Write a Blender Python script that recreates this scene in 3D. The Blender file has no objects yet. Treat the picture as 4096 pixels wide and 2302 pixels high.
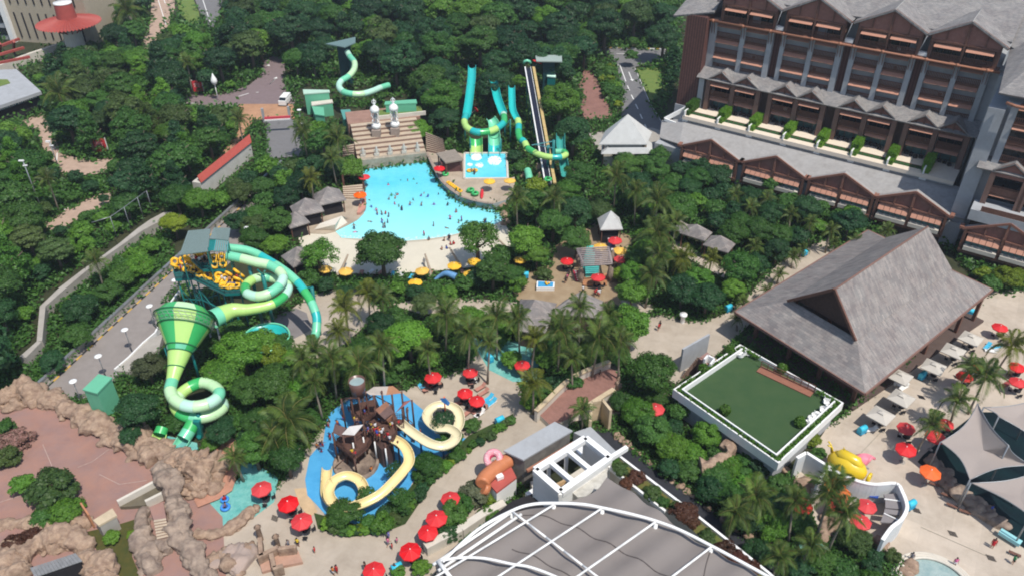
import bpy, bmesh, math, random
import numpy as np
from mathutils import Vector, Matrix, noise
from mathutils.geometry import tessellate_polygon
R=math.radians
scene=bpy.context.scene
col=scene.collection

# ---------------------------------------------------------------- camera, sky, sun, exposure
F_PX=3200.0; TILT=R(35.2); CAM_H=80.0
cam_d=bpy.data.cameras.new('camera'); cam=bpy.data.objects.new('camera',cam_d); col.objects.link(cam)
cam.location=(0,0,CAM_H); cam.rotation_euler=(R(90)-TILT,0,0)
cam_d.sensor_width=36; cam_d.lens=36*F_PX/4096; cam_d.clip_start=0.5; cam_d.clip_end=5000
scene.camera=cam
SUN_EL=R(63); SUN_ROT=math.atan2(.62,-.78)
w=bpy.data.worlds.new('World'); scene.world=w; w.use_nodes=True
nt=w.node_tree; sky=nt.nodes.new('ShaderNodeTexSky'); sky.sky_type='NISHITA'; sky.sun_disc=False
sky.sun_elevation=SUN_EL; sky.sun_rotation=SUN_ROT
nt.links.new(sky.outputs[0],nt.nodes['Background'].inputs[0]); nt.nodes['Background'].inputs[1].default_value=0.145
sd=bpy.data.lights.new('sun','SUN'); so=bpy.data.objects.new('sun',sd); col.objects.link(so)
sd.energy=4.4; sd.angle=R(.55); sd.color=(1,.96,.89)
sdir=Vector((math.sin(SUN_ROT)*math.cos(SUN_EL),math.cos(SUN_ROT)*math.cos(SUN_EL),math.sin(SUN_EL)))
so.rotation_euler=sdir.to_track_quat('Z','Y').to_euler(); so.location=(60,-80,200)
scene.view_settings.view_transform='Standard'; scene.view_settings.look='None'
scene.view_settings.exposure=0.0; scene.view_settings.gamma=1; scene.view_settings.use_curve_mapping=False
scene.render.engine='CYCLES'
scene.cycles.filter_width=1.9; scene.cycles.max_bounces=6; scene.cycles.diffuse_bounces=3; scene.cycles.transparent_max_bounces=6

# ---------------------------------------------------------------- survey: a point of the photograph at a known height -> place in metres
S_,C_=math.sin(TILT),math.cos(TILT)
def W(px,py,z=0.0):
    u=(px-2048)/F_PX; v=(py-1151)/F_PX; t=(CAM_H-z)/(S_+v*C_)
    return Vector((u*t,(C_-v*S_)*t,z))
def V(ox,oy,s): return lambda x,y,z=0.0: W(ox+x/s,oy+y/s,z)
def T(c,r): return V(c*1024,r*576,2.514)
t00,t10,t20,t30=[T(i,0) for i in range(4)]
t01,t11,t21,t31=[T(i,1) for i in range(4)]
t02,t12,t22,t32=[T(i,2) for i in range(4)]
t03,t13,t23,t33=[T(i,3) for i in range(4)]
o=V(0,0,.6289)
zA=V(600,880,3.0167); zB=V(560,1160,2.13); zC=V(1180,1480,2.194); zD=V(1780,220,2.6815); zP=V(2200,900,4.828)
def proj(p):      # world -> overview pixels (2576 wide)
    dz=p[2]-CAM_H; dep=p[1]*C_-dz*S_
    return ((2048+p[0]/dep*F_PX)*.6289,(1151+(-p[1]*S_-dz*C_)/dep*F_PX)*.6289,dep)
def P(f,pts,z=0.0): return [f(x,y,z) for x,y in pts]

# ---------------------------------------------------------------- materials
MATS={}
def mat(name,c,rough=.7,var=.12,scale=1.0,c2=None,metal=0,bump=0,bscale=None,spec=.3,coat=0):
    if name in MATS: return MATS[name]
    m=bpy.data.materials.new(name); m.use_nodes=True; n=m.node_tree; b=n.nodes['Principled BSDF']
    b.inputs['Roughness'].default_value=rough; b.inputs['Metallic'].default_value=metal
    b.inputs['Specular IOR Level'].default_value=spec
    if coat: b.inputs['Coat Weight'].default_value=coat; b.inputs['Coat Roughness'].default_value=.15
    g=n.nodes.new('ShaderNodeNewGeometry'); nz=n.nodes.new('ShaderNodeTexNoise'); nz.inputs['Scale'].default_value=scale
    nz.inputs['Detail'].default_value=6; nz.inputs['Roughness'].default_value=.62
    n.links.new(g.outputs['Position'],nz.inputs['Vector'])
    rp=n.nodes.new('ShaderNodeValToRGB'); rp.color_ramp.elements[0].position=.32; rp.color_ramp.elements[1].position=.68
    a=tuple(x*(1-var) for x in c); d=tuple(min(1,x*(1+var)) for x in c) if c2 is None else c2
    if c2 is not None: a=c
    rp.color_ramp.elements[0].color=(*a,1); rp.color_ramp.elements[1].color=(*d,1)
    n.links.new(nz.outputs['Fac'],rp.inputs[0]); n.links.new(rp.outputs[0],b.inputs['Base Color'])
    if bump:
        n2=n.nodes.new('ShaderNodeTexNoise'); n2.inputs['Scale'].default_value=bscale or scale*4; n2.inputs['Detail'].default_value=5
        n.links.new(g.outputs['Position'],n2.inputs['Vector'])
        bp=n.nodes.new('ShaderNodeBump'); bp.inputs['Strength'].default_value=bump; bp.inputs['Distance'].default_value=.1
        n.links.new(n2.outputs['Fac'],bp.inputs['Height']); n.links.new(bp.outputs[0],b.inputs['Normal'])
    MATS[name]=m; return m
def stain(m,amount=.25,scale=.25,dark=(.5,.46,.42)):
    """broad weathering stains mixed into a material"""
    n=m.node_tree; b=n.nodes['Principled BSDF']; src=b.inputs['Base Color'].links[0].from_socket
    g=n.nodes.new('ShaderNodeNewGeometry'); nz=n.nodes.new('ShaderNodeTexNoise'); nz.inputs['Scale'].default_value=scale
    nz.inputs['Detail'].default_value=8; nz.inputs['Roughness'].default_value=.7; nz.inputs['Distortion'].default_value=.6
    n.links.new(g.outputs['Position'],nz.inputs['Vector'])
    rp=n.nodes.new('ShaderNodeValToRGB'); rp.color_ramp.elements[0].position=.45; rp.color_ramp.elements[1].position=.72
    rp.color_ramp.elements[0].color=(0,0,0,1); rp.color_ramp.elements[1].color=(amount,)*3+(1,)
    n.links.new(nz.outputs['Fac'],rp.inputs[0])
    mx=n.nodes.new('ShaderNodeMix'); mx.data_type='RGBA'; mx.blend_type='MULTIPLY'
    n.links.new(rp.outputs[0],mx.inputs['Factor']); n.links.new(src,mx.inputs['A']); mx.inputs['B'].default_value=(*dark,1)
    n.links.new(mx.outputs['Result'],b.inputs['Base Color']); return m
def pave(name,c,size=(3,3),var=.1,joint=.72,rough=.85,rot=0.0,brick=False,off=0.0,mort=.012):
    """ground finish with fine joints (each slab below the size that can be told apart)"""
    if name in MATS: return MATS[name]
    m=mat(name,c,rough,var,.35); n=m.node_tree; b=n.nodes['Principled BSDF']; src=b.inputs['Base Color'].links[0].from_socket
    g=n.nodes.new('ShaderNodeNewGeometry'); mp=n.nodes.new('ShaderNodeMapping'); mp.inputs['Rotation'].default_value=(0,0,rot)
    n.links.new(g.outputs['Position'],mp.inputs['Vector'])
    bk=n.nodes.new('ShaderNodeTexBrick'); bk.offset=.5 if brick else off; bk.inputs['Scale'].default_value=1
    bk.inputs['Brick Width'].default_value=size[0]; bk.inputs['Row Height'].default_value=size[1]
    bk.inputs['Mortar Size'].default_value=mort; bk.inputs['Mortar Smooth'].default_value=.2
    bk.inputs['Color1'].default_value=(1,1,1,1); bk.inputs['Color2'].default_value=(.88,.88,.88,1); bk.inputs['Mortar'].default_value=(joint,)*3+(1,)
    n.links.new(mp.outputs[0],bk.inputs['Vector'])
    mx=n.nodes.new('ShaderNodeMix'); mx.data_type='RGBA'; mx.blend_type='MULTIPLY'; mx.inputs['Factor'].default_value=1
    n.links.new(src,mx.inputs['A']); n.links.new(bk.outputs['Color'],mx.inputs['B']); n.links.new(mx.outputs['Result'],b.inputs['Base Color'])
    return stain(stain(m,.4,.12),.3,.6,(.62,.56,.5))
def leafmat(name,c,c2,tr=.3,rough=.5):
    m=bpy.data.materials.new(name); m.use_nodes=True; n=m.node_tree; b=n.nodes['Principled BSDF']
    b.inputs['Roughness'].default_value=rough; b.inputs['Specular IOR Level'].default_value=.3
    g=n.nodes.new('ShaderNodeNewGeometry'); oi=n.nodes.new('ShaderNodeObjectInfo')
    ad=n.nodes.new('ShaderNodeMath'); ad.operation='MULTIPLY_ADD'; ad.inputs[1].default_value=.45
    n.links.new(oi.outputs['Random'],ad.inputs[0])
    m2=n.nodes.new('ShaderNodeMath'); m2.operation='MULTIPLY'; m2.inputs[1].default_value=.6
    n.links.new(g.outputs['Random Per Island'],m2.inputs[0]); n.links.new(m2.outputs[0],ad.inputs[2])
    rp=n.nodes.new('ShaderNodeValToRGB'); rp.color_ramp.elements[0].color=(*c,1); rp.color_ramp.elements[1].color=(*c2,1)
    n.links.new(ad.outputs[0],rp.inputs[0])
    mx=n.nodes.new('ShaderNodeMix'); mx.data_type='RGBA'; mx.blend_type='MULTIPLY'; mx.inputs['Factor'].default_value=1
    n.links.new(rp.outputs[0],mx.inputs['A']); n.links.new(oi.outputs['Color'],mx.inputs['B'])
    n.links.new(mx.outputs['Result'],b.inputs['Base Color'])
    t=n.nodes.new('ShaderNodeBsdfTranslucent'); n.links.new(mx.outputs['Result'],t.inputs['Color'])
    ms=n.nodes.new('ShaderNodeMixShader'); ms.inputs[0].default_value=tr
    n.links.new(b.outputs[0],ms.inputs[1]); n.links.new(t.outputs[0],ms.inputs[2])
    n.links.new(ms.outputs[0],n.nodes['Material Output'].inputs['Surface'])
    MATS[name]=m; return m
def watermat(name,c,c2,bscale=2.0,bump=.35,scale=.12,rough=.08):
    m=mat(name,c,rough,.1,scale,c2=c2,spec=.5); n=m.node_tree; b=n.nodes['Principled BSDF']
    g=n.nodes.new('ShaderNodeNewGeometry')
    n2=n.nodes.new('ShaderNodeTexNoise'); n2.inputs['Scale'].default_value=bscale; n2.inputs['Detail'].default_value=4; n2.inputs['Distortion'].default_value=1.2
    n.links.new(g.outputs['Position'],n2.inputs['Vector'])
    bp=n.nodes.new('ShaderNodeBump'); bp.inputs['Strength'].default_value=bump; bp.inputs['Distance'].default_value=.12
    n.links.new(n2.outputs['Fac'],bp.inputs['Height']); n.links.new(bp.outputs[0],b.inputs['Normal'])
    return m

# ---------------------------------------------------------------- geometry helpers
class G:
    """collects faces of one mesh; world or local coordinates"""
    def __init__(s): s.v=[]; s.f=[]; s.m=[]; s.sm=[]
    def add(s,vs,fs,mi=0,smooth=False):
        b=len(s.v); s.v+=[tuple(v) for v in vs]; s.f+=[tuple(i+b for i in f) for f in fs]; s.m+=[mi]*len(fs); s.sm+=[smooth]*len(fs); return s
    def box(s,c,d,rot=0.0,mi=0,tilt=None):
        x,y,z=[k/2 for k in d]; vs=[Vector((i*x,j*y,k*z)) for i in(-1,1) for j in(-1,1) for k in(-1,1)]
        M=Matrix.Rotation(rot,3,'Z')
        if tilt is not None: M=M@tilt
        vs=[M@v+Vector(c) for v in vs]
        return s.add(vs,[(0,1,3,2),(4,6,7,5),(0,4,5,1),(2,3,7,6),(0,2,6,4),(1,5,7,3)],mi)
    def prism(s,poly,z0,z1,mi=0,side_mi=None):
        n=len(poly); p=[Vector((q[0],q[1],0)) for q in poly]
        a=sum(p[i].x*p[(i+1)%n].y-p[(i+1)%n].x*p[i].y for i in range(n))
        if a<0: p=p[::-1]
        tri=tessellate_polygon([p])
        s.add([(q.x,q.y,z1) for q in p],[t if (p[t[1]]-p[t[0]]).cross(p[t[2]]-p[t[0]]).z>0 else t[::-1] for t in tri],mi)
        vs=[(q.x,q.y,z0) for q in p]+[(q.x,q.y,z1) for q in p]
        return s.add(vs,[(i,(i+1)%n,n+(i+1)%n,n+i) for i in range(n)],mi if side_mi is None else side_mi)
    def sheet(s,poly,z,mi=0):
        p=[Vector((q[0],q[1],0)) for q in poly]; tri=tessellate_polygon([p])
        return s.add([(q.x,q.y,z) for q in p],[t if (p[t[1]]-p[t[0]]).cross(p[t[2]]-p[t[0]]).z>0 else t[::-1] for t in tri],mi)
    def face(s,pts,mi=0): return s.add(pts,[tuple(range(len(pts)))],mi)
    def slab(s,pts,th,mi=0,side_mi=None):
        """a flat polygon given thickness along its normal, downwards"""
        pts=[Vector(p) for p in pts]; nrm=(pts[1]-pts[0]).cross(pts[-1]-pts[0]).normalized()
        if nrm.z<0: pts=pts[::-1]; nrm=-nrm
        n=len(pts); lo=[p-nrm*th for p in pts]
        s.add(pts+lo,[tuple(range(n)),tuple(range(2*n-1,n-1,-1))],mi)
        return s.add(pts+lo,[(i,n+i,n+(i+1)%n,(i+1)%n) for i in range(n)],mi if side_mi is None else side_mi)
    def beam(s,a,b,w,h=None,mi=0):
        a,b=Vector(a),Vector(b); d=b-a; L=d.length
        if L<1e-6: return s
        h=h or w; d/=L; up=Vector((0,0,1)) if abs(d.z)<.95 else Vector((0,1,0)); x=d.cross(up).normalized(); y=x.cross(d)
        vs=[p+x*(i*w/2)+y*(j*h/2) for p in(a,b) for i,j in((-1,-1),(1,-1),(1,1),(-1,1))]
        return s.add(vs,[(0,1,2,3)[::-1],(4,5,6,7),(0,1,5,4),(1,2,6,5),(2,3,7,6),(3,0,4,7)],mi)
    def tube(s,path,r,seg=8,mi=0,caps=True,arc=None,mis=None,closed=False,smooth=True,up=None):
        """swept round section; arc=(a0,a1) sweeps an open gutter"""
        path=[Vector(p) for p in path]; n=len(path); rs=r if isinstance(r,(list,tuple)) else [r]*n
        vs=[]; a0,a1=(0,2*math.pi) if arc is None else arc; k=seg if arc is None else seg+1
        for i,p in enumerate(path):
            if closed: d=path[(i+1)%n]-path[i-1]
            else: d=path[min(i+1,n-1)]-path[max(i-1,0)]
            if d.length<1e-9: d=Vector((0,0,1))
            d.normalize(); u=up or (Vector((0,0,1)) if abs(d.z)<.97 else Vector((0,1,0))); x=d.cross(u).normalized(); y=x.cross(d)
            for j in range(k):
                a=a0+(a1-a0)*j/seg; vs.append(p+x*(math.cos(a)*rs[i])+y*(math.sin(a)*rs[i]))
        b=len(s.v); s.v+=[tuple(v) for v in vs]
        for i in range(n if closed else n-1):
            i2=(i+1)%n
            for j in range(seg):
                j2=(j+1)%k
                s.f.append((b+i*k+j,b+i*k+j2,b+i2*k+j2,b+i2*k+j)); s.m.append(mis[i] if mis else mi); s.sm.append(smooth)
        if caps and arc is None and not closed:
            s.f.append(tuple(b+j for j in range(k))[::-1]); s.m.append(mi); s.sm.append(False)
            s.f.append(tuple(b+(n-1)*k+j for j in range(k))); s.m.append(mis[-1] if mis else mi); s.sm.append(False)
        return s
    def lathe(s,c,prof,seg=16,mi=0,smooth=True):
        c=Vector(c); k=len(prof); vs=[]
        for j in range(seg):
            a=2*math.pi*j/seg
            for r,z in prof: vs.append(c+Vector((r*math.cos(a),r*math.sin(a),z)))
        return s.add(vs,[(j*k+i,((j+1)%seg)*k+i,((j+1)%seg)*k+i+1,j*k+i+1) for j in range(seg) for i in range(k-1)],mi,smooth)
    def torus(s,c,R_,r,seg=16,sec=6,mi=0,M=None):
        c=Vector(c); pts=[]
        for j in range(seg):
            a=2*math.pi*j/seg; v=Vector((R_*math.cos(a),R_*math.sin(a),0))
            for i in range(sec):
                b=2*math.pi*i/sec; q=v+v.normalized()*(r*math.cos(b))+Vector((0,0,r*math.sin(b)))
                pts.append(c+(M@q if M else q))
        return s.add(pts,[(j*sec+i,((j+1)%seg)*sec+i,((j+1)%seg)*sec+(i+1)%sec,j*sec+(i+1)%sec) for j in range(seg) for i in range(sec)],mi,True)
def mesh(name,g,mats):
    me=bpy.data.meshes.new(name); me.from_pydata(g.v,[],g.f)
    for m in (mats if isinstance(mats,(list,tuple)) else [mats]): me.materials.append(m)
    me.polygons.foreach_set('material_index',g.m); me.polygons.foreach_set('use_smooth',g.sm); me.update(); return me
def link(name,me,parent=None,loc=(0,0,0),rot=0,sc=None):
    ob=bpy.data.objects.new(name,me); col.objects.link(ob)
    if parent is not None: ob.parent=parent
    ob.location=loc
    if isinstance(rot,(int,float)): ob.rotation_euler=(0,0,rot)
    else: ob.rotation_euler=rot
    if sc: ob.scale=sc if isinstance(sc,(tuple,list)) else (sc,)*3
    return ob
def tag(ob,label=None,cat=None,group=None,kind=None):
    if label: ob['label']=label
    if cat: ob['category']=cat
    if group: ob['group']=group
    if kind: ob['kind']=kind
    return ob
def thing(name,label,cat,loc=(0,0,0),rot=0,group=None):
    ob=bpy.data.objects.new(name,None); ob.empty_display_size=.3; col.objects.link(ob); ob.location=loc; ob.rotation_euler=(0,0,rot)
    return tag(ob,label,cat,group)
def part(root,name,g,m,world=True,label=None):
    """a child mesh; geometry in world coordinates is moved into the root's frame"""
    if world and root is not None:
        lx,ly,lz=root.location; a=-root.rotation_euler[2]; ca,sa=math.cos(a),math.sin(a)
        g.v=[((x-lx)*ca-(y-ly)*sa,(x-lx)*sa+(y-ly)*ca,z-lz) for x,y,z in g.v]
    ob=link(name,mesh(name,g,m),root)
    if label: ob['label']=label
    return ob
def solo(name,label,cat,g,m,group=None):
    """a thing that is one mesh: its origin is put at the middle of its base"""
    xs=[v[0] for v in g.v]; ys=[v[1] for v in g.v]; zs=[v[2] for v in g.v]
    c=((min(xs)+max(xs))/2,(min(ys)+max(ys))/2,min(zs)); g.v=[(x-c[0],y-c[1],z-c[2]) for x,y,z in g.v]
    return tag(link(name,mesh(name,g,m),None,c),label,cat,group)
def struct(name,g,m,kind='structure'): return tag(link(name,mesh(name,g,m)),kind=kind)
def copy_tree(ob,parent=None):
    c=ob.copy(); col.objects.link(c)
    if parent is not None: c.parent=parent; c.matrix_parent_inverse=ob.matrix_parent_inverse
    for ch in KIDS.get(ob.name,None) or [x for x in ob.children]: copy_tree(ch,c)
    return c
KIDS={}
def inpoly(x,y,poly):
    r=False; j=len(poly)-1
    for i in range(len(poly)):
        xi,yi=poly[i]; xj,yj=poly[j]
        if (yi>y)!=(yj>y) and x<(xj-xi)*(y-yi)/(yj-yi)+xi: r=not r
        j=i
    return r
def smoothpath(pts,n=6,closed=False):
    pts=[Vector(p) for p in pts]; out=[]; N=len(pts)
    for i in range(N if closed else N-1):
        if closed: p0,p1,p2,p3=pts[i-1],pts[i],pts[(i+1)%N],pts[(i+2)%N]
        else: p0,p1,p2,p3=pts[max(i-1,0)],pts[i],pts[i+1],pts[min(i+2,N-1)]
        for k in range(n):
            t=k/n; out.append(.5*((2*p1)+(p2-p0)*t+(2*p0-5*p1+4*p2-p3)*t*t+(3*p1-p0-3*p2+p3)*t**3))
    if not closed: out.append(pts[-1])
    return out
KEEP=[]                     # outlines (overview pixels) of open places that planting keeps clear of
def keep(world_pts): KEEP.append([proj(p)[:2] for p in world_pts])
LM=[]                       # landmarks used to say where a repeated thing stands
def lm(name,x,y): LM.append((name,x,y))
REP=[]                      # repeated things: (object, description, place)
def vary(m,amt=.07):
    """each copy of a thing fades a little differently"""
    n=m.node_tree; b=n.nodes['Principled BSDF']; src=b.inputs['Base Color'].links[0].from_socket; oi=n.nodes.new('ShaderNodeObjectInfo'); mr=n.nodes.new('ShaderNodeMapRange'); mr.inputs['To Min'].default_value=1-amt; mr.inputs['To Max'].default_value=1+amt*.4
    n.links.new(oi.outputs['Random'],mr.inputs['Value']); hs=n.nodes.new('ShaderNodeHueSaturation'); n.links.new(mr.outputs[0],hs.inputs['Value']); n.links.new(mr.outputs[0],hs.inputs['Saturation']); n.links.new(src,hs.inputs['Color']); n.links.new(hs.outputs[0],b.inputs['Base Color'])
def rep(ob,desc,cat,group,p=None):
    tag(ob,None,cat,group); p=p if p is not None else ob.location
    REP.append((ob,desc,proj(p)[:2])); return ob
rng=random.Random(7)

# ---------------------------------------------------------------- shared materials
M=dict(
 concrete=stain(mat('concrete',(.36,.33,.29),.85,.1,.6,bump=.1)),
 render_grey=stain(mat('grey_render',(.36,.37,.38),.85,.06,.8),.3,.4),
 white=mat('white_paint',(.78,.77,.74),.5,.04,1),
 cream=mat('cream_render',(.58,.53,.45),.8,.08,.6),
 shingle=None,
 wood=mat('brown_timber',(.15,.072,.05),.6,.25,3),
 woodlight=mat('orange_timber',(.36,.16,.095),.6,.12,3),
 wooddark=mat('dark_timber',(.07,.04,.033),.6,.2,3),
 awning=mat('awning_cloth',(.44,.22,.15),.8,.15,6),
 glass=mat('dark_glass',(.012,.018,.022),.08,.3,.5,spec=.6),
 glass_teal=mat('teal_glass',(.10,.20,.19),.1,.2,1,spec=.6),
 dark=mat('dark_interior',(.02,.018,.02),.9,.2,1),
 teal=mat('teal_steel',(.01,.17,.16),.35,.1,2,spec=.5),
 metal=mat('grey_steel',(.3,.31,.32),.4,.1,2,metal=.5),
 red=mat('red_canvas',(.62,.018,.022),.6,.06,1.5),
 yellowc=mat('yellow_canvas',(.80,.46,.05),.6,.05,1.5),
 orange=mat('orange_canvas',(.80,.13,.02),.6,.05,1.5),
 beige=mat('beige_canvas',(.50,.46,.40),.75,.05,.7),
 rock=None,
)
def shingle(name,c,c2,sx,sy,rot):
    m=mat(name,c,.85,.1,.5,c2=c2); n=m.node_tree; b=n.nodes['Principled BSDF']; src=b.inputs['Base Color'].links[0].from_socket
    g=n.nodes.new('ShaderNodeTexCoord'); mp=n.nodes.new('ShaderNodeMapping'); mp.inputs['Rotation'].default_value=(0,0,rot)
    n.links.new(g.outputs['Object'],mp.inputs['Vector'])
    bk=n.nodes.new('ShaderNodeTexBrick'); bk.inputs['Scale'].default_value=1; bk.inputs['Brick Width'].default_value=sx; bk.inputs['Row Height'].default_value=sy
    bk.inputs['Mortar Size'].default_value=.015; bk.inputs['Color1'].default_value=(1.1,1.08,1.05,1); bk.inputs['Color2'].default_value=(.72,.74,.76,1); bk.inputs['Mortar'].default_value=(.6,.6,.6,1)
    n.links.new(mp.outputs[0],bk.inputs['Vector'])
    mx=n.nodes.new('ShaderNodeMix'); mx.data_type='RGBA'; mx.blend_type='MULTIPLY'; mx.inputs['Factor'].default_value=1
    n.links.new(src,mx.inputs['A']); n.links.new(bk.outputs['Color'],mx.inputs['B']); n.links.new(mx.outputs['Result'],b.inputs['Base Color'])
    return stain(m,.4,.35,(.62,.55,.55))
for k_ in('red','yellowc','orange','beige'): vary(M[k_])
M['shingle']=shingle('grey_shingle',(.30,.285,.27),(.23,.215,.21),.5,.22,0)
M['shingle_pav']=shingle('weathered_shingle',(.31,.285,.265),(.235,.205,.195),.9,.3,0)
M['rock']=stain(mat('sculpted_rock',(.42,.30,.21),.9,.1,1.3,c2=(.25,.168,.122),bump=.8,bscale=2.2),.75,1.1,(.45,.38,.34))
M['rockgrey']=mat('grey_rock',(.36,.275,.21),.9,.1,.9,c2=(.17,.125,.10),bump=.8,bscale=1.8)
# ================================================================ ground, roads, paving, water
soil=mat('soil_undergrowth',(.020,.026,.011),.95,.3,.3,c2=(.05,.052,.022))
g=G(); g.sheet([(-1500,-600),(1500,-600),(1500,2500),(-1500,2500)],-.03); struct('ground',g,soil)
LAYER=[0.0]
def area(name,pts,m,z=None,kp=True,kind='structure'):
    if z is None: LAYER[0]+=.004; z=LAYER[0]
    g=G(); g.sheet(pts,z); ob=struct(name,g,m,kind)
    if kp: keep(pts)
    return ob
asphalt=stain(mat('grey_asphalt',(.17,.165,.165),.9,.08,1.2,bump=.1),.2,.5)
asphalt_p=stain(mat('mauve_asphalt',(.20,.15,.15),.9,.08,1.2),.2,.5)
tanroad=stain(mat('tan_road',(.42,.30,.23),.9,.1,.8),.25,.5)
orange_pave=pave('orange_brick_paving',(.47,.26,.15),(.6,.3),brick=True)
prom=pave('beige_promenade',(.46,.39,.31),(5,5),.05,.82,rot=.4,mort=.02)
deckm=pave('pale_pool_deck',(.52,.44,.355),(3.2,3.2),.06,.85,rot=.55,mort=.02)
deckr=pave('tan_stone_deck',(.44,.36,.27),(2,2),.1,.8,rot=.1)
brick=pave('red_brick_paving',(.29,.15,.12),(.5,.25),.12,.7,rot=.75,brick=True)
terrac=stain(mat('pink_textured_paving',(.34,.185,.14),.9,.14,.35,c2=(.27,.17,.15),bump=.2),.3,.3,(.6,.5,.5))
brownp=stain(mat('brown_wet_paving',(.36,.27,.17),.75,.12,.4,c2=(.27,.19,.11)),.35,.25)
lawn=mat('mown_lawn',(.10,.17,.035),.9,.2,.8,c2=(.16,.20,.05))
mark=mat('road_paint',(.75,.74,.7),.6,.05,2)
# roads
area('road_driveway_north',P(o,[(383,-30),(437,-30),(440,20),(428,60),(398,96),(372,130),(355,128),(362,95),(378,60)]),tanroad)
area('road_north',P(o,[(480,-30),(566,-30),(552,40),(535,80),(520,60),(500,25)]),asphalt)
area('grass_verge_north',P(o,[(436,-20),(478,-20),(500,30),(505,60),(470,62),(452,30)]),lawn)
area('road_loop',P(o,[(465,240),(560,238),(628,214),(660,184),(664,150),(692,140),(716,152),(720,240),(744,246),(740,266),(600,268),(470,266)]),asphalt_p)
area('paving_orange_forecourt',P(o,[(600,262),(738,262),(742,300),(664,302),(640,300),(560,420),(540,410),(600,330)]),orange_pave)
area('road_ramp',P(o,[(668,304),(746,299),(764,392),(672,400)]),asphalt)
area('road_left_lane',P(o,[(78,296),(118,306),(150,375),(170,392),(232,404),(290,392),(285,412),(262,435),(180,446),(150,436),(112,380)]),tanroad)
area('road_left_path',P(o,[(110,560),(175,520),(275,478),(284,506),(196,552),(128,590)]),tanroad)
area('footpath_corner',P(o,[(55,305),(105,285),(118,306),(80,328)]),tanroad)
area('road_hotel',P(t20,[(845,484),(1545,502),(1540,600),(1300,650),(1240,680),(1385,1030),(1560,1320),(1600,1460),(1100,1460),(1090,1180),(1120,930),(1060,700),(1010,570),(850,545)]),asphalt)
area('lawn_hotel_road',P(t20,[(1250,682),(1506,684),(1506,880),(1470,980),(1388,1018)]),lawn)
area('ramp_brick',P(t20,[(722,704),(762,704),(850,770),(945,965),(1022,1190),(732,1200),(688,1080),(728,960),(655,850),(700,815)]),brick)
area('forecourt_pavilion',P(o,[(1505,378),(1480,335),(1640,322),(1665,330),(1682,372),(1650,380)]),M['concrete'])
g=G()
for a,b in [((1050,655),(1085,655)),((1085,655),(1145,820)),((1160,862),(1182,910)),((1200,955),(1222,1000)),((1242,1048),(1268,1098)),((1288,1148),(1310,1196)),((1334,1252),(1358,1300)),((1050,540),(1155,542)),((1255,545),(1300,545)),((1490,556),(1540,560)),((1240,690),(1385,1030)),((1385,1030),(1590,1370))]:
    g.beam(t20(*a,.07),t20(*b,.07),.25 if a[0]!=1240 and a[0]!=1385 else .14,.02)
for a,b in [((1590,0),(1670,250)),((1648,0),(1662,36)),((2040,0),(2115,230)),((1870,1040),(1960,1040)),((2400,970),(2500,940))]: g.beam(t00(*a,.07),t00(*b,.07),.25,.02)
for a,b in [((135,850),(210,780)),((50,620),(135,665)),((0,932),(25,928))]: g.beam(t10(*a,.07),t10(*b,.07),.25,.02)
for a,b in [((500,60),(630,15)),((575,90),(570,180)),((570,180),(600,270)),((605,685),(690,635)),((455,1430),(540,1448))]: g.beam((t00 if a[1]>1000 else t01)(*a,.07),(t00 if a[1]>1000 else t01)(*b,.07),.22,.02)
# direction arrows
def arrow(f,a,b,wd=1.0):
    a,b=f(*a,.07),f(*b,.07); d=(b-a).normalized(); x=Vector((-d.y,d.x,0)); g.beam(a,b-d*.9,.25,.02)
    g.prism([b,b-d*1.3+x*.55*wd,b-d*1.3-x*.55*wd],.09,.11)
arrow(t20,(1175,725),(1212,818)); arrow(t10,(50,620),(140,668)); arrow(t10,(135,850),(212,775))
struct('road_markings',g,mark)
area('planting_bed',P(o,[(790,1290),(800,1330),(870,1352),(960,1342),(1020,1318),(1100,1200),(1160,1150),(1292,1064),(1292,1040),(1180,1095),(1120,1150),(1060,1190),(980,1290),(900,1320)]),mat('bed_grass',(.035,.06,.015),.95,.3,1.5),z=.115,kp=False)
# park paving
area('promenade',P(o,[(560,1460),(560,1300),(690,1235),(800,1090),(868,1000),(1000,985),(1062,965),(1170,925),(1215,858),(1262,868),(1300,960),(1330,1025),(1360,1040),(1400,1010),(1530,918),(1600,900),(1620,800),(1650,770),(1560,740),(1560,1040),(1440,1060),(1330,1180),(1180,1330),(1080,1460)]),prom)
area('plaza_center',P(o,[(1600,905),(1618,800),(1660,790),(1740,806),(1800,800),(1880,745),(1930,690),(1970,655),(2050,612),(2085,598),(2095,640),(1900,800),(1850,850),(1760,930),(1700,965)]),prom)
area('paving_brown_plaza',P(o,[(1282,712),(1318,690),(1390,665),(1395,620),(1430,600),(1500,560),(1600,600),(1570,640),(1562,770),(1380,775),(1300,755)]),brownp)
area('paving_spiral_court',P(o,[(640,860),(720,790),(780,740),(900,720),(960,780),(830,900),(740,900)]),prom)
area('paving_grey_court',P(t12,[(-140,470),(0,365),(240,262),(395,200),(510,250),(560,420),(360,520),(100,520)]),stain(mat('grey_brown_court',(.20,.18,.175),.9,.08,.6),.3,.4))
area('paving_beach_rear',P(o,[(980,765),(1100,745),(1300,760),(1300,790),(1060,790)]),prom)
area('pool_deck_right',P(o,[(2000,1200),(2080,1075),(2180,1000),(2420,780),(2500,730),(2620,730),(2620,1480),(2250,1480),(2290,1420),(2200,1370),(2060,1330)]),deckm)
area('paving_pink_plaza',P(o,[(-30,1000),(60,985),(180,1020),(300,1090),(420,1150),(560,1300),(570,1470),(-60,1470)]),terrac)
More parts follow.
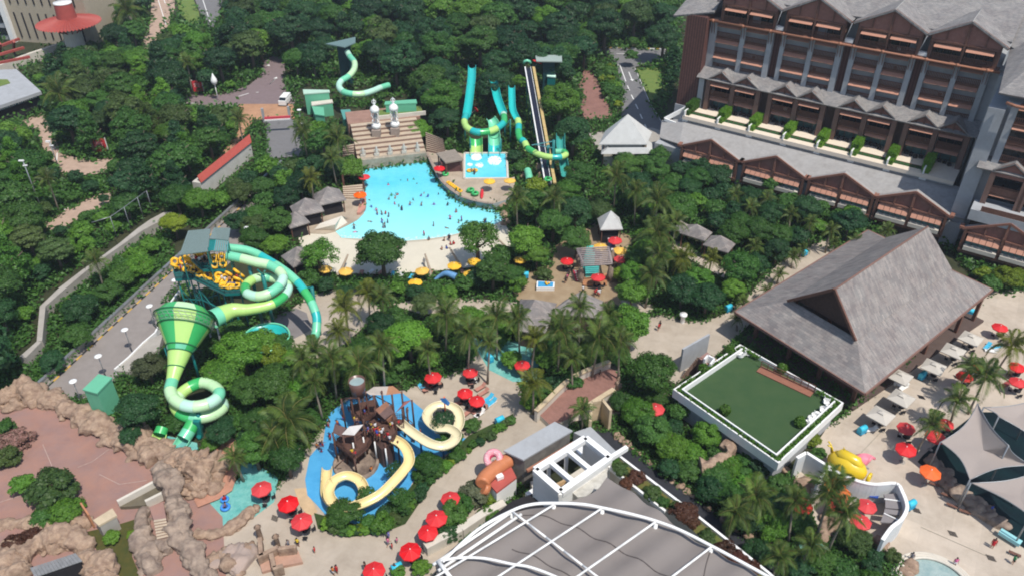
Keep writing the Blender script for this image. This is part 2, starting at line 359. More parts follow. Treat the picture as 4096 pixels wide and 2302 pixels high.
area('service_lane_dark',P(t23,[(840,-30),(1000,-10),(1190,170),(1620,480),(2110,860),(2640,1280),(2640,1500),(2150,1180),(1700,800),(1160,330),(900,120)]),mat('asphalt_painted_shade',(.028,.029,.035),.9,.2,1))  # the shade lying on this lane is put into its near-black asphalt colour
area('path_villa',P(o,[(1690,600),(1770,640),(1840,690),(1820,700),(1740,655),(1690,625)]),deckm)
area('grass_olive_slope',P(t03,[(880,1000),(1190,930),(1380,870),(1360,1000),(1330,1250),(1420,1460),(1120,1470),(1110,1300),(980,1200)]),mat('olive_grass',(.085,.075,.018),.95,.3,1.5,c2=(.05,.06,.015)))
area('terracotta_island',P(t03,[(2040,280),(2110,190),(2215,50),(2320,40),(2405,120),(2425,330),(2340,600),(2200,690),(1995,770),(1960,700),(2000,400)]),stain(mat('terracotta_rock_floor',(.42,.21,.14),.9,.15,.8),.3,.5),z=.35)
# service road on the left with kerb blocks and parapet
A=o(92,985); B=o(642,478); d=(B-A).normalized(); nr=Vector((d.y,-d.x,0)); Lr=(B-A).length
area('road_service',[A,B+d*12,B+d*12+nr*9.5,A+nr*9.5],stain(mat('service_asphalt',(.255,.225,.205),.9,.06,.8),.25,.3),kp=False)
KEEP.append([(88,985),(605,505),(632,512),(600,575),(470,640),(440,720),(400,770),(395,830),(340,890),(290,950),(200,1000)])
for i in range(int(Lr/1.3)): pass
kb=thing('road_kerb','yellow and black striped kerb along the service road parapet','kerb',(A+nr*.9))
kg=[G(),G()]
for gg in kg: gg.box((0,0,.09),(1.22,.26,.18))
kme=[mesh('kerb_block',kg[0],mat('kerb_yellow',(.55,.33,.06),.7,.15,2)),mesh('kerb_block',kg[1],mat('kerb_black',(.03,.03,.03),.8,.2,2))]
ang=math.atan2(d.y,d.x)
for i in range(int(Lr/1.25)): link('kerb_block',kme[i%2],kb,tuple(d*(i*1.25+.6)),ang)
pr=thing('road_parapet','long pale grey parapet edging the service road above the wood','wall',A)
g=G(); g.beam(A+Vector((0,0,-.6)),B+d*12+Vector((0,0,-.6)),.35,3.0); part(pr,'wall',g,M['concrete'])
g=G(); g.beam(A+Vector((0,0,1.05)),B+d*12+Vector((0,0,1.05)),.5,.25); part(pr,'coping',g,M['metal'])
# kerb on the hotel road, upper side
kb=thing('road_kerb','white and yellow kerb along the top edge of the hotel road','kerb',t20(845,478))
a,b=t20(845,478),t20(1545,500); n=22
g=G(); g.box((0,0,.12),((b-a).length/n*.98,.4,.25)); me1=mesh('kerb_block',g,M['white'])
g=G(); g.box((0,0,.12),((b-a).length/n*.98,.4,.25)); me2=mesh('kerb_block',g,MATS['kerb_yellow'])
for i in range(n): link('kerb_block',me2 if i%3==1 else me1,kb,tuple((b-a)*((i+.5)/n)),math.atan2((b-a).y,(b-a).x))
# garden retaining wall on the left
pts=[(50,895),(92,858),(100,770),(150,722),(205,680),(262,640),(300,612),(345,575),(378,552),(412,534),(432,532)]
g=G(); pp=P(o,pts,2.0)
wallw=[2,1.4,1.6,2.2,1.6,1.3,1.6,2.6,4,6,7]
for i in range(len(pp)-1):
    a,b=pp[i],pp[i+1]; dd=(b-a).normalized(); x=Vector((dd.y,-dd.x,0))
    g.prism([a-dd*.05,b+dd*.05,b+dd*.05+x*wallw[i+1]*.55,a-dd*.05+x*wallw[i]*.55],-.3,2.0+.002*i)
KEEP.append([(x-12,y-12) for x,y in pts]+[(x+18,y+20) for x,y in pts[::-1]])
solo('retaining_wall','pale grey retaining wall winding through the trees at left','wall',g,M['concrete'])
g=G(); base=P(t01,[(1180,950),(1315,852),(1445,750),(1535,680)],2.0); fr=thing('fence','tall steel fence posts with a top rail standing on the grey retaining wall','fence',base[0])
for q in base:
    g=G(); g.tube([q,q+Vector((0,0,4.6))],.07,6); part(fr,'post',g,M['metal'])
g=G(); g.tube([base[0]+Vector((-2.5,-2,4.6))]+[q+Vector((0,0,4.6)) for q in base],.06,6); part(fr,'rail',g,M['metal'])

# ---------------------------------------------------------------- wave pool
wt=watermat('pool_water',(.08,.55,.66),(.17,.67,.76),3.0,.18,.06)
n_=wt.node_tree; bs=n_.nodes['Principled BSDF']; s0=bs.inputs['Base Color'].links[0].from_socket
vo=n_.nodes.new('ShaderNodeTexVoronoi'); vo.feature='SMOOTH_F1'; vo.inputs['Scale'].default_value=.9; g0=n_.nodes.new('ShaderNodeNewGeometry'); nq=n_.nodes.new('ShaderNodeTexNoise'); nq.inputs['Scale'].default_value=.5; nq.inputs['Detail'].default_value=4
n_.links.new(g0.outputs['Position'],nq.inputs['Vector']); vm=n_.nodes.new('ShaderNodeVectorMath'); vm.operation='ADD'; n_.links.new(g0.outputs['Position'],vm.inputs[0]); n_.links.new(nq.outputs['Color'],vm.inputs[1]); n_.links.new(vm.outputs[0],vo.inputs['Vector'])
m0=n_.nodes.new('ShaderNodeMix'); m0.data_type='RGBA'; m0.blend_type='MULTIPLY'; r0_=n_.nodes.new('ShaderNodeValToRGB'); r0_.color_ramp.elements[0].color=(.86,.93,.96,1); r0_.color_ramp.elements[1].color=(1.08,1.04,1.03,1); n_.links.new(vo.outputs['Distance'],r0_.inputs[0]); m0.inputs['Factor'].default_value=1  # caustic-like light mottling painted into the water colour
n_.links.new(s0,m0.inputs['A']); n_.links.new(r0_.outputs[0],m0.inputs['B']); n_.links.new(m0.outputs['Result'],bs.inputs['Base Color']); src=bs.inputs['Base Color'].links[0].from_socket
gg=n_.nodes.new('ShaderNodeNewGeometry'); sx=n_.nodes.new('ShaderNodeSeparateXYZ'); n_.links.new(gg.outputs['Position'],sx.inputs[0])
mr=n_.nodes.new('ShaderNodeMapRange'); mr.inputs['From Min'].default_value=126; mr.inputs['From Max'].default_value=152
n_.links.new(sx.outputs['Y'],mr.inputs['Value'])
mx=n_.nodes.new('ShaderNodeMix'); mx.data_type='RGBA'; n_.links.new(mr.outputs[0],mx.inputs['Factor'])
mx.inputs['A'].default_value=(.36,.82,.82,1); n_.links.new(src,mx.inputs['B']); n_.links.new(mx.outputs['Result'],bs.inputs['Base Color'])
beach=stain(mat('sandy_beach_floor',(.60,.55,.44),.85,.05,.3),.2,.12,(.8,.74,.66))
area('beach',P(t11,[(420,890),(700,800),(800,860),(850,945),(1000,950),(1250,960),(1500,975),(1700,960),(1900,930),(2100,885),(2350,830),(2480,770),(2560,900),(2560,1180),(2300,1230),(1700,1290),(1200,1310),(760,1300),(640,1180),(440,1020)]),beach)
g=G(); rim=P(t11,[(440,1150),(640,1170),(800,1165),(1000,1190),(1300,1205),(1700,1190),(2000,1165),(2250,1120)],.02)
for i in range(len(rim)-1): g.beam(rim[i],rim[i+1],.35,.06)
struct('beach_drain',g,mat('drain_grate',(.30,.27,.21),.8,.2,3))
pool=[(1080,252),(1735,182),(1760,245),(1800,335),(1860,425),(1925,505),(2005,568),(2105,617),(2240,643),(2370,657),(2430,682),(2462,720),(2480,775),(2350,835),(2100,888),(1900,933),(1700,963),(1500,978),(1250,965),(1000,955),(860,948),(790,872),(935,800),(1022,750),(1082,690),(1110,620),(1108,560),(1096,480),(1080,400),(1072,330)]
area('wet_sand',P(t11,[(780,868),(860,950),(1000,972),(1250,985),(1500,998),(1700,982),(1900,950),(2100,905),(2350,850),(2490,785),(2400,760),(1500,900),(900,880)]),stain(mat('wet_sand',(.47,.42,.32),.5,.05,.5,spec=.4),.2,.5),z=LAYER[0]+.012,kp=False)
area('water_wave_pool',P(t11,pool),wt,z=LAYER[0]+.02)
r2=random.Random(4); rim_=[t11(x,y,0) for x,y in pool[10:21]]; g=G()
for a_,b_ in zip(rim_,rim_[1:]):
    n=int((b_-a_).length*7)
    for k in range(n):
        p=a_.lerp(b_,r2.random())+Vector((r2.gauss(0,.12),abs(r2.gauss(0,.5)),0)); s_=r2.uniform(.04,.16); g.box((p.x,p.y,LAYER[0]+.026),(s_*2.4,s_,.01),r2.uniform(-.4,.4))
struct('shore_foam',g,mat('foam',(.75,.82,.80),.6,.03,1),'stuff')
g=G()  # lane of dark inlets at the deep end
a,b=t11(1100,250,.05),t11(1725,190,.05)
for i in range(13):
    p=a+(b-a)*((i+.5)/13); g.box((p.x,p.y,.035),(.75,.28,.02),.25)
for x,y in[(1275,270),(1490,243)]: p=t11(x,y,.05); g.box((p.x,p.y,.035),(1.5,.5,.02),.25)
struct('pool_inlets',g,mat('inlet_blue',(.02,.16,.25),.5,.1,1))
# raised right deck beside the pool with its curved wall
rd=[(1715,88,1.9),(1742,140,1.8),(1800,262,1.6),(1870,378,1.5),(1960,462,1.4),(2060,530,1.3),(2180,567,1.2),(2300,592,1.1),(2385,600,1.1)]
top=[t11(x,y,1.5) for x,y,_ in rd]
back=P(t11,[(2520,560),(2570,500),(2600,430),(2600,330),(2535,350),(2095,358),(2090,100),(1900,60),(1880,0),(1780,0)],1.5)
deck=top+back
g=G(); g.prism(deck,-.1,1.5,0,1); struct('deck_pool_right',g,[deckr,stain(mat('pale_blue_wall',(.36,.40,.40),.8,.05,1),.25,.6)]); keep(deck)
g=G()
for i in range(len(top)-1): g.beam(top[i]+Vector((0,0,.05)),top[i+1]+Vector((0,0,.05)),.5,.14)
solo('deck_coping','brown stone coping along the curved right wall of the wave pool','wall',g,mat('coping_stone',(.30,.23,.19),.8,.15,2))
# back wall and terraces
bw=[t11(1050,168,2.3),t11(1715,90,2.3)]; d=(bw[1]-bw[0]).normalized(); up_=Vector((-d.y,d.x,0))
gw=G(); gw.prism([bw[0],bw[1],bw[1]+up_*1.0,bw[0]+up_*1.0],-.1,2.3)
solo('pool_wall','stained cream wall across the deep end of the wave pool','wall',gw,stain(mat('stained_wall',(.42,.37,.29),.85,.12,.9,c2=(.30,.26,.20)),.5,.8,(.5,.42,.34)))
stepm=mat('terrace_step_tan',(.46,.37,.27),.85,.1,.8); risem=mat('terrace_riser',(.24,.155,.12),.85,.1,1)
st=thing('terrace_steps','broad tan terrace steps rising behind the wave pool wall','steps',bw[0])
Ltot=(bw[1]-bw[0]).length
for i in range(8):
    a0=bw[0]+up_*(1.0+i*1.45)+d*(-.5-i*.0); g=G(); z1=2.35+i*.45
    g.prism([a0,a0+d*(Ltot+.5),a0+d*(Ltot+.5)+up_*1.45,a0+up_*1.45],0,z1,0,1); part(st,'step',g,[stepm,risem])
keep([bw[0],bw[1],bw[1]+up_*13,bw[0]+up_*13])
a0=bw[0]+up_*12.6; g=G(); g.prism([a0-d*1,a0+d*(Ltot+1),a0+d*(Ltot+1)+up_*7,a0-d*1+up_*7],0,5.6); struct('terrace_top_landing',g,pave('terrace_brick',(.34,.20,.15),(1,1)))
keep([a0,a0+d*Ltot,a0+d*Ltot+up_*5,a0+up_*5])
a1=bw[0]+up_*13.4+d*6; g=G(); g.prism([a1,a1+d*10.5,a1+d*10.5+up_*4,a1+up_*4],5.6,6.1); struct('planter_lawn',g,lawn)
g=G(); g.prism([a1-d*.4-up_*.4,a1+d*11-up_*.4,a1+d*11,a1-d*.4],5.6,6.5); solo('planter_edge','low cream edge of the grass planter between the lantern statues','wall',g,M['cream'])
# left and right stair flights
def flight(name,label,f,poly,n,z0,z1):
    """stairs: poly = front-left, front-right, back-right, back-left"""
    q=[f(x,y,z0) if i<2 else f(x,y,z1) for i,(x,y) in enumerate(poly)]; s=thing(name,label,'steps',(q[0].x,q[0].y,0))
    for i in range(n):
        t0,t1=i/n,(i+1)/n; a=q[0].lerp(q[3],t0); b=q[1].lerp(q[2],t0); c=q[1].lerp(q[2],t1); e=q[0].lerp(q[3],t1)
        g=G(); g.prism([a,b,c,e],0,z0+(z1-z0)*(i+1)/n,0,1); part(s,'step',g,[stepm,risem])
    keep([q[0],q[1],q[2],q[3]]); return s
flight('side_stairs','tan steps descending to the pool left of the cream wall',t11,[(870,150),(985,145),(985,0),(875,20)],6,2.2,4.2)
flight('side_stairs','curved tan steps right of the terraces, above the deck roof',V(1024,0,2.514),[(1712,1520),(1910,1560),(1880,1400),(1705,1330)],9,1.6,5.0)
flight('side_stairs','tan steps under the creeper covered pergola beside the pool',t11,[(880,545),(1075,555),(1070,405),(872,425)],6,.3,1.4)
# left deck
ld=P(t11,[(1075,430),(1095,500),(1108,570),(1108,630),(1080,700),(1020,760),(930,810),(790,878),(700,900),(430,890),(480,800),(640,740),(780,650),(880,560),(870,430)],.25)
g=G(); g.prism(ld,-.05,.25); struct('deck_pool_left',g,deckr); keep(ld)
# splash pool
g=G(); sp=P(t11,[(2098,100),(2520,98),(2532,352),(2095,356)],1.5); area('water_splash_pool',sp,MATS['pool_water'],z=1.56)
for a,b in zip(sp,sp[1:]+sp[:1]): g.beam(a+Vector((0,0,.12)),b+Vector((0,0,.12)),.45,.35)
solo('pool_edge','tan stone rim of the small splash pool under the tube slides','wall',g,M['cream'])
g=G()
r2=random.Random(3)
for cx,cy,rad,kk in [(2215,130,1.3,60),(2400,165,1.7,80),(2245,210,1.0,18),(2150,205,.6,12)]:
    c=t11(cx,cy,1.6)
    for i in range(kk*9):
        a=r2.uniform(0,6.3); rr=rad*r2.random()**.8*.9; s=r2.uniform(.03,.13)
        g.lathe((c.x+rr*math.cos(a),c.y+rr*1.5*math.sin(a),1.555),[(s*1.3,0),(s*.8,s*.5),(.01,s*.7)],5)
struct('foam_splash',g,M['white'],'stuff')
# river, lagoons, round pool
rv=watermat('river_water',(.10,.36,.33),(.22,.50,.44),2.2,.9,.8)
area('water_lazy_river',P(o,[(470,1275),(500,1262),(560,1240),(600,1205),(606,1165),(616,1150),(640,1165),(700,1200),(690,1262),(640,1300),(600,1320),(560,1340),(480,1332)]),rv,z=.06)
area('water_slide_landing',P(t03,[(1630,130),(1700,60),(1990,130),(2000,190),(1900,250),(1750,210)]),rv,z=.5)
area('water_lagoon',P(o,[(1180,850),(1350,860),(1360,960),(1290,960),(1230,930),(1200,880)]),rv,z=.07)
area('water_lagoon_right',P(t33,[(300,1100),(500,1080),(620,1150),(560,1300),(350,1250)]),rv,z=.07)
rp_=t33(1680,1560); ring=[Vector((rp_.x+3.6*math.cos(i*math.pi/24),rp_.y+3.6*math.sin(i*math.pi/24),0)) for i in range(48)]
area('water_round_pool',ring,watermat('round_pool_water',(.24,.34,.33),(.36,.44,.41),2.5,.6,1.2),z=.25)
g=G()
for rr,zz in((3.75,.4),(4.15,.28),(4.55,.14)): g.tube([(rp_.x+rr*math.cos(i*math.pi/24),rp_.y+rr*math.sin(i*math.pi/24),zz) for i in range(48)],.2,6,closed=True)
solo('pool_edge','stepped cream stone ring round the pool at the lower right corner','wall',g,M['cream'])
# children's water play floor
area('pool_floor_blue',P(zC,[(430,1460),(190,1180),(110,1100),(90,960),(130,760),(250,620),(270,480),(300,380),(420,290),(560,215),(780,170),(930,190),(1130,355),(1120,420),(1240,560),(1500,600),(1400,700),(1290,760),(1120,800),(1000,1050),(860,1160),(740,1230),(790,1290),(640,1340),(520,1420)]),stain(mat('blue_play_floor',(.06,.31,.58),.45,.06,.5,c2=(.09,.38,.66),spec=.5),.2,.3,(.55,.7,.8)),z=LAYER[0]+.01)
area('boardwalk',P(t13,[(385,570),(510,560),(560,680),(620,800),(540,860),(440,740)]),mat('sand_boards',(.52,.37,.22),.8,.1,1),kp=False)
# ================================================================ hotel: local frame x = along the facade, y = into the building
HA=Vector((.827,-.563,0)); HN=Vector((.563,.827,0)); HROT=math.atan2(-.563,.827); HO=HN*150.19
def hw(s,k,z=0): return HA*s+HN*(k+150.19)+Vector((0,0,z))
hotel=thing('hotel_building','large hotel with grey gabled roofs, brown timber balconies and stepped garden terraces','building',HO,HROT)
def hp(name,g,m,parent=None,label=None):
    ob=link(name,mesh(name,g,m),parent or hotel)
    if label: ob['label']=label
    return ob
MG=M['render_grey']; WD=M['wood']; WL=M['woodlight']; SH=M['shingle']
battens=mat('brown_cladding',(.135,.06,.048),.7,.2,2)
n_=battens.node_tree; b_=n_.nodes['Principled BSDF']; src=b_.inputs['Base Color'].links[0].from_socket
tc=n_.nodes.new('ShaderNodeTexCoord'); wv=n_.nodes.new('ShaderNodeTexWave'); wv.bands_direction='X'; wv.inputs['Scale'].default_value=.55; wv.inputs['Distortion'].default_value=.4
n_.links.new(tc.outputs['Object'],wv.inputs['Vector']); mx=n_.nodes.new('ShaderNodeMix'); mx.data_type='RGBA'; mx.blend_type='MULTIPLY'; mx.inputs['Factor'].default_value=.5
n_.links.new(src,mx.inputs['A']); n_.links.new(wv.outputs['Color'],mx.inputs['B']); n_.links.new(mx.outputs['Result'],b_.inputs['Base Color'])
CLAD=battens
# body
g=G(); g.box((-34.5,29,13.7),(55.5,22,27.4)); g.box((-34.5,24.3,4.6),(55.5,13.2,9.2)); hp('wall',g,MG)
g=G(); g.box((-64.4,27.4,19),(4.6,26,20)); g.box((-64.4,24,19),(3.9,19,20.2)); hp('wall_cladding',g,CLAD,label='brown timber clad end tower of the hotel')
g=G(); g.box((-64.4,27.4,4.5),(5.0,26.4,9.0)); hp('wall_base',g,MG)
# upper facade: columns, dark stripes, balconies of three storeys
cols=[(-61.3,1.5),(-54.7,1.0),(-48.8,1.1),(-46.1,.9),(-40.3,1.0),(-34.7,1.1),(-32.1,1.0),(-26.6,1.0),(-21.2,1.0),(-18.7,.9),(-13.3,.9),(-8.2,1.0)]
gme={}; crng=random.Random(99); CUR=[mat('curtain_cream',(.50,.45,.37),.9,.1,3),mat('curtain_grey',(.22,.23,.25),.9,.1,3),mat('curtain_brown',(.24,.15,.10),.9,.1,3)]
def balcony(s0,s1,k,z,h,side=-1,awn=True,glassm=None,depth=1.9):
    """one balcony bay: recess with window, floor slab, slatted rail, awning"""
    L=s1-s0; c=(s0+s1)/2
    w_=hp('window',G().box((c,k+depth,z+h/2),(L,.1,h)),glassm or M['glass'])
    if depth<2.5 and crng.random()<.55:
        cw=L*crng.uniform(.15,.4); cx=s0+.1+cw/2 if crng.random()<.5 else s1-.1-cw/2; hp('curtain',G().box((cx,k+depth-.07,z+h/2-.1),(cw,.03,h-.5)),crng.choice(CUR))
    if crng.random()<.45: hp('balcony_chair',G().box((crng.uniform(s0+.6,s1-.6),k+.8,z+.35),(.55,.55,.5),crng.random()),crng.choice([M['cream'],M['wood'],M['dark']]))
    fg=G()
    for q in (.02,.35,.66,.98): fg.box((s0+L*q,k+depth-.09,z+h/2),(.09,.08,h))
    fg.box((c,k+depth-.09,z+h-.12),(L,.08,.24)); link('frame',mesh('frame',fg,WD),w_)
    hp('balcony_slab',G().box((c,k+depth/2-.05,z-.13),(L,depth+.1,.26)),WD)
    rg=G(); rg.box((c,k+.06,z+1.1),(L,.12,.1)); rg.box((c,k+.06,z+.12),(L,.08,.08))
    n=int(L/.28)
    for i in range(n): rg.box((s0+(i+.5)*L/n,k+.06,z+.6),(.15,.05,.95))
    hp('railing',rg,M['wood'])
    if awn:
        ag=G(); ag.slab([(s0+.1,k+1.0,z+h-.05),(s1-.1,k+1.0,z+h-.05),(s1-.1,k-.95,z+h-.9),(s0+.1,k-.95,z+h-.9)],.06); hp('awning',ag,M['awning'])
bays=[(i,i+1) for i in (0,1,3,4,6,7,9,10)]
for i,j in bays:
    s0=cols[i][0]+cols[i][1]/2; s1=cols[j][0]-cols[j][1]/2
    for f_ in range(3): balcony(s0,s1,17.25,17.9+f_*3.4,3.4)
for s,w_ in cols:
    hp('column',G().box((s,17.4,22.9),(w_,1.3,10.6)),M['render_grey'])
    bg=G()
    for q in(-.28,.28): bg.beam((s+q,16.9,25.0),(s+q,16.1,28.0),.12,.12)
    hp('bracket',bg,WD)
for s in (-47.45,-33.4,-19.95): hp('wall_panel',G().box((s,18.2,22.9),(1.8,.6,10.6)),CLAD)
hp('wall_panel',G().box((-6.2,19,22.9),(3.0,2.6,10.8)),MG)
# orange pipe beam and pod floor
g=G(); g.tube([(-62.6,15.9,28.25),(-6.2,15.9,28.25)],.24,8); hp('beam',g,WL,label='orange timber beam along the upper facade')
for s,_ in cols: hp('beam_joint',G().tube([(s-.22,15.9,28.25),(s+.22,15.9,28.25)],.36,8),WL)
hp('ledge',G().box((-34.3,17.1,28.35),(55.6,2.1,.35)),WD)
# top gables
def gable_face(c,hw_,k,z0,ze,zp,trim=WD,panel=None,wl=11.6):
    """timber gable: wall panels, framing, bargeboards"""
    g=G(); x0,x1=c-wl/2,c+wl/2; zt=ze+(zp-ze)*(1-wl/2/hw_)
    g.add([(x0,k,ze-.6),(x1,k,ze-.6),(x1,k,zt-.25),(c,k,zp-.3),(x0,k,zt-.25)],[(0,1,2,3,4)]); hp('gable_panel',g,panel or mat('gable_boards',(.27,.125,.095),.7,.15,2))
    t=G()
    for s in(-1,1): t.beam((c,k-.25,zp-.12),(c+s*hw_,k-.25,ze-.12),.3,.5)
    t.beam((x0,k-.14,ze-.7),(x1,k-.14,ze-.7),.25,.35); t.beam((c,k-.14,z0),(c,k-.14,zp-.3),.35,.28)
    for q in(-.5,.5):
        t.beam((c+q*hw_*.95,k-.12,ze-.6),(c+q*hw_*.95,k-.12,ze+(zp-ze)*.42),.22,.2)
    hp('gable_frame',t,trim)
peaks=[-54.0,-40.4,-26.3,-13.1]
for c in peaks:
    x0,x1=c-5.75,c+5.75
    hp('wall',G().box((c,21.9,29.9),(11.4,6.0,4.2)),WD)
    for s0,s1 in((x0+.6,c-.3),(c+.3,x1-.6)): balcony(s0,s1,16.4,28.55,3.3,depth=1.6)
    for s in(x0+.15,x1-.15): hp('column',G().box((s,17.2,30.5),(.7,1.5,4.2)),WD)
    gable_face(c,7.0,16.3,28.6,32.6,36.2)
    # gable roof
    g=G()
    for s in(-1,1):
        g.slab([(c,15.7,36.35),(c,25,36.35),(c+s*6.9,25,32.75),(c+s*6.9,15.7,32.75)][::s],.32)
    hp('roof',g,SH)
for s in(-47.2,-33.3,-19.7):
    hp('wall_recess',G().box((s,19.8,30.6),(2.2,.2,4.4)),MG)
    g=G(); g.box((s,16.9,28.95),(1.5,1.0,.7)); hp('air_conditioner',g,M['white'])
    g=G(); g.tube([(s,15.6,32.6),(s-.9,16.1,28.4)],.06,6); hp('gutter_pipe',g,MG)
# main roof
g=G(); g.slab([(-69.5,13.5,28.6),(-61.3,15.6,30.2),(-61.3,33,37.4),(-69.5,33,34.6)],.35)
g.slab([(-61.4,18.5,33.2),(-6.1,18.5,33.2),(-6.1,33,38.2),(-61.4,33,38.2)],.35)
g.slab([(-6.1,33,38.2),(-61.4,33,38.2),(-61.4,47,30),(-6.1,47,30)],.35)
g.slab([(-6.1,18.5,32.4),(-.6,15,31.0),(6,20,35.5),(-6.1,33,38.2)],.35)
hp('roof',g,SH,label='long grey shingle main roof of the hotel')
g=G()
for c in peaks: g.tube([(c,15.3,36.4),(c,25,36.4)],.08,6)
hp('roof_flashing',g,mat('lead_flashing',(.36,.35,.33),.7,.1,2))
# lower two storeys with small gables
pk=[-56.8,-51.2,-42.9,-37.4,-28.9,-23.5,-15.6,-10.3]
for i,c in enumerate(pk):
    hwid=2.85
    for f_ in range(2):
        balcony(c-2.2,c+2.2,14.1,9.45+f_*3.4,3.4,awn=True,glassm=M['glass_teal'] if f_==0 else M['glass'],depth=2.6) if f_ else None
    w_=hp('window',G().box((c,16.6,11.1),(4.4,.1,3.3)),M['glass_teal'],label='teal glass terrace doors')
    fg=G()
    for q in(-2.1,-.9,.9,2.1): fg.box((c+q,16.5,11.1),(.1,.1,3.3))
    link('frame',mesh('frame',fg,WD),w_)
    ag=G(); ag.slab([(c-2.1,15,12.6),(c+2.1,15,12.6),(c+2.1,13.9,11.9),(c-2.1,13.9,11.9)],.06); hp('awning',ag,M['awning'])
    r2=random.Random(i)
    for q in range(4): hp('terrace_seat',G().box((c-1.6+q*.95,r2.uniform(14.5,15.8),9.75),(.6,.6,.7),r2.random()),M['dark'])
    gable_face(c,2.85,14.0,16,16.5,18.6,wl=5.0)
    g=G()
    for s in(-1,1): g.slab([(c,13.3,18.75),(c,17.3,18.75),(c+s*2.9,17.3,16.75),(c+s*2.9,13.3,16.75)][::s],.2)
    hp('roof',g,SH)
for c in [p-2.8 for p in pk]+[p+2.8 for p in pk[1::2]]: hp('column',G().box((c,14.4,12.9),(.95,1.3,7.0)),mat('brown_pier',(.17,.10,.078),.7,.12,1.5))
for c in(-47.05,-33.15,-19.55): hp('wall_panel',G().box((c,15.6,13),(2.4,.6,7.2)),M['wooddark'])
g=G(); g.slab([(-62.3,13.2,16.6),(-5.6,13.2,16.6),(-5.6,17.4,18.35),(-62.3,17.4,18.35)],.25); hp('roof',g,SH,label='narrow grey lean-to roof above the terrace rooms')
hp('wall',G().box((-61.3,15.4,12.9),(1.2,2.6,7.2)),MG)
# terraces
hp('terrace_deck',G().box((-34.6,12.3,9.0),(55.4,8.6,.8)),mat('cream_terrace',(.70,.60,.48),.8,.04,1))
hp('wall',G().box((-35,9.3,6.9),(56.2,1.3,3.4)),MG)
divs=[-61.9,-54.3,-47.3,-39.9,-32.9,-26.1,-19.2,-12.5]
hedge=leafmat('hedge_leaf',(.05,.12,.012),(.12,.24,.03),.25)
def leafbox(g,c,d,n,r,s=.22):
    for i in range(n):
        f_=r.choice([0,0,1,2,2]) ; p=Vector((r.uniform(-.5,.5),r.uniform(-.5,.5),r.uniform(-.5,.5)))
        if f_==0: p.z=.5
        elif f_==1: p.x=r.choice((-.5,.5))
        else: p.y=-.5 if r.random()<.75 else .5
        p=Vector((p.x*d[0],p.y*d[1],p.z*d[2]))*r.uniform(.9,1.06)+Vector(c)
        a=Vector((r.gauss(0,1),r.gauss(0,1),r.gauss(0,1))).normalized(); b=a.orthogonal().normalized(); q=a.cross(b)
        g.add([p+b*s,p+q*s*.6,p-b*s,p-q*s*.6],[(0,1,2,3)])
    g.box(c,(d[0]*.93,d[1]*.96,d[2]*.96))
for i,s in enumerate(divs):
    hp('terrace_wall',G().box((s,10.7,9.8),(.28,5.4,1.5)),M['white'])
    if i<7 or True:
        e=divs[i+1] if i<7 else None
        if e:
            hp('terrace_lawn',G().box(((s+e)/2+.1,10.55,9.43),(e-s-1.1,1.5,.1)),mat('dark_turf',(.025,.075,.022),.95,.12,2))
            hp('planter',G().box(((s+e)/2+.1,9.35,9.05),(e-s-1.2,1.0,.5)),mat('gravel_planter',(.13,.105,.075),.95,.25,6))
            hp('planter_rim',G().box(((s+e)/2+.1,8.72,8.62),(e-s-1.2,.16,.25)),M['white'])
            rg=G(); rg.box(((s+e)/2,9.9,10.05),(e-s-1.2,.07,.08))
            for q in range(6): rg.box((s+.8+q*(e-s-1.6)/5,9.9,9.75),(.06,.06,.6))
            hp('railing',rg,WD)
    hp('pillar',G().box((s+.15,8.95,8.1),(1.25,.95,1.5)),M['white'])
    h=G(); r2=random.Random(40+i); leafbox(h,(0,.1,1.05),(1.6,4.4,2.1),2200,r2,.14); leafbox(h,(.1,-2.7,.5),(1.3,1.2,1.1),300,r2,.14)
    hd=link('hedge',mesh('hedge',h,hedge)); hd.location=hw(s+.15,11.9,9.4); hd.rotation_euler=(0,0,HROT)
    hd.color=(1.5,1.5,1.0,1) if i else (.6,.7,.7,1)
    rep(hd,'clipped bright green hedge dividing the hotel terraces','hedge','hedges between the hotel terraces',hw(s,11.9,10))
g=G(); g.beam((-66.6,8.6,7.2),(-62.6,12.0,10.0),.35,.9); g.beam((-66.6,8.6,7.2),(-62.2,8.0,7.0),.35,.6); hp('parapet',g,M['white'])
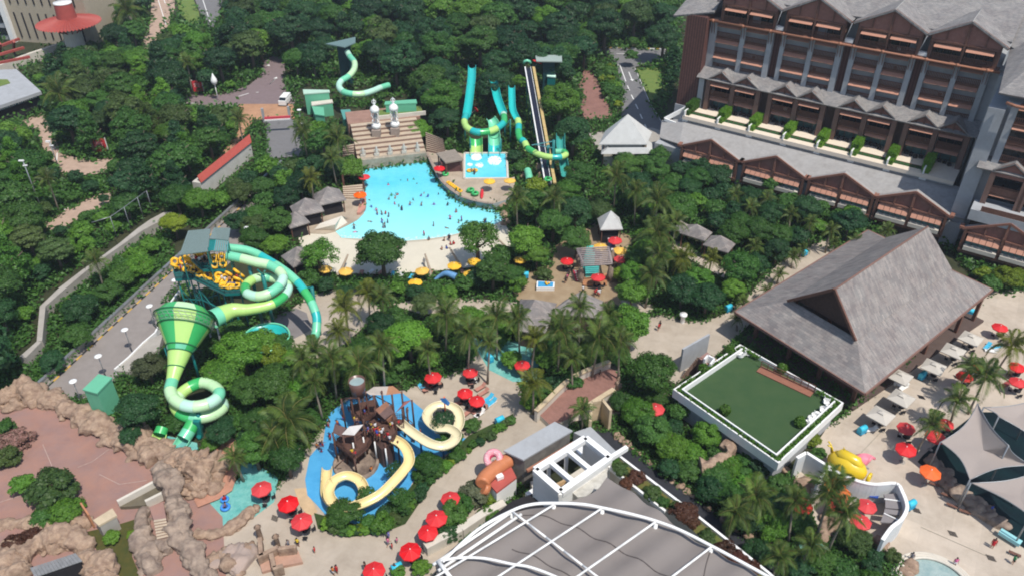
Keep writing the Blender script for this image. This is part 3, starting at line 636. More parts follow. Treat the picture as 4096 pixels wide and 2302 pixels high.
# podium roof sloping down to the bays
g=G(); g.slab([(-59.4,.9,6.1),(-3.0,.9,6.1),(-3.0,9.2,8.15),(-62.2,9.2,8.15)],.3); g.slab([(-59.4,.9,6.1),(-62.2,9.2,8.15),(-67.5,9.2,6.6),(-65,3,5.4)],.3)
podm=stain(mat('podium_roof',(.355,.34,.325),.85,.05,1.6,c2=(.29,.28,.27),bump=.15),.35,.5); hp('roof',g,podm,label='smooth pale grey podium roof below the terraces')
hp('wall',G().box((-34,5,2.4),(62,8.4,5.0)),MG)
def bay(c,k0,root,z=0):
    hb=lambda n,g,m: link(n,mesh(n,g,m),root)
    x0,x1=c-6.1,c+6.1; k=k0
    hb('wall',G().box((c,k+3.2,1.0+z),(12.2,5.4,5.9)),M['wooddark'])
    for s0,s1 in((x0+.5,c-.3),(c+.3,x1-.5)):
        w_=hb('window',G().box(((s0+s1)/2,k+.45,3.9+z),(s1-s0,.1,1.5)),M['glass_teal'])
        fg=G()
        for q in range(6): fg.box((s0+(s1-s0)*q/5,k+.38,3.9+z),(.08,.08,1.5))
        link('frame',mesh('frame',fg,WD),w_)
        hb('sill',G().box(((s0+s1)/2,k+.0,2.8+z),(s1-s0,1.5,.75)),M['cream'])
        ag=G(); n=5
        for q in range(n):
            a0=s0+(s1-s0)*q/n+.04; a1=s0+(s1-s0)*(q+1)/n-.04
            ag.slab([(a0,k+.4,5.5+z),(a1,k+.4,5.5+z),(a1,k-.75,4.35+z),(a0,k-.75,4.35+z)],.06)
        hb('awning',ag,M['awning'])
    hb('ledge',G().box((c,k-.1,2.1+z),(12.6,.9,.6)),WD)
    for s in(x0,x1,c): hb('column',G().box((s,k-.05,4.1+z),(.5,.6,4.4)),WD)
    g=G(); pts=[(x0,k+.3,5.6+z),(x1,k+.3,5.6+z),(x1,k+.3,6.3+z),(c,k+.3,9.3+z),(x0,k+.3,6.3+z)]; g.face(pts); hb('gable_panel',g,MATS['gable_boards'])
    t=G()
    for s in(-1,1):
        t.beam((c,k-.25,9.35+z),(c+s*6.75,k-.25,6.2+z),.26,.4); t.beam((c+s*3.1,k-.1,5.7+z),(c+s*3.1,k-.1,7.7+z),.26,.26)
        t.box((c+s*6.9,k+.4,6.35+z),(.7,1.4,.5))
    t.beam((x0,k-.1,5.75+z),(x1,k-.1,5.75+z),.26,.3); t.beam((c,k-.1,5.6+z),(c,k-.1,9.3+z),.4,.35)
    hb('gable_frame',t,WL if False else mat('gable_trim',(.25,.115,.08),.6,.15,3))
    g=G()
    for s in(-1,1): g.slab([(c,k-.2,9.5+z),(c,k+.9,9.5+z),(c+s*6.6,k+.9,6.35+z),(c+s*6.6,k-.2,6.35+z)][::s],.2)
    hb('roof',g,podm)
for c in(-52.1,-38.3,-24.9,-11.9): bay(c,0,hotel)
keep([hw(-66,-.5,4),hw(-2,-.5,4),hw(2,-4,4),hw(60,-4,4),hw(60,30,34),hw(-66,30,34)])
KEEP.append([(2330,560),(2420,595),(2430,650),(2600,700),(2600,300),(1715,0),(1715,260),(1690,300),(1700,380),(1990,480)])
# right wing of the hotel
wing=thing('hotel_wing','hotel wing at the right edge with tall grey piers above a gabled bay','building',HO,HROT)
def wp(name,g,m): return link(name,mesh(name,g,m),wing)
wp('wall',G().box((16,12,14),(38,18,28)),MG); wp('wall',G().box((-4.2,10,13.4),(2.6,17,26.8)),MG)
wp('wall',G().box((-4.9,22,14),(2.6,14,28)),MG)
g=G(); g.slab([(-4.8,1.2,29.6),(30,1.2,29.6),(30,9,33),(-1.5,9,33)],.35); g.slab([(-4.8,1.2,29.6),(-1.5,9,33),(-1.5,24,36),(-6.2,20,32)],.35); g.slab([(-1.5,9,33),(30,9,33),(30,24,36),(-1.5,24,36)],.3); wp('roof',g,SH)
g=G(); g.tube([(-3.2,.9,28.3),(-1.6,.4,28.2),(30,.4,28.2)],.26,8); wp('beam',g,WL)
for s in(-1.7,4.4,9.9,12.5): wp('column',G().box((s,2.4,22.2),(1.1,1.4,12)),M['render_grey'])
for i in(0,1):
    s0,s1=(-1.1,3.9) if i==0 else (5,9.4)
    for f_ in range(3):
        z=18.0+f_*3.4; wp('window',G().box(((s0+s1)/2,2.95,z+1.6),(s1-s0,.1,3.2)),M['glass'])
        wp('balcony_slab',G().box(((s0+s1)/2,2.3,z-.1),(s1-s0,1.3,.25)),WD)
        rg=G(); rg.box(((s0+s1)/2,1.75,z+1.1),(s1-s0,.1,.1))
        for q in range(16): rg.box((s0+(q+.5)*(s1-s0)/16,1.75,z+.6),(.15,.05,.95))
        wp('railing',rg,WD)
        ag=G(); ag.slab([(s0,2.7,z+3.2),(s1,2.7,z+3.2),(s1,1.4,z+2.5),(s0,1.4,z+2.5)],.06); wp('awning',ag,M['awning'])
for c in(1.4,7.0):
    g=G(); g.face([(c-2.5,.5,15.6),(c+2.5,.5,15.6),(c+2.5,.5,16.6),(c,.5,18.4),(c-2.5,.5,16.6)]); wp('gable_panel',g,MATS['gable_boards'])
    t=G()
    for s in(-1,1): t.beam((c,.3,18.5),(c+s*2.85,.3,16.5),.3,.4)
    wp('gable_frame',t,WD)
    g=G()
    for s in(-1,1): g.slab([(c,0,18.7),(c,3.6,18.7),(c+s*2.8,3.6,16.8),(c+s*2.8,0,16.8)][::s],.2)
    wp('roof',g,SH)
    for s in(-2.6,2.6): wp('column',G().box((c+s,.6,13.3),(.9,1.0,6.4)),MATS['brown_pier'])
    wp('window',G().box((c,2.85,13.2),(4.4,.1,6)),M['glass'])
    rg=G(); rg.box((c,.7,13.7),(4.3,.1,.1)); rg.box((c,.7,12.9),(4.3,.1,1.2)); wp('railing',rg,WD)
    ag=G(); ag.slab([(c-2.1,2.2,12.4),(c+2.1,2.2,12.4),(c+2.1,.6,11.8),(c-2.1,.6,11.8)],.06); wp('awning',ag,M['awning'])
g=G(); g.slab([(-4,0,16.6),(12,0,16.6),(12,3.6,18.2),(-4,3.6,18.2)],.25); wp('roof',g,SH)
wp('terrace_slab',G().box((13,-1.0,9.2),(31,4.4,2.0)),MG); wp('railing',G().box((3,-3.1,10.7),(8,.1,1.0)),WD)
bay(4.1,-3,wing); bay(17.6,-3,wing)
wp('wall',G().box((13,0,5),(30,1.5,8)),M['wooddark'])

# ================================================================ big-roof pavilion and its lawn terrace
pa=o(2175,995,5); pb=o(1848,788,5); ax=(pb-pa).normalized(); PROT=math.atan2(ax.y,ax.x)-math.pi   # local x: from left corner to front corner reversed below
e1=(pa-pb).normalized(); e2=Vector((-e1.y,e1.x,0)); PROT=math.atan2(e1.y,e1.x)
pav=thing('roofed_pavilion','big open pavilion under a steep grey shingle roof beside the lawn terrace','building',(pb.x,pb.y,0),PROT)
PL_,PD_=23.0,38.2
def pl(name,g,m): return link(name,mesh(name,g,m),pav)
def toloc(p): q=Vector(p)-Vector((pb.x,pb.y,0)); return (q.dot(e1),q.dot(e2),q.z)
EZ=5.4
c0,c1,c2,c3=(0,0,EZ),(PL_,0,EZ),(20.4,PD_,EZ),(-2.4,PD_,EZ)
b0,b1,b2,b3=(6.2,4.6,9.2),(17.4,4.6,9.2),(15.6,31.5,9.2),(4.4,31.5,9.2)
r0,r1=(12.6,4.0,15.2),(10.7,30.4,15.2)
SP=M['shingle_pav']
g=G(); g.slab([c0,c1,b1,b0],.25); pl('roof',g,SP); g=G(); g.slab([c1,c2,b2,b1],.25); pl('roof',g,SP); g=G(); g.slab([c3,c0,b0,b3],.25); pl('roof',g,SP); g=G(); g.slab([c2,c3,b3,b2],.25); pl('roof',g,SP)
g=G(); g.slab([(17.7,4.0,9.35),(15.8,31.9,9.35),r1,r0],.25); pl('roof',g,SP); g=G(); g.slab([(6.0,4.0,9.35),r0,r1,(4.1,31.9,9.35)],.25); pl('roof',g,SP)
pl('gable_panel',G().face([(6.6,5.6,9.0),(17.0,5.6,9.0),(12.5,5.6,14.9)]),M['wooddark']); pl('gable_panel',G().face([(4.8,30.6,9.0),(10.7,30.2,14.9),(15.2,30.6,9.0)]),M['wooddark'])
g=G()
for s in((17.7,3.9,9.3),(6.0,3.9,9.3)): g.beam((12.6,3.9,15.2),s,.3,.4)
pl('bargeboard',g,M['wood'])
g=G()
for a,b in((c0,c1),(c1,c2),(c2,c3),(c3,c0)): g.beam(Vector(a)-Vector((0,0,.15)),Vector(b)-Vector((0,0,.15)),.3,.4)
g.tube([(12.6,4.0,15.2),(10.7,30.4,15.2)],.15,6); pl('fascia',g,mat('brown_fascia',(.20,.11,.085),.7,.1,2))
for x in(2.6,9,14.5,20.4):
    for y in(2.8,12,21,30,PD_-3): pl('column',G().box((x,y,2.7),(.5,.5,5.2)),M['wood'])
pl('floor',G().box((PL_/2,PD_/2,.25),(PL_-3,PD_-3,.5)),mat('dark_pav_floor',(.10,.07,.06),.6,.1,1))
pl('bar_wall',G().box((11,9,1.7),(10,.4,2.6)),mat('slate_wall',(.14,.15,.17),.7,.1,1))
pl('bar_counter',G().box((17,4.4,1.0),(5,.9,1.1)),M['wood'])
keep([o(x,y,5) for x,y in((1848,788),(2175,995),(2485,728),(2400,640),(2330,572),(2175,583))])
# lawn terrace
LZ=4.6
q=[o(x,y,LZ) for x,y in((1696,978),(1862,866),(2120,1012),(1958,1162))]
lw=thing('lawn_terrace','raised roof terrace with dark artificial lawn and planted white parapets','terrace',(q[0].x,q[0].y,0))
qc=sum(q,Vector())/4; g=G(); g.prism([qc+(p-qc)*.93 for p in q],0,LZ-.75); part(lw,'wall',g,M['render_grey'])
inner=[o(x,y,LZ) for x,y in((1727,985),(1882,892),(2075,1018),(1955,1126))]
g=G(); g.sheet([Vector((p.x,p.y,0)) for p in q],LZ-.7); part(lw,'turf',g,mat('artificial_turf',(.034,.074,.026),.95,.1,.5,c2=(.046,.084,.03)))
cc=sum(q,Vector())/4
def ringwall(name,qq,w_,z0,z1,m,segs=None,leaf=False):
    for i in (segs or range(4)):
        a,b=qq[i],qq[(i+1)%4]; g=G(); dd=(b-a).normalized()
        a2=Vector((a.x,a.y,(z0+z1)/2))-dd*w_/2; b2=Vector((b.x,b.y,(z0+z1)/2))+dd*w_/2
        g.beam(a2,b2,w_+.002*i,z1-z0+.003*i)
        part(lw,name,g,m)
ringwall('parapet',q,.2,LZ-1.4,LZ,M['white'])
ins=[cc+(p-cc)*.90 for p in q]
ringwall('parapet',ins,.2,LZ-.9,LZ+.2,M['white'],[0,2,3])
mid=[cc+(p-cc)*.95 for p in q]
r2=random.Random(5)
for i in range(4):
    a,b=mid[i],mid[(i+1)%4]; g=G(); L=(b-a).length; n=int(L*(60 if i!=1 else 20))
    for k in range(n):
        t=r2.random(); t=t if i!=1 else (t*.2 if r2.random()<.5 else 1-t*.2); p=a.lerp(b,t)+Vector((r2.uniform(-.3,.3),r2.uniform(-.3,.3),r2.uniform(-.3,.12)))
        nv=Vector((r2.gauss(0,1),r2.gauss(0,1),r2.gauss(0,1))).normalized(); x=nv.orthogonal().normalized()*.2; y=nv.cross(x).normalized()*.13
        g.add([p+x,p+y,p-x,p-y],[(0,1,2,3)])
    hb=part(lw,'planting',g,hedge); hb.color=(.8,.9,.8,1); hb['kind']='stuff'
rl=G(); a,b=o(1915,915,LZ),o(2050,978,LZ)
for k in range(9):
    p=a.lerp(b,k/8); rl.box((p.x,p.y,LZ+.05),(.09,.09,1.2))
for zz in(LZ+.6,LZ+.1,LZ-.4): rl.beam(Vector((a.x,a.y,zz)),Vector((b.x,b.y,zz)),.09,.09)
part(lw,'railing',rl,M['wood'])
g=G(); g.beam(a-Vector((.3,.3,.6)),b-Vector((.3,.3,.6)),1.6,.12); part(lw,'timber_strip',g,mat('red_timber_deck',(.26,.11,.07),.7,.1,2))
keep(q)
keep([Vector((p.x,p.y,0)) for p in q])
for i,(x,y) in enumerate([(1768,936),(1833,890),(1965,935),(1822,1040),(2010,1070)]):
    g=G(); r2=random.Random(i)
    for k in range(700):
        v=Vector((r2.gauss(0,1),r2.gauss(0,1),r2.gauss(0,1))).normalized()*r2.uniform(.55,.8); p=v+Vector((0,0,.75))
        nv=(v+Vector((r2.gauss(0,.4),r2.gauss(0,.4),r2.gauss(0,.4)))).normalized(); a_=nv.orthogonal().normalized()*.13; b_=nv.cross(a_).normalized()*.1
        g.add([p+a_,p+b_,p-a_,p-b_],[(0,1,2,3)])
    b=link('bush',mesh('bush',g,hedge),None,o(x,y,LZ-.7)); b.color=(.75,.8,.6,1); rep(b,'round clipped bush on the dark lawn terrace','bush','round bushes on the lawn terrace')
# white pod chairs on the lawn
def podchair():
    g=G(); g.lathe((0,0,0),[(.01,.1),(.32,.1),(.42,.35),(.45,.42),(.38,.42),(.3,.25),(.01,.22)],14)
    t=thing('chair','','chair'); link('seat',mesh('seat',g,M['white']),t)
    g=G(); g.tube([(.42*math.cos(a),.42*math.sin(a),.42+.0) for a in [math.pi*k/8 for k in range(9)]],.05,6)
    for k in range(8):
        a=math.pi*(k+.5)/8; g.box((.42*math.cos(a),.42*math.sin(a),.6),(.05,.19,.42),a)
    link('backrest',mesh('backrest',g,M['white']),t); return t
pc=podchair(); first=True
for i,(x,y) in enumerate([(1855,888),(1866,884),(1868,894),(1880,893),(1862,899)]+[(2080,1008),(2077,1016),(2082,1028),(2068,1036),(2055,1044),(2047,1052),(2038,1059),(2030,1065)]):
    c=pc if i==0 else copy_tree(pc); c.location=o(x,y,LZ-.7); c.rotation_euler=(0,0,rng.uniform(0,6)); rep(c,'white pod chair on the dark lawn terrace','chair','white pod chairs on the lawn terrace')
# stair block left of the lawn terrace
fl=flight('garden_stairs','terracotta steps climbing beside the lawn terrace to a small landing',t22,[(1700,900),(1760,860),(1930,700),(1870,690)],11,.2,4.0)
g=G(); g.beam(t22(1700,720,2.4)+Vector((0,0,-.2)),t22(1965,568,2.4)+Vector((0,0,-.2)),.3,4.6); solo('stair_wall','tall grey wall screening the terracotta steps','wall',g,MG)
g=G(); g.prism(P(t22,[(1880,700),(1960,640),(2075,720),(1990,790)],3.9),0,3.9); solo('stair_landing','small pink landing at the head of the terracotta steps','landing',g,terrac)
g=G()
for a,b in(((1965,700),(2030,735)),((2030,735),(1990,790)),((1965,700),(1930,740))): g.beam(t22(*a,4.6),t22(*b,4.6),.25,1.2)
solo('planter','white planter box on the stair landing','planter',g,M['white'])

# ================================================================ small roofed buildings
def hip(name,label,cat,f,corners,z,apex_z,m=None,posts=True,wallm=None,over=.5,body=None,group=None,legs=.18,apex=None):
    """pyramid roof given by its four eave corners"""
    e=[f(x,y,z) for x,y in corners]; c=sum(e,Vector())/len(e); t=thing(name,label,cat,(c.x,c.y,0),0,group)
    ap=Vector((c.x,c.y,apex_z))
    for i in range(len(e)):
        g=G(); a,b=e[i],e[(i+1)%len(e)]; g.add([a,b,ap,a-Vector((0,0,.2)),b-Vector((0,0,.2))],[(0,1,2),(0,3,4,1)]); part(t,'roof',g,m or M['shingle_pav'])
    if posts:
        for q in e:
            p=c+(q-c)*.82; g=G(); g.box((p.x,p.y,z/2),(legs,legs,z)); part(t,'post',g,wallm or M['wood'])
    if body:
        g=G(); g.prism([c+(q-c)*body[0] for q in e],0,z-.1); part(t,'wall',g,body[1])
    keep(e+[]); return t
def rect(f,cx,cy,z,w_,d_,rot):
    c=f(cx,cy,z); ca,sa=math.cos(rot),math.sin(rot); return [Vector((c.x+x*ca-y*sa,c.y+x*sa+y*ca,z)) for x,y in((-w_/2,-d_/2),(w_/2,-d_/2),(w_/2,d_/2),(-w_/2,d_/2))]
def hiprect(label,f,cx,cy,z,w_,d_,rot,az,cat='hut',name='hut',**k):
    cs=rect(f,cx,cy,z,w_,d_,rot); it=iter(cs); return hip(name,label,cat,lambda x,y,zz:Vector(cs[x]),[(0,0),(1,0),(2,0),(3,0)],z,az,**k)
paleroof=stain(mat('pale_grey_roof',(.52,.52,.50),.8,.06,1),.2,.4)
t=hip('entrance_pavilion','pale grey pyramid-roofed pavilion at the end of the hotel road','pavilion',o,[(1507,363),(1627,363),(1640,333),(1522,330)],6,11.5,m=paleroof,body=(.8,M['cream']))
e=[o(x,y,4.2) for x,y in((1512,388),(1642,387),(1640,360),(1515,360))]; g=G(); c=sum(e,Vector())/4
g.add(e+[c+(q-c)*.75+Vector((0,0,1.2)) for q in e],[(i,(i+1)%4,4+(i+1)%4,4+i) for i in range(4)]); part(t,'lower_roof',g,paleroof)
hiprect('small pale pyramid-roofed shelter at the head of the white queue rail',t21,985,800,3.4,4.2,4.2,0.05,6.2,m=paleroof,body=(.7,M['dark']))
hiprect('grey pyramid-roofed hut nearest the orange umbrella beside the wave pool',t11,735,535,3.2,5.6,4.8,.45,5.6,body=(.72,M['dark']))
hiprect('grey pyramid-roofed hut left of the hut nearest the pool',t11,512,650,3.2,5.6,4.6,.45,5.6,body=(.72,M['dark']))
hiprect('half hidden grey hut leftmost of the poolside huts',t11,400,770,3.0,4.0,4.2,.6,5.0,body=(.72,M['dark']))
hiprect('grey roofed hut half hidden by the tree above the green tube slide',t11,430,1135,3.0,4.6,4.6,.7,5.2,body=(.72,M['dark']))
hiprect('brown open cabana with grey roof, middle of the three under the hotel trees',t21,1850,890,3.2,5.0,3.6,-.6,5.0)
hiprect('brown open cabana with grey roof, rightmost of the three under the hotel trees',t21,2085,1005,3.2,4.8,3.8,-.6,5.0)
hiprect('brown open cabana with grey roof, leftmost of the three under the hotel trees',t21,1680,830,3.2,3.0,3.0,-.6,4.6)
# timber roof hut on the right deck
e=[t11(x,y,4.4) for x,y in((1905,190),(2085,158),(2000,52),(1812,92))]; t=thing('deck_shelter','weathered grey flat-roofed shelter between the wave pool and splash pool','shelter',(e[0].x,e[0].y,1.5))
g=G(); g.slab(e,.25); part(t,'roof',g,mat('weathered_thatch',(.25,.21,.17),.95,.15,2,bump=.3))
for q in e:
    p=e[0].lerp(e[2],.5); p=p+(q-p)*.85; g=G(); g.box((p.x,p.y,2.9),(.3,.3,2.9)); part(t,'post',g,M['wood'])
g=G(); c=sum(e,Vector())/4; g.box((c.x,c.y,2.6),(4.2,3.4,2.2),.15); part(t,'wall',g,mat('maroon_wall',(.13,.06,.055),.8,.2,1))
# creeper covered pergola
q=[t11(x,y,3.6) for x,y in((868,300),(1070,305),(1050,158),(900,165))]; t=thing('creeper_pergola','flat pergola roof overgrown with bright green creeper beside the wave pool','pergola',(q[0].x,q[0].y,0))
g=G(); r2=random.Random(8)
for k in range(3500):
    a,b=r2.random(),r2.random(); p=q[0].lerp(q[1],a).lerp(q[3].lerp(q[2],a),b)+Vector((r2.uniform(-.3,.3),r2.uniform(-.3,.3),r2.uniform(-.3,.3)))
    nv=Vector((r2.gauss(0,.6),r2.gauss(0,.6),1)).normalized(); x=nv.orthogonal().normalized()*.22; y=nv.cross(x).normalized()*.15; g.add([p+x,p+y,p-x,p-y],[(0,1,2,3)])
cr=part(t,'creeper',g,hedge); cr['kind']='stuff'
g=G(); g.slab(q,.4); part(t,'roof',g,M['wooddark'])
for x in q: g=G(); g.box((x.x,x.y,1.7),(.35,.35,3.4)); part(t,'post',g,M['wood'])
keep(q)
# teal and green service buildings behind the terraces
gp=mat('mint_paint',(.13,.42,.26),.55,.05,1); gp2=mat('dark_mint_roof',(.10,.30,.26),.55,.05,1)
def shed(label,f,pts,z,m,roofm=None,z0=0,name='service_building',cat='building',over=.25):
    """pts: eave outline at height z"""
    e=[f(x,y,z) for x,y in pts]; c=sum(e,Vector())/len(e); t=thing(name,label,cat,(c.x,c.y,z0)); g=G(); g.prism([c+(q-c)*(.93 if z<10 else .45) for q in e],z0,z-.25); part(t,'wall',g,m)
    g=G(); g.prism([c+(q-c)*1.0 for q in e],z-.25,z); part(t,'roof',g,roofm or m); keep(e); return t
shed('mint green service building with pale flat roof behind the white van',t10,[(478,945),(742,925),(738,905),(470,900)],5.5,gp,mat('pale_mint_roof',(.42,.58,.46),.6,.05,1))
shed('long low pale roof in front of the mint service building',t10,[(560,1060),(775,1030),(765,1000),(555,1025)],3.5,gp,M['cream'])
shed('teal roofed shed left of the lantern statues',t10,[(885,1210),(985,1185),(945,1100),(850,1105)],3.5,gp,gp2)
shed('teal walled store half hidden in the trees left of the lantern statues',t10,[(590,1150),(690,1165),(680,1080),(560,1070)],3.2,gp,gp)
t=shed('open green tank building behind the lantern statues',t10,[(1290,1050),(1620,1035),(1610,1000),(1300,1020)],8.2,gp,gp)
ts=shed('grey green roof high in the wood at the head of the mint tube slide',t10,[(700,440),(890,475),(1000,430),(1000,372)],11,mat('teal_tower_wall',(.01,.05,.055),.6,.1,1),mat('grey_green_metal_roof',(.13,.20,.19),.5,.06,2))
ts2=shed('grey roofed start tower of the mat racer slide',t20,[(245,615),(505,620),(500,550),(235,560)],11,MATS['teal_tower_wall'],mat('pale_green_roof',(.30,.36,.32),.6,.06,2))
shed('white and green landing box in the trees right of the mat racer slide',t20,[(352,765),(440,775),(440,720),(352,715)],7,M['teal'],mat('mint_white',(.6,.85,.72),.6,.03,1))
t=shed('mint green utility shed with overhanging roof beside the service road',t02,[(828,1015),(975,1055),(1128,895),(990,858)],5.4,gp,gp)
g=G(); wl_=[t02(x,y,1.2) for x,y in((1150,810),(1290,690),(1440,540),(1560,440),(1700,160),(1800,20))]
for a,b in zip(wl_,wl_[1:]): g.beam(a-Vector((0,0,.6)),b-Vector((0,0,.6)),.25,1.2)
solo('low_wall','white low wall along the right side of the service road','wall',g,M['white'])
g=G(); g.prism(P(t02,[(1170,830),(1310,835),(1600,600),(1640,450),(1440,545)],1.0),0,1.0); solo('service_platform','pale concrete platform between the service road and the funnel slide','platform',g,M['concrete']); KEEP.append([proj(t02(x,y,1))[:2] for x,y in((1150,800),(1310,850),(1420,740),(1640,600),(1640,430),(1440,520))])
KEEP.append([(752,218),(838,222),(850,300),(845,305),(755,300)]); KEEP.append([(845,268),(930,268),(935,315),(850,312)]); KEEP.append([(960,245),(1058,240),(1058,292),(965,295)]); KEEP.append([(905,290),(1070,285),(1090,330),(1110,380),(900,390),(880,340)])
# white van
vn=thing('van','white van parked beside the mint green service building','van',t10(298,1040),-.1)
g=G(); g.prism([(-.95,-2.3),(.95,-2.3),(.95,2.3),(-.95,2.3)],.35,1.5); g.prism([(-.88,-1.3),(.88,-1.3),(.88,2.2),(-.88,2.2)],1.5,2.1); link('body',mesh('body',g,M['white']),vn)
g=G(); g.slab([(-.82,-1.95,1.52),(.82,-1.95,1.52),(.78,-1.28,2.05),(-.78,-1.28,2.05)],.03); link('windscreen',mesh('windscreen',g,M['glass']),vn)
for x in(-.92,.92):
    for y in(-1.5,1.5): g=G(); g.tube([(x-.12,y,.36),(x+.12,y,.36)],.36,12); link('wheel',mesh('wheel',g,M['dark']),vn)
keep([t10(x,y) for x,y in((255,955),(335,955),(340,1085),(265,1085))])
# barrier on the ramp
t=thing('height_barrier','red and white height barrier across the service ramp','barrier',t10(85,1215))
g=G(); g.beam(t10(85,1195,3.6),t10(345,1180,3.6),.5,.7); part(t,'beam',g,mat('barrier_red',(.50,.05,.07),.6,.05,1))
g=G(); g.beam(t10(85,1210,3.3),t10(345,1195,3.3),.4,.35); part(t,'lower_beam',g,M['white'])
for x,y in((85,1230),(345,1210)): g=G(); b=t10(x,y); g.box((b.x,b.y,1.8),(.5,.5,3.6)); part(t,'post',g,M['render_grey'])
# red roofed long building
t=thing('red_roofed_building','long white walled building with sloping red roof among the trees','building',t01(2030,450))
a,b=t01(1985,320,4.6),t01(2510,-100,4.6); c_,d_=t01(2025,390,3.6),t01(2530,5-20,3.6)
g=G(); g.slab([a,b,d_,c_],.2); part(t,'roof',g,mat('red_roof',(.36,.07,.05),.6,.08,1.5))
dd=(d_-c_).normalized(); nn=Vector((-dd.y,dd.x,0)); g=G(); g.prism([c_+nn*.3,d_+nn*.3,d_+nn*2.2,c_+nn*2.2],0,3.5); part(t,'wall',g,stain(mat('off_white_wall',(.55,.53,.48),.8,.05,1),.3,.4))
keep([c_,d_,Vector((d_.x,d_.y,0)),Vector((c_.x,c_.y,0))]); KEEP.append([(495,440),(600,355),(632,358),(612,400),(515,475)])
# ================================================================ top left buildings
t=thing('hat_roofed_tower','round tower with a broad red ribbed brim and red drum top','building',o(172,110))
c=o(173,58,9.5); ZT=14.5
while proj((c.x,c.y,ZT))[1]>7: ZT+=.1
rm=mat('red_ribbed_metal',(.34,.07,.055),.55,.1,1)
g=G(); g.lathe((c.x,c.y,0),[(2.6,0),(2.6,9.0)],20); part(t,'wall',g,M['cream'])
R1=8.7
g=G(); N=56
for i in range(N):
    a0=2*math.pi*i/N; a1=2*math.pi*(i+.5)/N; a2=2*math.pi*(i+1)/N
    pr_=lambda a,r,z: (c.x+r*math.cos(a),c.y+r*math.sin(a),z)
    g.add([pr_(a0,2.4,10.9),pr_(a1,2.4,11.1),pr_(a1,R1,9.75),pr_(a0,R1,9.35)],[(0,3,2,1)]); g.add([pr_(a1,2.4,11.1),pr_(a2,2.4,10.9),pr_(a2,R1,9.35),pr_(a1,R1,9.75)],[(0,3,2,1)])
part(t,'brim',g,rm)
g=G(); g.lathe((c.x,c.y,10.3),[(2.7,0),(2.35,ZT-10.3)],28,smooth=False); part(t,'drum',g,rm)
g=G(); g.lathe((c.x,c.y,ZT),[(.01,.1),(2.45,.1),(2.45,-.25)],24); part(t,'cap',g,M['white'])
for k in range(12):
    a=k*math.pi/6; g=G(); g.beam((c.x+2.5*math.cos(a),c.y+2.5*math.sin(a),7),(c.x+6.5*math.cos(a),c.y+6.5*math.sin(a),9.7),.3); part(t,'strut',g,rm)
t=thing('office_block','beige block with dark vertical fins behind the red brimmed tower','building',o(60,95))
a,b=o(52,105),o(150,112); d=(b-a).normalized(); nn=Vector((-d.y,d.x,0)); a=a-d*1
g=G(); g.prism([a,a+d*27,a+d*27+nn*20,a+nn*20],0,19); part(t,'wall',g,mat('beige_panel',(.40,.34,.25),.8,.06,1))
for fl_ in range(2):
    for i in range(9):
        p=a+d*(2.2+i*2.7)-nn*.05; g=G(); z0=1.0+fl_*10.2; g.box((p.x,p.y,z0+4.2),(.4,.3,7.6),math.atan2(d.y,d.x)); part(t,'fin',g,M['dark'])
g=G(); p=a-d*.6-nn*.4; g.box((p.x,p.y,9.5),(1.6,1.6,19),math.atan2(d.y,d.x)); part(t,'corner_pier',g,M['white'])
p=a-d*9+nn*1; g=G(); g.prism([p,p+d*8.5,p+d*8.5+nn*14,p+nn*14],0,16); part(t,'side_wing',g,M['render_grey'])
for fl_ in range(4):
    g=G(); q_=p+d*4-nn*.05; g.box((q_.x,q_.y,2.5+fl_*3.8),(5.6,.2,2.2),math.atan2(d.y,d.x)); part(t,'window',g,M['glass'])
KEEP.append([(-10,-10),(255,-10),(258,60),(240,98),(150,120),(0,170)])
t=thing('plaza_wall','long cream curved wall with red lettered strips left of the brimmed tower','wall',o(40,165))
for i,(a,b) in enumerate([((-10,182),(70,150)),((70,150),(165,118)),((165,118),(205,95))]):
    g=G(); g.beam(o(*a,1.5),o(*b,1.5),1.0,3.0); part(t,'wall',g,M['cream'])
t=thing('red_gate_frame','red timber gate frame at the left edge below the office block','gate',o(20,165))
for a,b in(((0,110),(0,190)),((35,105),(35,150))): g=G(); g.beam(o(*a,6),o(a[0],a[1]+28,0),.6); part(t,'post',g,rm)
for a,b in(((-10,120),(48,98)),((-10,160),(75,143)),((-10,140),(60,120))): g=G(); g.beam(o(*a,5),o(*b,5),.7,.6); part(t,'beam',g,rm)
t=thing('station_building','flat grey roofed building with blue fascia at the left edge','building',o(60,290))
e=[o(x,y,5) for x,y in((-60,180),(42,176),(104,232),(-60,288))]; g=G(); g.prism(e,4.4,5.2); part(t,'roof',g,M['render_grey'])
inn=[o(x,y,5) for x,y in((-60,203),(20,203),(27,212),(-60,238))]; g=G(); g.prism(inn,5.2,5.35); part(t,'roof_garden',g,lawn)
g=G(); a,b=o(-60,292,4.3),o(94,238,4.3); g.beam(a,b,.3,1.3); part(t,'fascia',g,mat('blue_fascia',(.02,.13,.20),.5,.05,1))
g=G(); cc=sum(e,Vector())/4; g.prism([cc+(p-cc)*.9 for p in e],0,4.4); part(t,'wall',g,M['dark'])
g=G(); dd=(b-a).normalized(); an=math.atan2(dd.y,dd.x); r2=random.Random(11); xx_=.36*(b-a).length; L_=(b-a).length
while xx_<L_*.97:
    ww=r2.choice((.28,.36,.44)); hh=r2.choice((.55,.55,.8)); p_=a+dd*xx_-Vector((-dd.y,dd.x,0))*.3+Vector((0,0,-.35)); g.box((p_.x,p_.y,p_.z+hh*.25),(ww*.75,.08,hh),an)
    xx_+=ww+.1+(.5 if abs(xx_-L_*.62)<.3 else 0)
part(t,'lettering',g,M['white'])
KEEP.append([(-10,170),(45,172),(106,235),(90,262),(60,300),(0,305)])
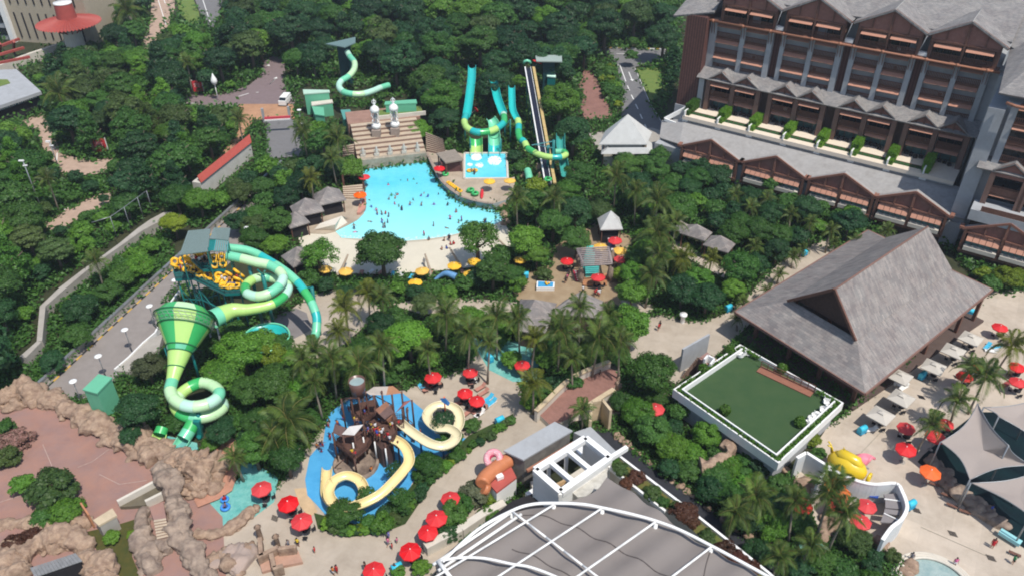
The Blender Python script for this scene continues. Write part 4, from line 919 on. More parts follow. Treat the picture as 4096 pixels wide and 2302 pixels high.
# ================================================================ water slides
def fib(n,c): return mat(n,c,.32,.04,.6,spec=.5,coat=.3)
S_pale=fib('fibreglass_pale',(.50,.74,.42)); S_mint=fib('fibreglass_mint',(.17,.58,.36)); S_green=fib('fibreglass_green',(.045,.42,.115)); S_teal=fib('fibreglass_teal',(.02,.42,.40))
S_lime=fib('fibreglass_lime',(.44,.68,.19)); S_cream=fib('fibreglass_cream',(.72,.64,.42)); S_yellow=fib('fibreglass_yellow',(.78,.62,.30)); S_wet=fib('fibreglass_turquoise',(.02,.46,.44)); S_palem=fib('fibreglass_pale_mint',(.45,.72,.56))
TL=M['teal']
def slide(root,pts,r,cols,step=5,n=6,arc=None,name='tube_section',seg=14,lip=True):
    """a chute made of coloured sections bolted end to end; arc=None is a closed tube, else an open gutter"""
    rs=[p[1] if isinstance(p,tuple) else r for p in pts]; P3=[p[0] if isinstance(p,tuple) else p for p in pts]
    sp=smoothpath(P3,n); srs=[]
    for i in range(len(P3)-1):
        for k in range(n): srs.append(rs[i]+(rs[i+1]-rs[i])*k/n)
    srs.append(rs[-1]); i=0; j=0
    while i<len(sp)-1:
        e=min(i+step,len(sp)-1); g=G(); pa_=sp[i:e+1]; ra=srs[i:e+1]
        if arc: 
            g.tube(pa_,ra,seg,arc=arc); g.tube(pa_,[q*.94 for q in ra],seg,arc=arc)
            for k,pp in enumerate(pa_): pass
            for a_ in arc:
                edge=[]
                for k,pp in enumerate(pa_):
                    d=(pa_[min(k+1,len(pa_)-1)]-pa_[max(k-1,0)]).normalized(); x=d.cross(Vector((0,0,1))).normalized(); y=x.cross(d)
                    edge.append(pp+x*(math.cos(a_)*ra[k])+y*(math.sin(a_)*ra[k]))
                g.tube(edge,.07,5)
        else: g.tube(pa_,ra,seg,caps=False)
        part(root,name,g,cols[j%len(cols)])
        if lip and not arc:
            d=(sp[e]-sp[e-1]).normalized(); f=G(); f.tube([sp[e]-d*.06,sp[e]+d*.06],srs[e]*1.05,seg,caps=False); part(root,'flange',f,cols[j%len(cols)])
        i=e; j+=1
    return sp
GUT=(math.pi*.98,math.pi*2.02)
def posts(root,pts,r=.16,m=None,name='support_post'):
    for p in pts: g=G(); g.tube([(p.x,p.y,0),(p.x,p.y,p.z)],r,8); part(root,name,g,m or TL)
# tower with the funnel slide
tw=thing('slide_tower','teal slide tower with two grey green roofs and a long platform stair','tower',zA(700,900))
for pts in ([(460,130),(730,105),(690,375),(355,420)],[(770,92),(970,97),(945,245),(800,228),(718,225)]):
    g=G(); e=[zA(x,y,15.5) for x,y in pts]; g.slab(e,.15); part(tw,'roof',g,mat('tower_roof',(.16,.215,.205),.5,.06,2))
    # standing seams
    g=G()
    for k in range(1,12): a=e[0].lerp(e[1],k/12); b=e[3].lerp(e[2] if len(e)==4 else e[2],k/12); g.beam(a+Vector((0,0,.03)),b+Vector((0,0,.03)),.06,.06)
    part(tw,'roof_seam',g,MATS['tower_roof'])
g=G(); e=[zA(x,y,15.3) for x,y in [(718,228),(800,228),(775,360),(700,372)]]; g.slab(e,.1); part(tw,'canopy_panel',g,TL)
g=G()
for k in range(7): a=zA(800+k*24,235,15.3); b=zA(775+k*26,375,15.3); g.beam(a,b,.14,.14)
part(tw,'louvre',g,mat('pale_teal',(.10,.32,.32),.4,.05,1))
decks=[([(500,470),(905,440),(900,590),(640,590)],11.5),([(290,590),(520,560),(760,640),(1110,700),(1105,870),(905,880),(520,690),(305,705)],9.4)]
for pts,z in decks:
    e=[zA(x,y,z) for x,y in pts]; g=G(); g.slab(e,.3); part(tw,'deck',g,mat('teal_deck',(.02,.09,.09),.6,.1,2))
    for a,b in zip(e,e[1:]+e[:1]):
        g=G(); n=max(2,int((b-a).length/.7))
        for k in range(n+1): p=a.lerp(b,k/n); g.beam(p,p+Vector((0,0,1.05)),.05)
        for zz in(.5,1.05): g.beam(a+Vector((0,0,zz)),b+Vector((0,0,zz)),.06)
        g.beam(a-Vector((0,0,.3)),b-Vector((0,0,.3)),.15,.35); part(tw,'railing',g,TL)
legs=[zA(x,y,z) for x,y,z in[(470,640,9.2),(900,560,11.3),(720,500,11.3),(400,600,9.2),(560,700,9.2),(880,860,9.2),(1090,850,9.2),(330,690,9.2)]]
posts(tw,legs,.12,name='leg')
for x_,y_ in((380,420),(690,380),(470,150),(940,250),(700,330),(930,300)): p_=zA(x_,y_,15.3); tw_p=G(); tw_p.beam((p_.x,p_.y,9.5),(p_.x,p_.y,15.3),.16); part(tw,'roof_post',tw_p,TL)
g=G()
for a,b in[(0,4),(4,5),(5,6),(4,7),(1,5),(2,4),(0,5)]:
    A_,B_=legs[a],legs[b]; g.beam((A_.x,A_.y,1),(B_.x,B_.y,7),.12); g.beam((A_.x,A_.y,7),(B_.x,B_.y,1),.12); g.beam((A_.x,A_.y,5),(B_.x,B_.y,5),.12)
part(tw,'bracing',g,TL)
sg=G(); e=zA(985,790,9.6); sg.box((e.x,e.y,10.0),(1.4,.1,.5),-.1); part(tw,'sign_panel',sg,mat('panel_blue',(.03,.12,.30),.5,.05,1))
s1=thing('funnel_slide','green and pale striped raft slide coiling from the tower into the giant funnel','water slide',zB(350,460))
zS=lambda x,y,z: zA(x,y,13.2-(13.2-z)*.74)
slide(s1,[zS(930,430,13.2),zS(1100,462,12.8),zS(1270,505,12.3),zS(1430,540,11.8),zS(1550,605,11.3),zS(1605,690,10.9),zS(1560,790,10.5),zS(1440,880,10.2),zS(1300,918,9.9),zS(1175,885,9.7),zS(1150,805,9.4),zS(1230,725,9.1),zS(1350,692,8.8),zS(1460,700,8.5),zS(1600,745,8.3),zS(1665,810,8.1),(zS(1620,915,7.9),.72),(zS(1490,1005,7.8),.74),(zS(1350,1048,7.7),.78),(zS(1170,1078,7.7),.85),(zS(1000,1085,7.8),1.1),(zS(860,1140,7.9),1.35),(zS(760,1190,8.0),1.4)],.74,[S_mint,S_pale,S_pale,S_mint,S_pale,S_palem,S_mint,S_pale,S_palem,S_green,S_lime,S_pale,S_mint,S_pale,S_pale,S_palem,S_green,S_lime,S_lime,S_lime,S_lime],step=6)
# the funnel itself, panel by panel
fn=thing('funnel','giant striped green fibreglass funnel with a grey truss ring round its mouth','water slide',zB(350,460))
stn=[(384,158,10.75,3.0),(378,228,10.0,4.05),(374,318,9.1,3.5),(352,482,7.5,2.05),(338,527,7.05,1.63),(306,655,5.9,1.13),(276,768,4.95,.84)]
sc_=[zB(x,y,z) for x,y,z,_ in stn]; ax_=(sc_[-1]-sc_[0]).normalized(); xx=ax_.cross(Vector((0,0,1))).normalized(); yy=xx.cross(ax_)
NS=8; SUB=6
fcols=[[S_pale,S_green],[S_green,S_lime],[S_lime,S_green],[S_mint,S_green],[S_lime,S_lime],[S_lime,S_lime]]
for i in range(len(sc_)-1):
    for k in range(NS):
        vs=[]; 
        for c,rr in((sc_[i],stn[i][3]),(sc_[i+1],stn[i+1][3])):
            for q in range(SUB+1):
                a=2*math.pi*(k+q/SUB)/NS; vs.append(c+xx*(rr*math.cos(a))+yy*(rr*math.sin(a)))
        g=G(); g.add(vs,[(q,q+1,SUB+2+q,SUB+1+q) for q in range(SUB)],0,True); part(fn,'panel',g,fcols[i][(k//1+(i==1))%2])
for i in(1,2,3,4,5): g=G(); g.tube([sc_[i]+xx*(stn[i][3]*1.03*math.cos(a))+yy*(stn[i][3]*1.03*math.sin(a)) for a in[2*math.pi*k/36 for k in range(36)]],.09,6,closed=True); part(fn,'rib',g,mat('dark_green_rib',(.03,.16,.07),.5,.1,1))
g=G(); rg=[]
for off,rr in((.5,4.2),(1.9,4.0),(1.2,4.3)):
    ring=[sc_[1]+ax_*(off*.8)+xx*(rr*math.cos(a))+yy*(rr*math.sin(a)) for a in[2*math.pi*k/32 for k in range(32)]]; rg.append(ring); g.tube(ring,.04,5,closed=True)
for k in range(32):
    g.beam(rg[0][k],rg[1][(k+1)%32],.035); g.beam(rg[1][k],rg[2][(k+1)%32],.035)
part(fn,'truss_ring',g,M['metal'])
for a_ in(3.5,4.2,5.2,5.9): p=sc_[1]+xx*(4.2*math.cos(a_))+yy*(4.2*math.sin(a_)); q=Vector((p.x,p.y,max(p.z,3))); g=G(); g.tube([(q.x,q.y,0),q],.16,8); part(fn,'support_post',g,M['metal'])
for x,y in((215,490),(430,500)): p=zB(x,y,6.4); g=G(); g.tube([(p.x,p.y,0),p],.2,8); g.tube([p,p+Vector((.7,0,0))],.12,6); part(fn,'support_post',g,TL)
keep([zB(x,y,6) for x,y in((145,140),(610,140),(640,320),(450,560),(380,760),(220,760),(220,500),(140,300))])
s2=thing('coil_slide','pale and mint striped tube coiling twice below the funnel','water slide',zB(480,960))
zT=lambda x,y,z: zB(x,y,z-1.0)
slide(s2,[zT(276,768,5.95),zT(258,850,5.9),zT(290,925,5.8),zT(370,975,5.7),zT(460,990,5.6),zT(570,970,5.5),zT(650,925,5.3),zT(675,870,5.2),zT(620,812,5.0),zT(530,788,4.9),zT(430,822,4.7),zT(345,885,4.5),zT(300,965,4.2),zT(340,1040,3.8),zT(430,1082,3.5),zT(520,1085,3.3),zT(620,1060,3.1),zT(700,1005,2.9),zT(700,960,2.8)],.84,[S_mint,S_pale,S_pale,S_palem,S_pale,S_palem,S_mint,S_pale,S_pale,S_green,S_lime,S_pale,S_lime,S_green],step=6)
slide(s2,[zB(455,1120,2.4),zB(420,1190,1.8),zB(375,1260,1.3)],.95,[S_green,S_mint],step=6); slide(s2,[zB(375,1260,1.3),zB(335,1330,.9)],.98,[S_mint],arc=GUT)
slide(s2,[zB(190,1170,1.7),zB(170,1225,1.3)],.85,[S_green]); slide(s2,[zB(170,1225,1.3),zB(145,1295,.9)],.95,[S_lime],arc=GUT)
posts(s2,[zB(490,1040,3.6),zB(500,1240,.6)],.3)
g=G(); g.beam(zB(480,1110,3.2),zB(510,1245,0),.9,.5); part(s2,'support_post',g,TL)
s3=thing('tube_slide','long mint and turquoise tube slide curving down right from the tower','water slide',zA(1900,1000))
sp=slide(s3,[zA(935,335,13.0),zA(1130,358,12.6),zA(1280,405,12.1),zA(1440,495,11.5),zA(1570,575,11),zA(1690,665,10.3),zA(1790,760,9.6),zA(1860,855,9),zA(1935,970,8.2),zA(1985,1080,7.4),zA(2012,1180,6.6),zA(2010,1290,5.8),zA(2000,1370,5.2),zA(1970,1430,4.6)],.68,[S_mint,S_mint,S_teal,S_mint,S_mint,S_teal,S_green,S_mint,S_teal,S_mint,S_mint,S_mint],step=7)
posts(s3,[zA(1950,810,9.3),zA(1360,660,11.0),zA(1200,560,11.5)],.3)
g=G(); a=zA(1950,810,9.2); b=zA(1860,820,9.2); g.beam(a,b,.2); a=zA(1360,660,10.9); g.beam(a,zA(1295,595,12),.2); g.beam(a,zA(1385,610,12),.2); part(s3,'bracket',g,TL)
bw_=thing('bowl_slide','turquoise slide bowl half hidden under the tree right of the funnel','water slide',t12(200,560))
c=zB(1080,440,4.2)
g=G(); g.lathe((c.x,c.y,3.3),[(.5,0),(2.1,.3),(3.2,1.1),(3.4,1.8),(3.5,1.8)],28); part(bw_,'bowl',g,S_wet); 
g=G(); g.tube([(c.x+3.45*math.cos(a),c.y+3.45*math.sin(a),5.1) for a in[2*math.pi*k/36 for k in range(36)]],.14,6,closed=True); part(bw_,'rim',g,S_mint)
posts(bw_,[c+Vector((2.2*math.cos(a),2.2*math.sin(a),-.4)) for a in(0,1.5,3,4.5)],.15)
# slides in the wood
sa=thing('tube_slide','pale mint tube slide curling out of the trees above the mint service building','water slide',t10(950,900))
slide(sa,[t10(905,500,9),t10(945,570,8.6),t10(990,630,8.2),t10(985,700,7.8),t10(930,770,7.2),t10(860,815,6.8),t10(835,870,6.4),t10(880,925,6.1),t10(975,948,5.9),t10(1080,945,5.7),t10(1180,915,5.5),t10(1250,885,5.3),t10(1330,860,5)],.78,[S_palem,S_mint,S_pale,S_pale,S_mint,S_palem,S_palem,S_mint,S_pale,S_palem,S_palem,S_mint,S_palem,S_palem],step=6)
sb=thing('slide_dome','small lime and white dome rising out of the trees','water slide',t10(1500,540))
c=t10(1505,540,7); g=G(); g.lathe((c.x,c.y,6.4),[(1.9,0),(1.8,.7),(1.4,1.4),(.8,1.9),(.01,2.1)],20); part(sb,'dome',g,S_pale); g=G(); g.tube([t10(1270,530,6.6),t10(1370,545,6.6),t10(1420,560,6.6)],.8,12); part(sb,'tube_section',g,S_palem)
sc2=thing('tube_slide','short lime green slide piece showing in the trees right of the lime dome','water slide',t10(1750,740)); slide(sc2,[t10(1700,750,6),t10(1750,742,6.2),t10(1805,705,6.5)],.7,[S_lime,S_pale],step=6,arc=GUT)
sd_=thing('horseshoe_slide','twin slide with open turquoise channels joined by a green and teal horseshoe tube','water slide',zD(400,820))
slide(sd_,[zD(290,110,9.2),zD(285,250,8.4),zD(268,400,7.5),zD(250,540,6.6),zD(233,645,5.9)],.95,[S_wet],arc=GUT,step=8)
slide(sd_,[zD(222,650,5.9),zD(208,725,5.7),zD(245,790,5.5),zD(340,828,5.3),zD(450,825,5.2),zD(550,792,5.3),zD(628,725,5.5),zD(628,640,5.7)],.8,[S_teal,S_lime,S_lime,S_teal,S_green,S_lime,S_teal,S_green,S_palem],step=5)
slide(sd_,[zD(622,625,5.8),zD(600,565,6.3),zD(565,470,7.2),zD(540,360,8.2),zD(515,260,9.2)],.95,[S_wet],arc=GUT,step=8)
slide(sd_,[zD(332,880,4.6),zD(335,960,3.4),zD(336,1040,2.1),zD(337,1080,1.75)],1.35,[S_green,S_lime,S_pale],arc=GUT,step=6)
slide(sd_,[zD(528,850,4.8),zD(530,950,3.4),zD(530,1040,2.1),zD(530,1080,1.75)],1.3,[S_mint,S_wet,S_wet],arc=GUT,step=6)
slide(sd_,[zD(490,670,6.6),zD(525,740,5.6),zD(528,850,4.8)],1.2,[S_mint],arc=GUT,step=20)
posts(sd_,[zD(700,690,6.3),zD(210,730,5.2),zD(640,700,5.2),zD(270,900,5),zD(600,900,5)],.16)
g=G(); g.beam(zD(700,690,6.2),zD(640,770,5),.12); part(sd_,'bracket',g,TL)
se=thing('tube_slide','green and teal tube slide left of the mat racer slide','water slide',zD(790,800))
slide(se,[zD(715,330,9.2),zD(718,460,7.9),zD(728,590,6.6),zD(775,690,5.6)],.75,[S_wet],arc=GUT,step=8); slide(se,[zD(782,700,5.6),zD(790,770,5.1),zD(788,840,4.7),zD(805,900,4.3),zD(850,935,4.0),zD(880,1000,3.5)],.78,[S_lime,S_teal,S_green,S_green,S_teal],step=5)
slide(se,[zD(885,1240,2.0),zD(900,1300,1.7),zD(905,1350,1.5)],.8,[S_mint],step=6)
sf=thing('loop_slide','green tube slide curving round a teal mast over the mat racer slide','water slide',zD(1150,1100))
slide(sf,[zD(885,1000,5.9),zD(960,1045,5.8),zD(1050,1082,5.7),zD(1150,1098,5.6),zD(1240,1095,5.5),zD(1295,1070,5.4),zD(1270,1040,5.3),zD(1190,1040,5.2)],.66,[S_green,S_lime,S_lime,S_teal,S_lime,S_green,S_mint],step=6)
posts(sf,[zD(1167,915,9.2),zD(1110,970,7.5)],.32)
g=G(); g.beam(zD(1167,925,9),zD(930,968,8.2),.16); g.beam(zD(1160,1000,7.6),zD(980,965,7.9),.13); part(sf,'arm',g,mat('pale_teal',(.10,.32,.32)))
slide(sf,[zD(1240,850,7.4),zD(1240,960,6.2),zD(1250,1050,5),zD(1270,1150,3.9),zD(1290,1280,2.6)],.95,[fib('fibreglass_translucent_green',(.04,.30,.26))],arc=(math.pi*.9,math.pi*2.1),step=9)
sr=thing('mat_racer_slide','long dark mat racing slide with white left rail and yellow right rail','water slide',zD(1100,1380))
TOPA,TOPB,BOTA,BOTB=zD(858,138,9.0),zD(918,138,9.0),zD(1075,1388,1.7),zD(1140,1388,1.7)
n=14
for i in range(n):
    f0,f1=i/n,(i+1)/n; hgt=lambda f:.35*math.sin(f*14)
    q=[TOPA.lerp(BOTA,f0),TOPB.lerp(BOTB,f0),TOPB.lerp(BOTB,f1),TOPA.lerp(BOTA,f1)]
    g=G(); g.slab(q,.3); part(sr,'slide_lane',g,mat('racer_lane_navy',(.013,.014,.026),.4,.1,1,spec=.5))
for a,b,m_ in((TOPA,BOTA,M['white']),(TOPB,BOTB,M['white']),(TOPB+Vector((.75,0,0)),BOTB+Vector((.75,0,0)),mat('racer_yellow',(.50,.37,.16),.6,.05,1))):
    for i in range(n):
        g=G(); wd=.28 if m_ is M['white'] else .65; g.beam(a.lerp(b,i/n)+Vector((0,0,.15)),a.lerp(b,(i+.97)/n)+Vector((0,0,.15)),wd if not(a==TOPB) else .1,.35); part(sr,'side_rail',g,m_)
g=G(); g.tube([zD(845,95,9.6),zD(855,70,10.3),zD(880,60,10.6),zD(905,70,10.3),zD(920,95,9.6)],.35,8); part(sr,'arch',g,S_mint)
for i in range(1,8): p=TOPA.lerp(BOTA,i/8); posts(sr,[p-Vector((0,0,.3))],.15)
keep([zD(845,60,9),zD(960,120,9),zD(1170,1400,1.7),zD(1060,1400,1.7)])
for f_,pp in ((zD,[(200,110),(330,110),(320,430),(290,640),(300,760),(600,760),(600,560),(650,560),(700,620),(690,760),(600,880),(600,1060),(250,1060),(270,880),(160,800),(170,600)]),(zD,[(700,340),(760,340),(830,640),(850,900),(760,900)]),(zD,[(860,970),(1180,880),(1340,1020),(1340,1290),(1240,1290),(1200,1120),(1000,1120)]),(t10,[(880,490),(1030,640),(960,760),(890,790),(890,890),(1240,860),(1270,920),(1080,980),(840,960),(800,860)]),(zA,[(300,60),(1000,60),(1700,560),(2080,1100),(2080,1330),(1960,1330),(1850,950),(1760,900),(1700,960),(1200,1130),(1000,1180),(800,1290),(680,1350),(60,1450),(60,1000),(700,980),(1080,880),(880,900),(280,720),(250,560)]),(zB,[(190,740),(330,740),(560,740),(740,900),(740,1030),(560,1260),(480,1360),(90,1330),(90,1170),(240,1150)])):
    KEEP.append([proj(f_(x,y,6))[:2] for x,y in pp])

# ================================================================ children's water play fort
pf=thing('play_fort','brown timber water play fort with tilted roofs, tipping bucket and rope netting','play structure',zC(640,700))
WPOST=mat('fort_timber',(.10,.05,.037),.7,.2,3); ROOF1=mat('fort_roof_brown',(.14,.085,.075),.7,.15,2); 
for x,y,z in [(405,250,6.5),(490,235,6.5),(560,240,7.2),(620,180,8),(690,215,8),(760,180,8.6),(850,210,8),(935,185,8),(1025,260,5.5),(940,330,5.5),(700,330,6),(860,400,6),(600,430,6),(330,545,5.5),(420,570,5.5),(600,480,5.5),(520,560,5.5),(690,560,4.6),(345,640,3.2),(520,770,3.2),(850,600,4.5),(790,640,4.2),(900,620,4.2),(1030,470,3.5),(980,330,5)]:
    p=zC(x,y,z); g=G(); g.tube([(p.x,p.y,0),(p.x,p.y,z)],.13,7); part(pf,'post',g,WPOST)
def froof(pts,m,th=.14):
    g=G(); g.slab([zC(*q) for q in pts],th); part(pf,'roof',g,m)
froof([(622,190,8.2),(690,143,8.8),(820,138,8.8),(800,215,8.0),(660,215,8.0)],mat('fort_roof_beige',(.42,.36,.31),.7,.06,2)); froof([(820,138,8.8),(860,135,8.8),(940,198,8.0),(800,215,8.0)],mat('fort_roof_rust',(.36,.17,.09),.7,.15,2))
froof([(410,560,5.6),(475,490,6.4),(600,473,6.4),(520,568,5.6)],mat('fort_roof_pale',(.55,.52,.49),.7,.05,2)); froof([(330,545,5.2),(350,468,6),(445,500,6),(408,582,5.2)],ROOF1)
froof([(705,345,6.6),(800,268,7.2),(830,300,7.2),(740,382,6.6)],mat('fort_roof_tan',(.27,.13,.08),.7,.15,2)); froof([(740,382,6.6),(830,300,7.2),(868,365,6.2),(790,430,5.8)],ROOF1); froof([(800,432,5.6),(852,390,5.8),(860,430,5),(815,458,4.9)],MATS['fort_roof_tan'])
g=G(); g.slab([zC(880,372,5.8),zC(960,275,6.4),zC(1022,258,6.6),zC(930,330,5.8)],.04); part(pf,'shade_sail',g,mat('maroon_sail',(.25,.10,.09),.7,.1,2))
def fdeck(pts,z,rail=True):
    e=[zC(x,y,z) for x,y in pts]; g=G(); g.slab(e,.22); part(pf,'deck',g,WPOST)
    if rail:
        for a,b in zip(e,e[1:]+e[:1]):
            g=G(); n=max(2,int((b-a).length/.3))
            for k in range(n+1): p=a.lerp(b,k/n); g.beam(p,p+Vector((0,0,.95)),.035)
            for zz in(.35,.65,.95): g.beam(a+Vector((0,0,zz)),b+Vector((0,0,zz)),.05)
            part(pf,'netting',g,WPOST)
fdeck([(345,640),(520,780),(640,680),(690,590),(560,500),(400,590)],3.0); fdeck([(600,480),(690,420),(880,470),(900,560),(850,620),(690,580)],4.4); fdeck([(490,300),(700,250),(760,400),(600,440),(500,420)],3.0)
fdeck([(700,330),(850,300),(900,430),(760,450)],5.0,False); fdeck([(880,420),(960,430),(960,520),(880,520)],3.4)
for cx,cy,z,rr,h in[(560,215,6.6,1.12,2.6)]:
    c=zC(cx,cy,z); g=G(); g.lathe((c.x,c.y,z),[(.01,0),(rr*.8,0),(rr*.92,h*.5),(rr,h),(rr*.93,h),(rr*.8,h*.45),(.01,h*.4)],18); part(pf,'tipping_bucket',g,mat('bucket_brown',(.13,.065,.05),.35,.1,1,spec=.6))
    g=G(); g.lathe((c.x,c.y,z+h*.86),[(.01,0),(rr*.92,0)],18); part(pf,'bucket_water',g,mat('grey_water',(.28,.36,.35),.1,.1,1,spec=.6))
for a,b in[((405,250,6),(560,240,7)),((470,180,7),(530,90,8)),((620,260,5),(760,180,8)),((690,215,7),(850,300,5)),((560,540,4.5),(600,470,6)),((500,620,4),(610,520,5)),((340,640,3),(430,560,5.4)),((350,850,1),(430,780,3)),((940,280,4),(1030,260,5)),((940,380,3),(1030,460,3)),((670,420,5.2),(760,330,6.4))]:
    g=G(); g.tube([zC(*a),zC(*b)],.07,6); part(pf,'brace',g,WPOST)
c=zC(540,830,0); g=G(); g.lathe((c.x,c.y,0),[(3.0,0),(3.0,.7),(2.6,.7),(2.6,.2),(.01,.2)],24); part(pf,'basin',g,M['rockgrey'])
g=G(); e=[zC(x,y,0) for x,y in[(370,640),(560,760),(680,660),(880,780),(880,560),(690,480),(500,440)]]; 
g.prism([zC(x,y,0) for x,y in[(385,720),(520,830),(610,760),(560,700),(470,660)]],0,2.7); g.prism([zC(x,y,0) for x,y in[(650,700),(780,860),(880,800),(860,640),(720,600)]],0,3.6); part(pf,'core_wall',g,M['wooddark'])
for x0,y0,x1,y1 in[(690,620,800,850),(780,600,790,840)]: pass
g=G()
for x,y in((700,640),(795,700),(600,600),(510,650)): p=zC(x,y,3.6); g.tube([(p.x,p.y,.5),(p.x,p.y,3.9)],.1,6)
part(pf,'water_pipe',g,M['white'])
p=zC(1310,240,5.2); g=G(); g.tube([(p.x,p.y,0),(p.x,p.y,5.4)],.09,6); part(pf,'sail_mast',g,M['orange']); g=G(); g.slab([zC(1270,245,5.2),zC(1320,240,5.6),zC(1360,285,5.2),zC(1345,312,4.9),zC(1290,275,5.0)],.04); part(pf,'small_sail',g,MATS['panel_blue'])
y1=thing('open_slide','yellow open slide looping round at the front of the play fort','water slide',zC(450,1060))
slide(y1,[zC(865,600,4.6),zC(935,640,4.4),zC(990,715,4.2),zC(1000,800,4.0),zC(950,880,3.8),zC(860,980,3.6),zC(760,1075,3.3),zC(650,1140,3.1),zC(545,1180,2.9),zC(440,1200,2.75),zC(330,1150,2.6),zC(295,1060,2.45),zC(345,965,2.3),zC(450,920,2.15),zC(560,960,2.0),zC(605,1050,1.85),zC(580,1140,1.65),zC(480,1200,1.4),zC(350,1180,1.25),zC(278,1090,1.1),zC(275,960,.95),zC(282,845,.82)],.64,[S_yellow],arc=GUT,step=12,name='chute_section')
posts(y1,[zC(975,760,2.8),zC(830,1000,2.4),zC(600,1160,1.9),zC(440,930,1.0),zC(300,1060,1.2)],.14,MATS['panel_blue'])
y2=thing('open_slide','cream open slide with a round loop right of the play fort','water slide',zC(1300,420))
slide(y2,[zC(925,455,4.4),zC(1000,520,4.2),zC(1100,590,4.0),zC(1200,645,3.8),zC(1300,660,3.6),zC(1390,620,3.45),zC(1415,555,3.3),zC(1350,510,3.1),zC(1250,500,2.9),zC(1175,440,2.75),zC(1165,370,2.6),zC(1230,310,2.45),zC(1330,300,2.3),zC(1420,345,2.1),zC(1445,430,1.9),zC(1420,510,1.6),zC(1330,560,1.2)],.66,[S_cream],arc=GUT,step=12,name='chute_section')
posts(y2,[zC(1100,600,2.9),zC(1300,660,2.5),zC(1440,430,.8),zC(1180,400,1.6),zC(1300,310,1.3)],.14,MATS['panel_blue'])
KEEP.append([proj(zC(x,y,2))[:2] for x,y in[(420,1230),(200,1200),(110,1100),(130,760),(250,620),(270,480),(300,380),(480,200),(560,60),(900,120),(1130,300),(1200,240),(1480,280),(1500,560),(1420,680),(1150,700),(1060,820),(900,1030),(700,1180),(560,1240)]])
# ================================================================ lattice-framed canopy at the bottom
cv=thing('fabric_canopy','grey brown fabric canopy under a white curved steel lattice at the bottom edge','canopy',o(1500,1420))
CZ=10.5; fabm=stain(mat('canopy_fabric',(.205,.18,.165),.75,.04,.25),.25,.15,(.75,.72,.7))
main=[(-700,1300),(-350,980),(0,785),(200,722),(420,710),(700,720),(910,757),(1200,820),(1450,890),(1700,985),(2010,1142),(2250,1270),(2560,1440),(2900,1640)]
mp=[t23(x,y,CZ) for x,y in main]
g=G(); g.tube(smoothpath(mp,5),.18,8); part(cv,'edge_arch',g,M['white'])
ia=[t13(1850,1290,CZ),t13(2050,1258,CZ),t13(2300,1265,CZ),t23(0,1322,CZ),t23(180,1352,CZ),t23(430,1444,CZ),t23(700,1580,CZ)]
g=G(); g.tube(smoothpath(ia,5),.15,8); part(cv,'inner_arch',g,M['white'])
beams=[((0,790),(900,1480)),((420,726),(-800,1470)),((910,757),(-250,1520)),((1450,893),(520,1540)),((2010,1145),(1480,1545))]
for a,b in beams:
    p,q=t23(*a,CZ),t23(*b,CZ); n=5
    for i in range(n):
        s_=math.sin(math.pi*i/n)*.0; g=G(); g.tube([p.lerp(q,i/n),p.lerp(q,(i+1)/n)],.12,8); part(cv,'cross_beam',g,M['white'])
g=G(); g.tube([t13(1830,1290,CZ),t13(1960,1460,CZ)],.22,8); part(cv,'cross_beam',g,M['white'])
for off in(0,.9):
    g=G(); a=t13(1780,1330,CZ-.3); b=t23(40,770,CZ-.3); dd=(b-a).normalized(); nn=Vector((dd.y,-dd.x,0))*off; g.tube([a+nn,b+nn],.17,8); part(cv,'side_rail',g,M['white'])
fab=[(-760,1360),(-350,990),(0,800),(200,735),(420,722),(560,700),(760,630),(880,555),(950,450),(1100,515),(1400,725),(1560,835),(1720,1000),(2010,1160),(2250,1290),(2560,1460),(2900,1700),(-760,1800)]
bm=bmesh.new(); vs_=[bm.verts.new(t23(x,y,CZ-.75)) for x,y in fab]; bm.faces.new(vs_); d1=(t23(900,1480,CZ)-t23(0,790,CZ)).normalized(); d2=(t23(-800,1470,CZ)-t23(420,726,CZ)).normalized(); o1=t23(0,790,CZ); o2=t23(420,726,CZ)
n1=Vector((-d1.y,d1.x,0)); n2=Vector((-d2.y,d2.x,0)); P1=abs((t23(910,757,CZ)-o2).dot(n2))
for nn_,oo_ in((n1,o1),(n2,o2)):
    for k in range(-60,60): bmesh.ops.bisect_plane(bm,geom=bm.verts[:]+bm.edges[:]+bm.faces[:],plane_co=oo_+nn_*(k*.6),plane_no=nn_)
def sag(p): p=Vector((p.x,p.y,CZ-.75)); a_=(p-o2).dot(n2)/P1; b_=(p-o1).dot(n1)/9.0; return .5*math.sin(math.pi*a_)**2*(.6+.4*math.sin(math.pi*b_)**2)+.08*noise.noise(p*.15)
for v in bm.verts: v.co.z-=sag(v.co)
me=bpy.data.meshes.new('fabric'); bm.normal_update(); bm.to_mesh(me); bm.free(); me.materials.append(fabm)
for p_ in me.polygons: p_.use_smooth=True
fo=link('fabric',me,cv,tuple(-Vector(cv.location)))
sm=mat('fabric_seam',(.10,.085,.08),.8,.05,1)
for ln in([(0,805),(350,842),(650,950),(1100,1170),(1576,1444),(1800,1600)],[(0,1150),(250,1250),(600,1444)],[(2005,1170),(1960,1300),(1930,1444)]):
    g=G(); pts=[Vector((p.x,p.y,CZ-.72-sag(p))) for p in smoothpath([t23(x,y,CZ-.7) for x,y in ln],12)]; g.tube(pts,.06,5); part(cv,'seam',g,sm)
g=G(); g.prism(P(t23,[(-700,1420),(0,850),(960,500),(2800,1700),(-600,1900)],0),0,3); part(cv,'base',g,M['dark'])
posts(cv,[p-Vector((0,0,.2)) for p in mp[2::2]],.25,M['white'])
KEEP.append([proj(t23(x,y,CZ))[:2] for x,y in fab])
